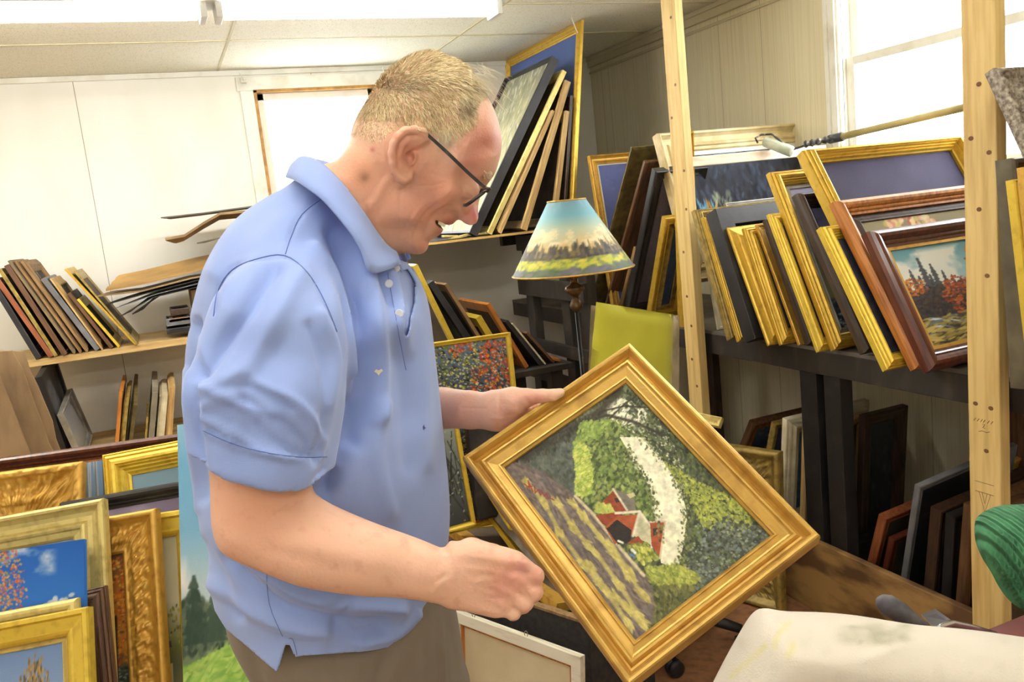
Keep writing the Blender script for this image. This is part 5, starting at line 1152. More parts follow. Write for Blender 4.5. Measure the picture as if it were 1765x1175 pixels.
fing = [  # MCP, PIP, DIP, tip with radii
    ([(888, 966, -.256), (923, 992, -.258), (921, 1003, -.232), (902, 992, -.222)], [.0118, .0100, .0092, .0080]),
    ([(888, 995, -.258), (921, 1020, -.262), (917, 1027, -.236), (896, 1014, -.226)], [.0118, .0100, .0090, .0080]),
    ([(878, 1020, -.256), (905, 1039, -.262), (902, 1044, -.238), (882, 1030, -.228)], [.0112, .0094, .0086, .0076]),
    ([(864, 1042, -.252), (885, 1056, -.258), (884, 1058, -.238), (866, 1046, -.230)], [.0102, .0084, .0076, .0068])]
for P_, rr_ in fing:
    g = av.caps([Hd(*q) for q in P_], rr_); F = smin(F, g, .0035)
th_ = av.caps([Hd(812, 948, -.238), Hd(850, 956, -.222), Hd(886, 972, -.214), Hd(908, 986, -.212)], [.015, .0125, .0105, .0088]); F = smin(F, th_, .006)
v, f = av.mesh(F); v = relax(v, f, 3, .5)
am = Map()
for pts, sg, a in (([(541, 846), (500, 872), (470, 888)], 3, -.002), ([(893, 966), (903, 972)], 9, .0025), ([(892, 994), (902, 1000)], 8, .0025), ([(880, 1020), (890, 1026)], 7, .002), ([(866, 1042), (874, 1048)], 6, .0016), ([(888, 968), (850, 962), (815, 960)], 4, .0007), ([(886, 994), (850, 985), (810, 980)], 4, .0008), ([(876, 1020), (845, 1008), (808, 998)], 4, .0008), ([(862, 1040), (830, 1026)], 4, .0006),
                   ([(770, 1012), (762, 1003), (745, 1020)], 5, .0012), ([(846, 1000), (830, 998), (818, 1010), (850, 1025)], 3, .0012), ([(786, 945), (786, 985)], 1.5, -.0006), ([(755, 1000), (770, 990)], 4, -.001),
                   ([(560, 890), (640, 915), (740, 955)], 16, .0014), ([(470, 950), (560, 975), (700, 1000)], 14, -.0012), ([(903, 985), (913, 990)], 2, -.0016), ([(902, 1012), (912, 1030)], 2, -.0014)): am.fold(pts, sg, a)
v = emboss(v, f, am); AV1, AF1 = v, f
# ---- far arm and hand holding the frame
bv = Vol((uvp(560, 700, .05)[0], -.06, uvp(700, 840, .1)[1]), (uvp(985, 700, .0)[0], .30, uvp(700, 600, .2)[1]), .0023)
B3 = lambda x, y, w: pt3(x, y, w)
F = bv.caps([B3(610, 735, .24), B3(700, 712, .155), B3(765, 703, .09), B3(810, 706, .055), B3(856, 709, .03)], [.046, .040, .0315, .0285, .0262])
F = smin(F, bv.caps([B3(855, 700, .028), B3(885, 692, .018), B3(908, 686, .01)], [.0235, .0215, .0135]), .012)          # thenar
F = smin(F, bv.caps([B3(856, 716, .03), B3(880, 708, .034), B3(900, 702, .038)], [.0215, .0195, .014]), .012)             # palm heel
F = smin(F, bv.caps([B3(902, 685, .008), B3(935, 682, -.002), B3(952, 681, -.006), B3(966, 676.5, -.008)], [.0128, .0098, .0085, .0068]), .006)   # thumb
for k in range(4):
    a = [(905, 700, .045), (940, 705, .062), (965, 715, .066), (985, 728, .060)]
    F = smin(F, bv.caps([B3(x-7*k, y+11*k, w+.003*k) for x, y, w in a], [.0105, .0092, .0085, .0075]), .004)
v, f = bv.mesh(F); v = relax(v, f, 3, .5)
bm_ = Map()
for pts, sg, a in (([(905, 686), (915, 698), (921, 698)], 3, -.0012), ([(950, 686), (955, 680)], 2, -.0006), ([(860, 668), (860, 735)], 2, -.0008), ([(796, 703), (838, 704)], 1.6, -.001), ([(865, 694), (890, 702)], 3, -.0006), ([(848, 720), (868, 722)], 3, .0008)): bm_.fold(pts, sg, a)
v = emboss(v, f, bm_); AV2, AF2 = v, f
# inner torso joining neck and arms under the shirt
tv = Vol((uvp(330, 700)[0], -.28, uvp(600, 1000)[1]), (uvp(790, 700)[0], .28, uvp(600, 380)[1]), .012)
F = tv.inflate([(560, 380), (450, 420), (400, 520), (380, 700), (390, 900), (420, 960), (700, 960), (730, 880), (720, 700), (690, 580), (650, 500), (610, 420)], 0, .10, .09, nb=2)
F = smin(F, tv.caps([pt3(520, 560, -.08), pt3(470, 610, -.185), pt3(450, 720, -.22)], [.04, .045, .045]), .04); F = smin(F, tv.caps([pt3(560, 560, .08), pt3(565, 640, .18), pt3(600, 735, .24)], [.04, .042, .042]), .04)
v, f = tv.mesh(F)
BVV = np.vstack([HV, AV1, AV2, v]); BFF = np.vstack([HF, AF1+len(HV), AF2+len(HV)+len(AV1), f+len(HV)+len(AV1)+len(AV2)])
SKIN = mat('skin', rgb(214, 160, 128), .5, 0, rgb(212, 146, 122), 60, detail=6, vpos=(.55, .95), bump=.25, bscale=260, sss=.22, attr='paint', spec=.4)
body = vobj('body', BVV, BFF, SKIN, colf=skincol(xyz(*BVV.T)))
# teeth, thumb nail
MB().add([tuple(xyz([q[0]], [q[1]], [q[2]])[0]-MO) for q in [pt3(x, y, w) for w in (-.027, .027) for x, y in ((756, 379.5), (769, 387.5), (766, 391.5), (755, 386))]], [(0, 1, 2, 3), (7, 6, 5, 4), (0, 4, 5, 1), (1, 5, 6, 2), (2, 6, 7, 3), (3, 7, 4, 0)]).build('teeth', mat('teeth', rgb(226, 212, 180), .3), body)
# ---- hair
from mathutils.bvhtree import BVHTree
rs = np.random.RandomState(4)
P = xyz(*HV.T); hx, hy = topx(P); HN3 = normals(HV, HF); hn = xyz(*(HV+HN3).T)-P
HAIRP = [(590, 252), (604, 238), (630, 246), (655, 252), (668, 236), (684, 224), (712, 216), (738, 226), (748, 244), (758, 258), (772, 250), (790, 238), (806, 226), (820, 212), (822, 196), (818, 180), (826, 168), (842, 160), (862, 190), (860, 120), (800, 60), (700, 60), (600, 120), (580, 220)]
cm_ = xyz([0], [0], [0])  # middle plane reference
sdn = polysd(HAIRP, hx, hy)
msk = (sdn > -2) | ((HV[:, 1] > 0) & (polysd([(580, 240), (700, 235), (760, 255), (815, 215), (850, 160), (800, 60), (600, 60)], *topx(xyz(HV[:, 0], -HV[:, 1], HV[:, 2]))) > 0))
msk &= hy < 262
tri = HF[msk[HF].all(1)]; w_ = rs.randint(len(tri), size=26000); ba = rs.rand(len(w_), 2)
q = tri[w_]; a_, b_ = ba[:, :1], ba[:, 1:]; R0_ = P[q[:, 0]]*(1-a_)*(1-b_)+P[q[:, 1]]*a_*(1-b_)+P[q[:, 2]]*a_*b_+P[q[:, 3]]*(1-a_)*b_; N0 = hn[q[:, 0]]; N0 /= np.linalg.norm(N0, axis=1)[:, None]
rx, ry = topx(R0_)
def imdir(dx, dy): return RH*dx+np.array([0, 0, -1.])*dy
fw = np.clip((rx-640)/200, 0, 1)[:, None]; side = np.clip((ry-110)/80, 0, 1)[:, None]
D0 = (imdir(.25, .9)[None]*(1-fw)+imdir(.35, .85)[None]*fw)*side+imdir(.85, .1)[None]*(1-side); D0 = D0+rs.randn(*D0.shape)*.22
D0 -= N0*(D0*N0).sum(1)[:, None]; D0 /= np.linalg.norm(D0, axis=1)[:, None]
near_edge = np.clip(polysd(HAIRP, rx, ry)/14, .35, 1)
Ln = (.011+.006*rs.rand(len(rx)))*near_edge; Ln[(rx > 790) & (ry < 190)] *= 1.4; Ln[(ry > 200) & (rx < 700)] *= .55
lift = np.where(ry < 150, .55, .26)+.12*rs.rand(len(rx))
K = 4; wd_ = .00052; vs = []; side_v = np.cross(D0, N0)
cols = np.where(rs.rand(len(rx))[:, None] < .45, np.array([[238., 220, 176]]), np.where(rs.rand(len(rx))[:, None] < .5, np.array([[206., 182, 130]]), np.array([[164., 140, 96]])))
dk = np.exp(-(((rx-800)/16)**2+((ry-182)/16)**2))+.6*np.exp(-(((rx-700)/30)**2+((ry-145)/12)**2)); cols = cols*(1-.35*np.clip(dk, 0, 1))[:, None]
fr = np.clip((rx-812)/30, 0, 1)[:, None]; cols = cols*(1-fr)+np.array([[226., 210, 176]])*fr
gr = (np.clip((ry-215)/25, 0, 1)*np.clip((rx-690)/30, 0, 1))[:, None]; cols = cols*(1-gr)+np.array([[206., 190, 160]])*gr
ring = []
for k in range(K+1):
    t = k/K; c = R0_-N0*.001+D0*(Ln*t)[:, None]+N0*(lift*Ln*(t-.45*t*t)*1.6)[:, None]; wk = wd_*(1-.75*t)
    ring.append(np.stack([c-side_v*wk, c+side_v*wk], 1))
HVt = np.stack(ring, 1).reshape(-1, 3)-MO; n = len(rx); base = np.arange(n)[:, None]*(2*(K+1)); ff = []
for k in range(K): ff.append(np.stack([base[:, 0]+2*k, base[:, 0]+2*k+1, base[:, 0]+2*k+3, base[:, 0]+2*k+2], 1))
ff = np.vstack(ff)
me = bpy.data.meshes.new('hair'); me.vertices.add(len(HVt)); me.vertices.foreach_set('co', HVt.ravel()); me.loops.add(len(ff)*4); me.loops.foreach_set('vertex_index', ff.ravel().astype(np.int32)); me.polygons.add(len(ff)); me.polygons.foreach_set('loop_start', np.arange(len(ff), dtype=np.int32)*4); me.update(calc_edges=True)
ca = me.color_attributes.new('paint', 'FLOAT_COLOR', 'POINT'); bb = np.ones((len(HVt), 4), np.float32); bb[:, :3] = np.repeat(lin(cols/255.), 2*(K+1), 0); ca.data.foreach_set('color', bb.ravel())
mobj('hair', me, mat('hair', rgb(200, 180, 130), .55, attr='paint', spec=.3), MAN, True)
# wisps hanging over the forehead
wm = MB()
for k in range(170):
    px_, py_ = rs.uniform(806, 836), rs.uniform(116, 160); w_0 = rs.uniform(-.05, .05)
    L_ = rs.uniform(.018, .042); u0, v0 = uvp(px_, py_, 0); v0 -= .0
    p = np.array([u0, w_0, v0]); dr = np.array([.75+.3*rs.randn(), .15*rs.randn(), -.35+.35*rs.randn()]); dr /= np.linalg.norm(dr); pts = []
    for t in (0, .33, .66, 1): pts.append(xyz([p[0]+dr[0]*L_*t], [p[1]+dr[1]*L_*t], [p[2]+dr[2]*L_*t-.5*L_*t*t])[0]-MO)
    wm.tube(pts, [.00022, .0002, .00016, .00008], 3)
wm.build('hair_wisps', mat('hair_wisp', rgb(240, 232, 208), .5), MAN, True)
# ---- glasses
GL = mat('tortoise_black', rgb(34, 28, 26), .25, 0, rgb(96, 60, 36), 60, detail=3, vpos=(.62, .72), coat=.3)
def W3(px, py, w): return wpt(px, py, w)-MO
def barbox(mb, path, a, b):
    """rectangular bar through points, half sizes a (in the picture plane) and b (across)"""
    Pp = [np.array(p) for p in path]; o = len(mb.v)
    for i, p in enumerate(Pp):
        t = unit(Pp[min(i+1, len(Pp)-1)]-Pp[max(0, i-1)]); s_ = unit(np.cross(t, WH)); c_ = np.cross(s_, t)
        for q, r in ((-a, -b), (a, -b), (a, b), (-a, b)): mb.v.append(tuple(p+s_*q+c_*r))
    for i in range(len(Pp)-1):
        for k in range(4): mb.f.append((o+4*i+k, o+4*i+(k+1) % 4, o+4*i+4+(k+1) % 4, o+4*i+4+k))
    mb.f.append((o, o+3, o+2, o+1)); e = o+4*(len(Pp)-1); mb.f.append((e, e+1, e+2, e+3)); return mb
bw = MB()
for k in range(60):
    px_, py_ = rs.uniform(834, 847), rs.uniform(294, 308); q = pt3(px_, py_, -.052+.02*rs.rand()); dr = np.array([.5+.3*rs.randn(), -.7, -.5+.3*rs.randn()]); dr /= np.linalg.norm(dr)
    bw.tube([xyz([q[0]+dr[0]*t], [q[1]+dr[1]*t], [q[2]+dr[2]*t])[0]-MO for t in (-.002, .002, .0055)], [.0003, .00025, .0001], 3)
bw.build('eyebrow', mat('grey_brow', rgb(206, 186, 156), .6), MAN, True)
gl = barbox(MB(), [W3(686, 236, -.082), W3(705, 229, -.083), W3(737, 232, -.083), W3(770, 262, -.080), W3(805, 296, -.076), W3(836, 324, -.071)], .0022, .0018).build('glasses_temple', GL, MAN)
gl['label'] = 'black tortoise temple arm over the near ear'
barbox(MB(), [W3(737, 236, .076), W3(805, 298, .074), W3(836, 325, .070)], .0022, .0018).build('glasses_temple', GL, MAN)
gf = MB(); pA_, pB_ = pt3(841, 326, -.069), pt3(803, 355, -.069); dn = np.array(pB_)-np.array(pA_); dn = dn/np.linalg.norm(dn); hgt = .034
sh = np.array([-.10, 0, .05])
def rim(w0, w1):
    pts = []; n = 28; c = (w0+w1)/2; hw = abs(w1-w0)/2
    for k in range(n+1):
        a = 2*math.pi*k/n; cx = math.copysign(abs(math.cos(a))**.6, math.cos(a)); sx = math.copysign(abs(math.sin(a))**.6, math.sin(a))
        p = np.array(pA_)+dn*(hgt/2+.0015)*(1+sx)*.97; w = c+hw*cx; p = p+sh*(w+.069); p[1] = w; pts.append(xyz([p[0]], [p[1]], [p[2]])[0]-MO)
    return pts
for a_, b_ in ((-.068, -.011), (.011, .068)): gf.tube(rim(a_, b_), .0024, 8, cap=False)
br = [np.array(pA_)+dn*.008+sh*.06+np.array([0, .069+w, 0]) for w in (-.012, 0, .012)]
gf.tube([xyz([q[0]], [q[1]], [q[2]])[0]-MO for q in br], .002, 8); gf.tube([W3(836, 323, -.071), W3(844, 326, -.069), W3(838, 331, -.069)], [.0026, .0032, .002], 8)
gf.build('glasses_front', GL, MAN, True)
# ---- polo shirt
BLUE = mat('blue_pique', rgb(142, 164, 220), .85, 0, rgb(150, 172, 226), 6, detail=4, sheen=.25, bump=.18, bscale=900)
SH = [(520, 285), (500, 302), (462, 328), (415, 360), (382, 395), (357, 436), (337, 485), (322, 540), (314, 615), (313, 700), (321, 770), (334, 850), (343, 920), (353, 985), (362, 1032), (370, 1060), (376, 1150), (400, 1230), (700, 1230), (738, 1150), (748, 1080), (754, 1040), (764, 990), (772, 945), (776, 890), (774, 840), (768, 780), (762, 720), (756, 660), (749, 600), (743, 550), (735, 510), (724, 482), (706, 458), (690, 440), (655, 400), (620, 350), (590, 310), (560, 285)]
sv = Vol((uvp(290, 700)[0], -.34, uvp(600, 1215)[1]), (uvp(800, 700)[0], .33, uvp(560, 240)[1]), .0042)
SWm = sv.interp([(545, 300, 0, .075, 25), (600, 340, 0, .085, 25), (650, 420, 0, .100, 25), (630, 460, 0, .135, 25), (500, 320, 0, .10, 20), (470, 350, 0, .14, 25), (560, 400, 0, .135, 25), (430, 400, 0, .165, 30), (520, 450, 0, .185, 40), (400, 500, 0, .18, 40), (640, 500, 0, .135, 30), (700, 480, 0, .085, 20), (600, 600, 0, .19, 50), (700, 600, 0, .16, 40), (400, 700, 0, .175, 50), (600, 780, 0, .195, 60), (500, 900, 0, .19, 60), (680, 900, 0, .18, 50), (420, 1000, 0, .175, 50), (550, 1100, 0, .185, 60), (680, 1080, 0, .175, 50)])
Rm = sv.interp([(560, 320, 0, .07, 40), (500, 420, 0, .12, 50), (680, 470, 0, .08, 40), (550, 650, 0, .15, 80), (550, 900, 0, .16, 80), (550, 1100, 0, .15, 80)])
Ft = sv.inflate(SH, 0, blur(SWm, 3), Rm, nb=8, comp=(.15, .18))
SLV = [(520, 455), (480, 440), (435, 446), (395, 470), (366, 505), (347, 560), (336, 620), (335, 690), (340, 740), (347, 790), (352, 860), (560, 900), (582, 800), (590, 740), (596, 690), (594, 630), (585, 560), (566, 505)]
SlW = sv.interp([(470, 470, -.2, .06, 30), (470, 560, -.2, .072, 40), (460, 680, -.2, .074, 40), (460, 800, -.2, .070, 40)])
SC_ = sv.interp([(500, 460, -.2, -.150, 30), (470, 540, -.2, -.195, 40), (450, 680, -.2, -.225, 40), (450, 820, -.2, -.240, 40)])
Fs = sv.inflate(SLV, -.215, SlW, .062, C=SC_, nb=5)
Fs2 = sv.caps([pt3(560, 520, .13), pt3(565, 600, .19), pt3(590, 700, .225), pt3(600, 760, .235)], [.08, .075, .068, .066])
hp = np.array([uvp(px, py, -.235) for px, py in ((300, 742), (357, 770), (420, 796), (480, 811), (540, 820), (565, 815), (620, 800))])
Hm = (np.interp(sv.ax[0], hp[:, 0], hp[:, 1])[:, None, None]-sv.V+0*sv.W).astype(np.float32)
Fs0 = Fs; Fs = np.maximum(Fs, Hm)
hp2 = uvp(600, 755, .2)[1]; Fs2 = np.maximum(Fs2, (hp2-sv.V+0*sv.U+0*sv.W).astype(np.float32))
F = smin(smin(Ft, Fs, .022), Fs2, .03)
v, f = sv.mesh(F); v = relax(v, f, 4, .5)
x, y = topx(xyz(*v.T))
iu = np.clip(np.round((v-np.array([a[0] for a in sv.ax]))/sv.h).astype(int), 0, np.array(F.shape)-1)
hemx = [300, 362, 390, 440, 478, 487, 495, 500, 508, 530, 570, 640, 690, 718, 730, 745, 757, 800]; hemy = [1030, 1040, 1085, 1128, 1157, 1128, 1099, 1112, 1131, 1128, 1126, 1121, 1111, 1092, 1070, 1045, 1026, 1000]
gk = y-np.interp(x, hemx, hemy)-np.where(v[:, 1] > .02, 6, 0)
nk = polysd([(540, 272), (575, 262), (720, 400), (700, 452), (672, 440), (620, 370), (575, 312)], x, y); gk = np.maximum(gk, np.where(np.abs(v[:, 1]) < .075, nk, -99))
pk = polysd([(691, 468), (704, 462), (717, 484), (716, 520), (706, 558), (697, 580), (690, 572), (694, 535), (691, 505), (686, 484)], x, y); gk = np.maximum(gk, np.where(v[:, 1] < .0, pk, -99))
Nv = normals(v, f)
cap = (np.abs(Hm[tuple(iu.T)]) < .008) & (Fs0[tuple(iu.T)] < -.009) & (Nv[:, 2] < -.5) & (Ft[tuple(iu.T)] > .012)
cap |= (np.abs(hp2-v[:, 2]) < .008) & (v[:, 1] > .1) & (Nv[:, 2] < -.6) & (Ft[tuple(iu.T)] > .012)
sm = Map(2.0); rngm = np.random.RandomState(5)
for pts, sg, a in (
    # sleeve folds
    ([(470, 462), (430, 530), (385, 590), (345, 640)], 17, -.0075), ([(520, 475), (470, 560), (420, 640), (350, 690)], 18, .004), ([(345, 690), (420, 660), (500, 700)], 10, -.0028), ([(340, 660), (400, 690), (470, 715)], 8, .0028),
    ([(440, 660), (520, 700), (560, 760)], 8, .0035), ([(420, 690), (500, 740), (545, 790)], 8, -.003), ([(400, 740), (440, 770), (500, 790)], 7, .003), ([(440, 730), (480, 765), (530, 785)], 6, -.0022), ([(535, 560), (560, 640), (565, 700), (548, 790)], 10, -.003), ([(555, 540), (580, 610), (572, 700)], 9, .0035), ([(345, 720), (380, 735), (400, 760)], 7, .0025),
    ([(348, 735), (400, 757), (460, 775), (520, 783), (570, 782)], 2.2, -.0022), ([(348, 741), (400, 764), (460, 782), (520, 790), (568, 789)], 5, .0018),
    # armhole
    ([(368, 540), (376, 500), (400, 462), (440, 446), (490, 440), (530, 470), (560, 520), (580, 570), (590, 620)], 2.5, -.0022),
    # chest folds
    ([(575, 400), (600, 470), (618, 560), (625, 660), (612, 760)], 13, -.008), ([(610, 410), (640, 500), (655, 600), (652, 720)], 14, .0065), ([(540, 430), (575, 480), (598, 560), (606, 640)], 12, .007), ([(640, 400), (665, 460), (690, 530), (700, 600)], 12, .004), ([(620, 380), (650, 450), (672, 520)], 8, -.0045), ([(605, 700), (585, 780), (560, 840)], 16, -.010), ([(690, 600), (700, 700), (705, 800)], 16, -.003), ([(735, 560), (735, 680), (740, 800)], 12, .003), ([(660, 700), (650, 790), (670, 880)], 14, .0035),
    # belly and hem folds
    ([(390, 960), (440, 1010), (500, 1050), (600, 1070), (660, 1068)], 10, -.0055), ([(400, 940), (460, 985), (530, 1030), (640, 1045), (690, 1050)], 12, .006), ([(350, 1000), (420, 1045), (490, 1080), (560, 1090)], 11, .004), ([(345, 940), (380, 1000), (410, 1060)], 12, -.004), ([(580, 1078), (620, 1092), (665, 1085)], 10, -.005), ([(570, 1040), (600, 1028), (590, 1055)], 6, -.003), ([(620, 1110), (680, 1095), (720, 1060)], 9, .004), ([(540, 980), (620, 1010), (720, 1020)], 16, -.004), ([(700, 940), (740, 990), (760, 1010)], 12, .003),
    ([(458, 965), (462, 1040), (487, 1098)], 2, -.0014), ([(330, 560), (335, 660), (342, 760), (350, 860)], 7, -.004), ([(322, 640), (328, 760), (338, 880)], 6, .003),
    # back yoke
    ([(553, 340), (520, 370), (500, 410), (491, 440)], 2.2, -.0016), ([(460, 330), (400, 400), (370, 470)], 16, .003), ([(505, 1122), (570, 1117), (640, 1112), (690, 1102)], 1.6, -.001)): sm.fold(pts, sg, a)
sm.area([(333, 548), (342, 548), (345, 560), (340, 575), (333, 572)], -.012, 2)
sm.a += .0016*np.sin(sm.X*.021+2.1*np.sin(sm.Y*.011))*np.sin(sm.Y*.017+sm.X*.009)
v = emboss(v, f, sm); v = relax(v, f, 1, .3)
fullt = BVHTree.FromPolygons([tuple(p) for p in xyz(*v.T)], f.tolist())
out = gk > 0; mixed = out[f].any(1) & ~out[f].all(1)
e = np.vstack([f[:, [0, 1]], f[:, [1, 2]], f[:, [2, 3]], f[:, [3, 0]]]); e = np.vstack([e, e[:, ::-1]]); e = e[out[e[:, 0]] & ~out[e[:, 1]]]
t_ = (gk[e[:, 0]]/(gk[e[:, 0]]-gk[e[:, 1]]+1e-9))[:, None]; z_ = v[e[:, 0]]*(1-t_)+v[e[:, 1]]*t_
n_ = np.bincount(e[:, 0], minlength=len(v)); s_ = np.stack([np.bincount(e[:, 0], z_[:, i], minlength=len(v)) for i in range(3)], 1); v = np.where(n_[:, None] > 0, s_/np.maximum(n_, 1)[:, None], v)
keepv = ~(out & (n_ == 0)); keep = keepv[f].all(1) & ~cap[f].any(1); fk = f[keep]; used = np.unique(fk); remap = -np.ones(len(v), int); remap[used] = np.arange(len(used))
vk = v[used]; fk = remap[fk]
# straighten the cut edges
shirt = vobj('polo_shirt', vk, fk, BLUE); md = shirt.modifiers.new('thick', 'SOLIDIFY'); md.thickness = .0022; md.offset = -1
from mathutils.bvhtree import BVHTree
tree = BVHTree.FromPolygons([tuple(p) for p in xyz(*vk.T)], fk.tolist())
def onshirt(px, py, off=.001):
    d = Vector(ray(px, py)).normalized(); h = tree.ray_cast(Vector(EYE), d)
    if h[0] is None: return None
    n = h[1] if h[1].dot(d) < 0 else -h[1]; return np.array(h[0]+n*off)-MO
def seam(pts, r, m, off=.0002, name='stitching'):
    P = []; q_ = np.array(pts, float); pts = []
    for i in range(len(q_)-1):
        a, b, c, d = q_[max(0, i-1)], q_[i], q_[i+1], q_[min(len(q_)-1, i+2)]
        for k in range(4): t = k/4; pts.append(.5*((2*b)+(c-a)*t+(2*a-5*b+4*c-d)*t*t+(3*b-a-3*c+d)*t**3))
    pts.append(q_[-1])
    for (a, b) in zip(pts[:-1], pts[1:]):
        for k in range(3): q = onshirt(a[0]+(b[0]-a[0])*k/3, a[1]+(b[1]-a[1])*k/3, off); P.append(q) if q is not None else None
    P = [p for i, p in enumerate(P) if i == 0 or np.linalg.norm(p-P[i-1]) < .03]
    if len(P) > 2: MB().tube(P, r, 5).build(name, m, shirt, True)
STI = mat('blue_stitch', rgb(96, 118, 178), .8)
seam([(368, 545), (376, 500), (400, 465), (440, 447), (490, 440), (530, 470), (560, 520), (582, 575)], .0007, STI)
seam([(556, 342), (520, 370), (503, 405), (491, 440)], .0006, STI)
seam([(350, 742), (400, 764), (460, 780), (520, 788), (566, 787)], .0006, STI)
seam([(487, 1096), (464, 1040), (459, 970)], .0005, STI)
seam([(512, 1128), (505, 1102), (498, 1100)], .0005, STI); seam([(668, 470), (690, 590), (700, 640)], .0005, STI)
# inner facing seen through the open placket
fv, ff2 = [], []; rows_ = [(462, 684, 712), (480, 683, 722), (500, 686, 722), (520, 689, 720), (540, 690, 716), (560, 686, 711), (580, 684, 703), (592, 688, 700)]
for (yy_, xa, xb) in rows_:
    for k in range(5):
        d = Vector(ray(xa+(xb-xa)*k/4, yy_)).normalized(); h = fullt.ray_cast(Vector(EYE), d); q = (np.array(h[0]) if h[0] is not None else wpt(xa+(xb-xa)*k/4, yy_, -.02))
        fv.append(tuple(q+np.array(d)*(.007+.010*k/4)-MO))
for j in range(len(rows_)-1):
    for k in range(4): a = j*5+k; ff2.append((a, a+1, a+6, a+5))
fc = MB().add(fv, ff2).build('placket_facing', BLUE, shirt, True)
WHB = mat('pearl_button', rgb(226, 230, 236), .25)
for px, py in ((681, 463), (670, 489), (688, 541)):
    q = onshirt(px, py, .0012)
    if q is not None: MB().lathe([(0, 0), (.005, 0), (.0056, .0008), (.005, .0016), (.0035, .0013), (0, .0013)], 20, Matrix.Translation(tuple(q)) @ Vector(-WH).to_track_quat('Z', 'Y').to_matrix().to_4x4()).build('shirt_button', WHB, shirt, True)
lg = [(645, 640), (649, 636), (653, 638), (658, 635), (660, 639), (656, 642), (653, 647), (650, 643)]
P_ = [onshirt(a, b, .001) for a, b in lg]
if all(p is not None for p in P_): MB().add([tuple(p) for p in P_], [tuple(range(8))]).build('chest_emblem', mat('cream_thread', rgb(224, 216, 190), .8), shirt)
P_ = [onshirt(730+a, 737+b, .0006) for a, b in ((-2, -1), (0, -6), (1.5, -1), (4, 0), (1, 2), (0, 5), (-1.5, 2))]
if all(p is not None for p in P_): MB().add([tuple(p) for p in P_], [tuple(range(7))]).build('paint_spot', mat('navy_spot', rgb(60, 66, 130), .8), shirt)
# collar
CT = [(513, 276, 0), (520, 270, -.030), (538, 273, -.052), (562, 288, -.070), (592, 319, -.080), (622, 359, -.081), (645, 393, -.076), (667, 421, -.062), (684, 434, -.042)]
CB = [(493, 306, 0), (499, 308, -.05), (512, 313, -.095), (530, 325, -.118), (558, 346, -.128), (600, 395, -.136), (622, 430, -.134), (641, 470, -.128), (690, 456, -.066)]
def collar(sgn):
    def lift_(p):
        u, v_ = uvp(p[0], p[1], p[2]); return np.array([u, p[2]*1., v_])
    T3 = [lift_(p) for p in CT]; B3_ = [lift_(p) for p in CB]; rows = []
    def dens(L):
        out = []
        for i in range(len(L)-1):
            a, b, c, d = L[max(0, i-1)], L[i], L[i+1], L[min(len(L)-1, i+2)]
            for k in range(6): t = k/6; out.append(.5*((2*b)+(c-a)*t+(2*a-5*b+4*c-d)*t*t+(3*b-a-3*c+d)*t**3))
        return np.array(out+[L[-1]])
    T4, B4 = dens(T3), dens(B3_); n = len(T4)
    base_ = T4.copy(); base_[:, 1] *= .90; base_[:, 2] -= .028; base_[:, 0] += .004
    prof = [base_, T4*.5+base_*.5, T4]
    for t in (.08, .25, .5, .75, 1): q = T4*(1-t)+B4*t; q[:, 1] -= .007*math.sin(math.pi*min(1, t+.12)); q[:, 2] += .003*math.sin(math.pi*t); prof.append(q)
    V_ = np.concatenate(prof); V_[:, 1] *= sgn
    F_ = []
    for r in range(len(prof)-1):
        for k in range(n-1): F_.append((r*n+k, r*n+k+1, (r+1)*n+k+1, (r+1)*n+k))
    return V_, np.array(F_)
V1, F1 = collar(1); V2, F2 = collar(-1)
co = vobj('collar', np.vstack([V1, V2]), np.vstack([F1, F2+len(V1)]), BLUE); md = co.modifiers.new('thick', 'SOLIDIFY'); md.thickness = .0026; md.offset = 0
# ---- trousers, shoes
TAN = mat('khaki_grey', rgb(138, 126, 108), .85, 0, rgb(122, 110, 94), 7, detail=4, sheen=.1, bump=.15, bscale=600)
kv = Vol((uvp(340, 1100)[0]-.03, -.24, .02), (uvp(820, 1100)[0]+.04, .24, uvp(600, 920)[1]), .0075)
F = kv.inflate([(376, 960), (378, 1020), (384, 1070), (397, 1110), (420, 1155), (440, 1200), (470, 1300), (760, 1300), (812, 1200), (803, 1150), (795, 1100), (786, 1050), (770, 1000), (740, 960), (560, 930)], 0, .160, .14, nb=3, comp=(.14, .165))
hip = uvp(600, 1150)[0]
for sg in (-1, 1): F = smin(F, kv.caps([(hip, sg*.10, uvp(600, 1230)[1]), (hip+.02, sg*.11, .50), (hip-.02, sg*.12, .07)], [.125, .085, .075]), .04)
v, f = kv.mesh(F); v = relax(v, f, 3, .5)
tm = Map()
for pts, sg, a in (([(755, 1030), (760, 1090), (764, 1175)], 5, .004), ([(775, 1040), (790, 1175)], 8, -.004), ([(665, 1125), (655, 1150), (648, 1175)], 4, -.006), ([(575, 1128), (580, 1175)], 8, -.004), ([(690, 1125), (670, 1175)], 9, .004), ([(730, 1100), (732, 1175)], 2, -.002), ([(620, 1130), (610, 1175)], 12, .004), ([(495, 1110), (497, 1175)], 3, -.003), ([(430, 1120), (450, 1175)], 10, -.004)): tm.fold(pts, sg, a)
v = emboss(v, f, tm); vobj('trousers', v, f, TAN)
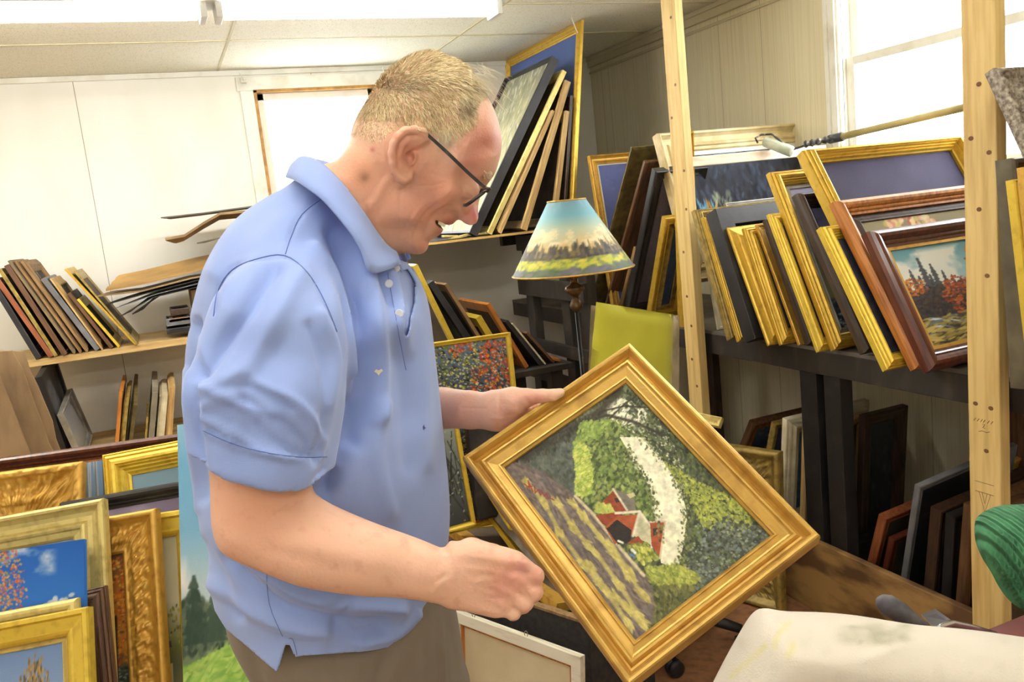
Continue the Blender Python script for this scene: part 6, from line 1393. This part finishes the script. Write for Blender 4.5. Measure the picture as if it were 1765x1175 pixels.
for sg in (-1, 1):
    sv_ = Vol((hip-.16, sg*.12-.07, .0), (hip+.24, sg*.12+.07, .13), .006)
    F = sv_.caps([(hip-.07, sg*.12, .055), (hip+.05, sg*.12, .05), (hip+.15, sg*.125, .042)], [.045, .046, .038]); F = smin(F, sv_.caps([(hip-.04, sg*.12, .06), (hip-.03, sg*.12, .11)], [.045, .045]), .02)
    F = smax(F, .012-sv_.V+0*sv_.U+0*sv_.W, .004)
    vv, ff_ = sv_.mesh(F); vv = relax(vv, ff_, 2); vv[:, 2] -= .010; vobj('shoe', vv, ff_, mat('brown_shoe', rgb(78, 56, 42), .4))
# ------------------------------------------------------------------ the painting he holds
DT = 1.235
def pose(P):
    L, T, R_, B = [ray(*p) for p in P]; s = np.linalg.solve(np.array([L, R_, -B]).T, T); return [EYE+DT*q for q in (s[0]*L, T, s[1]*R_, s[2]*B)]
L_c, T_c, R_c, B_c = pose([(803, 790), (1087, 588), (1407, 925), (1082, 1192)])
INN = [(868, 795), (1077, 648), (1320, 913), (1085, 1093)]
def homog():
    """picture point -> (u, v) on the canvas: u runs L->B, v runs from the T-R edge down to the L-B edge"""
    dst = [(0, 1), (0, 0), (1, 0), (1, 1)]; A = []; b = []
    for (x, y), (u, v) in zip(INN, dst):
        A.append([x, y, 1, 0, 0, 0, -u*x, -u*y]); b.append(u); A.append([0, 0, 0, x, y, 1, -v*x, -v*y]); b.append(v)
    h = np.append(np.linalg.solve(np.array(A, float), np.array(b, float)), 1).reshape(3, 3)
    return lambda x, y: (lambda q: (q[0]/q[2], q[1]/q[2]))(h @ np.array([x, y, 1.0]))
HQ = homog(); CQ = lambda x, y: HQ(740+.5236*x, 560+.5236*y)
def art_lane():
    """village lane with a red barn among trees"""
    a = Art(460, 345, 91); a.grad([(0, (86, 96, 66)), (1, (80, 82, 66))]); Pq = lambda L: [CQ(*p) for p in L]
    def reg(L, soft=.03):
        P = Pq(L)
        def w(u, v):
            ins = False; n = len(P)
            for i in range(n):
                (x0, y0), (x1, y1) = P[i], P[(i+1) % n]
                if (y0 > v) != (y1 > v) and u < x0+(v-y0)*(x1-x0)/(y1-y0): ins = not ins
            return 1 if ins else 0
        us = [p[0] for p in P]; vs = [p[1] for p in P]
        return dict(where=w, x=(max(0, min(us)), min(1, max(us))), y=(max(0, min(vs)), min(1, max(vs))))
    a.dabs(4940, [(96, 110, 62), (66, 76, 56), (56, 62, 52), (120, 136, 70), (84, 92, 74)], 1.36, 0.74, .8, alpha=.7)
    # top-left of the picture (upper corner): pale greyed foliage
    a.dabs(1330, [(130, 140, 110), (110, 120, 92), (156, 162, 132)], 1.12, 0.56, .5, alpha=.6, **reg([(640, 165), (460, 290), (640, 320), (800, 330)]))
    # grey green shade beside the lane
    a.dabs(1140, [(92, 98, 92), (80, 88, 78), (104, 108, 100)], 1.86, 0.99, .3, alpha=.7, **reg([(250, 440), (470, 300), (500, 420), (480, 540), (350, 470)]))
    # mid trees
    a.dabs(2850, [(110, 132, 66), (134, 152, 78), (84, 104, 56), (150, 160, 84), (70, 84, 52)], 1.24, 0.81, .9, alpha=.8, **reg([(470, 330), (620, 300), (720, 480), (745, 620), (600, 600), (500, 560), (520, 420)]))
    # sky
    sky = [(620, 350), (690, 352), (740, 410), (790, 468), (812, 520), (830, 600), (818, 690), (800, 770), (745, 755), (745, 690), (730, 600), (716, 520), (690, 470), (655, 420), (640, 385)]
    a.poly(Pq(sky), (226, 220, 190)); a.dabs(570, [(236, 230, 206), (216, 212, 180)], 1.86, 1.24, alpha=.5, **reg(sky))
    a.dabs(380, [(236, 230, 206), (206, 206, 180)], 1.12, 0.43, 1.2, alpha=.8, **reg([(570, 250), (620, 225), (710, 260), (700, 300), (640, 310), (590, 290)]))
    a.dabs(494, [(200, 196, 166), (190, 190, 150)], 0.56, 0.43, alpha=.8, **reg([(600, 300), (760, 300), (830, 470), (760, 470), (690, 350)]))
    # right-hand leaves against the sky, dark with yellow lights
    big = [(640, 165), (1110, 665), (660, 1020), (720, 900), (800, 780), (835, 640), (815, 500), (760, 430), (700, 330), (640, 260)]
    a.dabs(4560, [(64, 70, 52), (80, 88, 60), (54, 58, 50), (96, 104, 66)], 1.12, 0.62, .4, alpha=.75, **reg(big))
    a.dabs(2090, [(150, 158, 66), (176, 180, 70), (128, 140, 62)], 0.74, 0.50, .3, alpha=.8, **reg([(760, 430), (880, 500), (1010, 560), (1040, 640), (960, 680), (880, 640), (840, 560)]))
    a.dabs(950, [(84, 92, 86), (110, 118, 106), (64, 66, 62)], 0.74, 0.74, alpha=.7, **reg([(950, 600), (1110, 665), (900, 830), (820, 790), (860, 700)]))
    a.dabs(304, [(140, 146, 120), (110, 126, 130)], 0.56, 0.56, alpha=.8, **reg([(860, 600), (1090, 660), (860, 860), (810, 800)]))
    a.dabs(1140, [(150, 158, 66), (120, 134, 60), (176, 176, 76)], 0.99, 0.62, .2, alpha=.8, **reg([(690, 770), (800, 760), (870, 800), (800, 860), (720, 840)]))
    a.dabs(950, [(74, 80, 52), (96, 100, 56), (120, 116, 60)], 1.24, 0.62, .4, alpha=.8, **reg([(720, 830), (860, 830), (700, 980), (690, 900)]))
    # dark leaning trunk and branches
    for L, w_ in (([(300, 425), (420, 360), (500, 305), (560, 268), (620, 200)], .022), ([(500, 305), (580, 280), (660, 300), (760, 345)], .008), ([(560, 268), (640, 250), (700, 255)], .005), ([(590, 290), (640, 240), (680, 215)], .004)): a.line(Pq(L), w_, (62, 56, 48), .85)
    a.dabs(380, [(80, 84, 70), (60, 58, 50)], 1.24, 0.50, .6, alpha=.6, **reg([(300, 440), (500, 290), (560, 270), (540, 310), (400, 400)]))
    # bright bush
    bush = [(470, 395), (500, 350), (525, 400), (535, 470), (528, 530), (500, 545), (475, 525), (480, 460)]
    a.poly(Pq(bush), (150, 170, 70)); a.dabs(798, [(176, 190, 84), (196, 204, 110), (150, 178, 70), (206, 206, 96)], 0.99, 0.56, 1.3, **reg(bush)); a.dabs(475, [(150, 170, 80), (120, 146, 66)], 0.99, 0.62, .9, **reg([(500, 300), (600, 295), (560, 350), (470, 380)]))
    # lane
    lane = [(245, 440), (290, 430), (380, 465), (470, 535), (540, 610), (640, 740), (700, 800), (720, 880), (700, 960), (690, 1005), (655, 1030)]
    a.poly(Pq(lane), (112, 100, 98)); A0_ = math.atan2(CQ(690, 900)[1]-CQ(420, 560)[1], CQ(690, 900)[0]-CQ(420, 560)[0])
    a.dabs(1710, [(120, 106, 104), (98, 90, 92), (134, 116, 108), (104, 92, 80)], 3.10, 0.62, A0_, jit=.4, alpha=.6, **reg(lane))
    for L in ([(420, 560), (470, 640), (520, 700)], [(470, 560), (560, 680), (640, 790)], [(380, 560), (430, 660), (500, 760), (560, 830)], [(500, 600), (600, 730), (690, 860)], [(540, 720), (610, 820), (680, 930)], [(600, 860), (640, 900), (690, 960)], [(330, 500), (380, 560)], [(520, 760), (570, 840), (640, 950)], [(590, 700), (650, 790)]):
        a.line(Pq(L), .009, (190, 176, 96), .8); q = Pq(L)
        for (x_, y_) in q: a.dabs(13, [(196, 182, 100), (180, 166, 90)], 2.48, 0.56, A0_, x=(x_-.02, x_+.02), y=(y_-.015, y_+.015), alpha=.8)
    a.line(Pq([(478, 540), (540, 605), (600, 685), (690, 795)]), .007, (206, 190, 150), .9)
    # buildings
    a.poly(Pq([(562, 560), (600, 520), (665, 590), (610, 592)]), (150, 70, 40)); a.poly(Pq([(598, 518), (662, 538), (668, 588), (640, 585), (618, 548)]), (120, 112, 100)); a.poly(Pq([(600, 548), (615, 545), (620, 558), (606, 562)]), (60, 50, 46)); a.line(Pq([(597, 517), (640, 585)]), .005, (206, 196, 170))
    a.poly(Pq([(640, 535), (662, 528), (668, 540), (650, 548)]), (190, 176, 130)); a.dabs(304, [(190, 190, 90), (160, 176, 76)], 1.24, 0.62, .4, **reg([(540, 590), (600, 600), (590, 570), (545, 565)]))
    a.poly(Pq([(540, 602), (605, 592), (625, 605), (585, 640), (560, 628)]), (150, 66, 40)); a.poly(Pq([(570, 640), (610, 603), (675, 600), (655, 665), (600, 695)]), (172, 84, 46)); a.poly(Pq([(575, 645), (608, 615), (654, 650), (648, 690), (610, 695)]), (52, 46, 42))
    a.poly(Pq([(680, 592), (720, 640), (718, 700), (662, 668)]), (190, 184, 150)); a.line(Pq([(605, 595), (680, 590), (658, 668)]), .006, (214, 204, 180)); a.line(Pq([(680, 590), (722, 648), (716, 705)]), .005, (214, 204, 180))
    a.poly(Pq([(712, 626), (760, 622), (742, 735), (716, 700)]), (164, 76, 44)); a.poly(Pq([(720, 645), (736, 643), (734, 665), (722, 668)]), (60, 50, 46)); a.line(Pq([(712, 624), (760, 622), (742, 740)]), .004, (200, 180, 150))
    a.poly(Pq([(640, 690), (675, 668), (690, 690), (670, 705)]), (160, 74, 44)); a.dabs(304, [(190, 186, 76), (150, 160, 66), (120, 130, 60)], 0.99, 0.62, .3, **reg([(640, 700), (700, 690), (735, 740), (690, 760)]))
    a.line(Pq([(612, 684), (625, 690)]), .005, (226, 222, 206)); a.line(Pq([(655, 712), (664, 722)]), .006, (226, 226, 222)); a.line(Pq([(650, 728), (662, 734)]), .006, (90, 120, 180))
    # leaves straggling over the sky edges, then an overall toning
    for L in ([(690, 352), (790, 468), (812, 520), (830, 600), (818, 690), (800, 770)], [(640, 385), (655, 420), (690, 470), (716, 520), (730, 600), (745, 690)]):
        for (x0, y0), (x1, y1) in zip(L[:-1], L[1:]):
            for k in range(7):
                u_, v_ = CQ(x0+(x1-x0)*k/7, y0+(y1-y0)*k/7); a.blob(9, [(90, 98, 60), (110, 120, 70), (140, 146, 86), (70, 78, 54)], .7, .45, u_, v_, .022, .03, .5, .8)
    n_ = a.noise(60, 45, 2); a.a *= (.86+.28*n_)[..., None]; g_ = a.a.mean(2, keepdims=True); a.a = a.a*.86+g_*.14; a.a[..., 2] *= .97
    # red scrawl of a signature
    for L in ([(318, 500), (335, 515), (330, 490), (345, 525)], [(350, 508), (352, 530), (362, 518), (368, 536)], [(372, 522), (380, 540), (388, 530), (392, 548)], [(330, 508), (342, 508)], [(396, 545), (410, 552)]): a.line(Pq(L), .0028, (150, 56, 50), .9)
    return a
P_HELD = [(0, 0), (0, .70), (.025, .9), (.07, .98), (.14, 1), (.19, .95), (.22, .86), (.28, .60), (.34, .50), (.40, .52), (.44, .68), (.48, .76), (.55, .77), (.58, .66), (.61, .62), (.66, .60), (.86, .42), (.875, .47), (.925, .47), (.94, .36), (1, .28)]
Xh = unit((B_c-L_c)+(R_c-T_c)); Zh = unit((T_c-L_c)+(R_c-B_c)); Xh = unit(Xh-Zh*np.dot(Xh, Zh)*.5)
Wh_ = .5*(np.linalg.norm(B_c-L_c)+np.linalg.norm(R_c-T_c)); Hh_ = .5*(np.linalg.norm(T_c-L_c)+np.linalg.norm(R_c-B_c)); Th = .030
Mh = basis(L_c, Xh, Zh); Yh = np.array([Mh[i][1] for i in range(3)])
cen = (L_c+T_c+R_c+B_c)/4; Zo_ = np.array([Mh[i][2] for i in range(3)]); O2 = cen-Xh*Wh_/2-Zo_*Hh_/2+Yh*Th*.75
for i in range(3): Mh[i][3] = O2[i]
GOLDH = mat('held_gold', rgb(206, 166, 82), .36, .45, rgb(158, 118, 52), 30, (1, 1, 1), 7, (.5, .8), bump=.2, bscale=220)
framed('picture_frame', 'gold framed painting of a shady lane and red barn, tilted in the man\'s hands', 'painting', Mh, Wh_, Hh_, .041, Th, P_HELD, GOLDH, art_lane())
# ------------------------------------------------------------------ foreground right
pc = empty('padded_chair', 'chair with a stained white canvas padded back, close at the lower right', 'chair', M=Matrix.Translation((.85, .78, 0)))
PW = -.36; MOs = MO
qv = Vol((uvp(1150, 1200, PW)[0], PW-.09, uvp(1500, 1420, PW)[1]), (uvp(1990, 1100, PW)[0], PW+.10, uvp(1400, 1030, PW)[1]), .006)
F = qv.inflate([(1327, 1057), (1345, 1063), (1372, 1068), (1430, 1069), (1500, 1075), (1600, 1091), (1700, 1100), (1800, 1114), (1900, 1130), (1960, 1200), (1960, 1380), (1600, 1405), (1160, 1380), (1195, 1280), (1245, 1175), (1288, 1098), (1310, 1066)], PW, .055, .035, nb=3)
v, f = qv.mesh(F); v = relax(v, f, 3); pmap = Map()
for pts, sg, a in (([(1350, 1070), (1330, 1110), (1300, 1175)], 9, -.004), ([(1440, 1100), (1500, 1115), (1580, 1095)], 16, -.004), ([(1500, 1130), (1560, 1110), (1640, 1110)], 12, .004), ([(1380, 1140), (1450, 1150)], 14, .003), ([(1660, 1120), (1765, 1140)], 14, .003)): pmap.fold(pts, sg, a)
v = emboss(v, f, pmap); P = xyz(*v.T); x, y = topx(P); c = np.tile(np.array([220., 212, 196]), (len(v), 1))
st_ = Map()
for pts, sg in (([(1360, 1072), (1342, 1092), (1336, 1115)], 4), ([(1318, 1112), (1295, 1135), (1260, 1165)], 4), ([(1365, 1110), (1362, 1130)], 5)): st_.fold(pts, sg, .5)
g = np.clip(st_.at(x, y), 0, .8)[:, None]; c = c*(1-g)+np.array([214., 208, 120])*g
g = np.zeros(len(v)); rn = np.random.RandomState(9)
for _ in range(60): a_, b_, s_ = rn.uniform(1450, 1570), rn.uniform(1076, 1110), rn.uniform(3, 10); g += .16*np.exp(-(((x-a_)/s_/1.6)**2+((y-b_)/s_*1.6)**2))
for _ in range(20): a_, b_, s_ = rn.uniform(1260, 1765), rn.uniform(1090, 1175), rn.uniform(3, 12); g += .10*np.exp(-(((x-a_)/s_)**2+((y-b_)/s_)**2))
g = np.clip(g, 0, .6)[:, None]; c = c*(1-g)+np.array([150., 150, 120])*g
MO = np.array(pc.matrix_world.translation)
vobj('backrest', v, f, mat('white_canvas_pad', rgb(232, 226, 212), .85, attr='paint', bump=.3, bscale=500, sheen=.2), pc, colf=c)
zb = float(P[:, 2].min())
for a_ in (-.2, .2):
    p0 = (P[:, :2].min(0)+P[:, :2].max(0))/2; q0 = np.array([p0[0]+RH[0]*a_, p0[1]+RH[1]*a_])-MO[:2]
    MB().tube([(q0[0], q0[1], zb+.06), (q0[0], q0[1], .0)], .018).build('chair_leg', BLACKD, pc, True)
    q1 = q0+np.array([RH[1], -RH[0]])*.38*1.0; MB().tube([(q1[0], q1[1], .43), (q1[0], q1[1], 0)], .018).build('chair_leg', BLACKD, pc, True)
ctr = (P[:, :2].min(0)+P[:, :2].max(0))/2-MO[:2]+np.array([RH[1], -RH[0]])*.21
M = Matrix.Translation((ctr[0], ctr[1], .45)) @ Matrix.Rotation(-YAW, 4, 'Z'); MB().box((-.23, -.2, -.02), (.23, .2, .03), M, bev=.015).build('seat', RAWC, pc, True)
# table under the tools
zt = at(1700, 1084, 'Y', .98)[2]; st = empty('side_table', 'maroon topped side table at the right edge behind the white padded chair', 'table', M=Matrix.Translation((1.0, .62, 0)))
MB().box((-.04, -.06, zt-.02), (.60, .36, zt), bev=.004).build('table_top', mat('maroon_paint', rgb(118, 58, 60), .4, 0, rgb(96, 46, 48), 6), st)
for x_, y_ in ((-.03, -.05), (.56, -.05), (-.03, .32), (.56, .32)): MB().box((x_, y_, 0), (x_+.03, y_+.03, zt-.02)).build('table_leg', DARKB, st)
# brush, scraper and clamp on it
DG = mat('grey_bristle', rgb(112, 110, 116), .5, .1, rgb(72, 70, 76), 40, (1, 1, 1), 4, bump=.4)
def wp(x_, y_, Y): return at(x_, y_, 'Y', Y)
a0, a1 = wp(1512, 1032, .90), wp(1600, 1084, .86); a2 = a0+(a1-a0)*2.6; a2[2] = zt+.006
br = empty('paint_brush', 'round grey brush poking up behind the white padded chair back', 'brush', M=Matrix.Translation(tuple(a2)))
Lb = [a0+(a1-a0)*t for t in (0, .06, .2, .4, .6, .8, 1.0)]
MB().tube([p-a2 for p in Lb], [.004, .011, .0165, .0165, .013, .009, .007], 18).build('bristles', DG, br, True)
MB().tube([Lb[-1]-a2, a2-a2], [.0068, .005], 12).build('brush_handle', GREYP, br, True)
sc = [wp(1588, 1058, .92), wp(1612, 1049, .95), wp(1642, 1070, .93), wp(1622, 1092, .90)]
MB().prism(sc, (0, .0, -.002)).build('metal_scraper', mat('brushed_steel', rgb(170, 176, 196), .3, .8), label='flat grey steel scraper blade between the brush and the steel clamp', cat='scraper')
cp = [wp(1614, 1094, .90), wp(1620, 1080, .91), wp(1642, 1073, .92), wp(1672, 1079, .92), wp(1716, 1092, .92)]
MB().tube(cp, [.004, .0048, .0048, .0045, .004], 10).build('steel_clamp', mat('chrome', rgb(220, 224, 236), .15, .9), label='bent shiny steel clamp bar lying by the maroon table top', cat='clamp', smooth=True)
# green ribbed cushion on a stand at the right edge
GW = -.25
gs = empty('green_seat', 'green ribbed padded seat jutting in at the right edge below the pine post', 'seat', M=Matrix.Translation((1.12, .66, 0))); MO = np.array(gs.matrix_world.translation)
gvv = Vol((uvp(1680, 960, GW)[0], GW-.09, uvp(1700, 1060, GW)[1]), (uvp(1960, 960, GW)[0], GW+.09, uvp(1700, 860, GW)[1]), .0032)
F = gvv.inflate([(1696, 925), (1701, 905), (1720, 890), (1742, 880), (1780, 876), (1900, 880), (1935, 960), (1900, 1035), (1790, 1048), (1755, 1046), (1738, 1030), (1722, 1000), (1706, 975), (1697, 950)], GW, .05, .03, nb=2)
v, f = gvv.mesh(F); v = relax(v, f, 2); gm = Map(); 
ph = (gm.X*.93+gm.Y*.36+10*np.sin(gm.Y*.03)); gm.a = .0016*np.sin(ph*2*math.pi/9)*np.clip(1-np.exp(-((gm.Y-885)/10)**2), 0, 1); gm.fold([(1715, 917), (1727, 921)], 3, -.004); gm.fold([(1728, 927), (1732, 932)], 3, -.003)
v = emboss(v, f, gm)
GRN = mat('green_rib', rgb(76, 146, 98), .8, 0, rgb(52, 112, 74), 22, detail=4); nt = GRN.node_tree
wv = nt.nodes.new('ShaderNodeTexWave'); wv.inputs['Scale'].default_value = 34; wv.inputs['Distortion'].default_value = 1.2; mp = nt.nodes.new('ShaderNodeMapping'); mp.inputs['Rotation'].default_value = (0, .5, .3); tcn = nt.nodes.new('ShaderNodeTexCoord')
nt.links.new(tcn.outputs['Object'], mp.inputs[0]); nt.links.new(mp.outputs[0], wv.inputs[0]); bp = nt.nodes.new('ShaderNodeBump'); bp.inputs['Distance'].default_value = .006; nt.links.new(wv.outputs[1], bp.inputs['Height']); nt.links.new(bp.outputs[0], nt.nodes['Principled BSDF'].inputs['Normal'])
vobj('seat_pad', v, f, GRN, gs)
pz = xyz(*v.T); MB().tube([(pz[:, 0].mean()-MO[0], pz[:, 1].mean()-MO[1], pz[:, 2].min()+.02), (pz[:, 0].mean()-MO[0], pz[:, 1].mean()-MO[1], 0.02)], .02, 14).lathe([(0, .0), (.09, 0), (.09, .012), (.03, .03), (0, .03)], 24, Matrix.Translation((pz[:, 0].mean()-MO[0], pz[:, 1].mean()-MO[1], 0))).build('seat_stand', BLACKD, gs, True)
SC.view_settings.exposure = 0.68
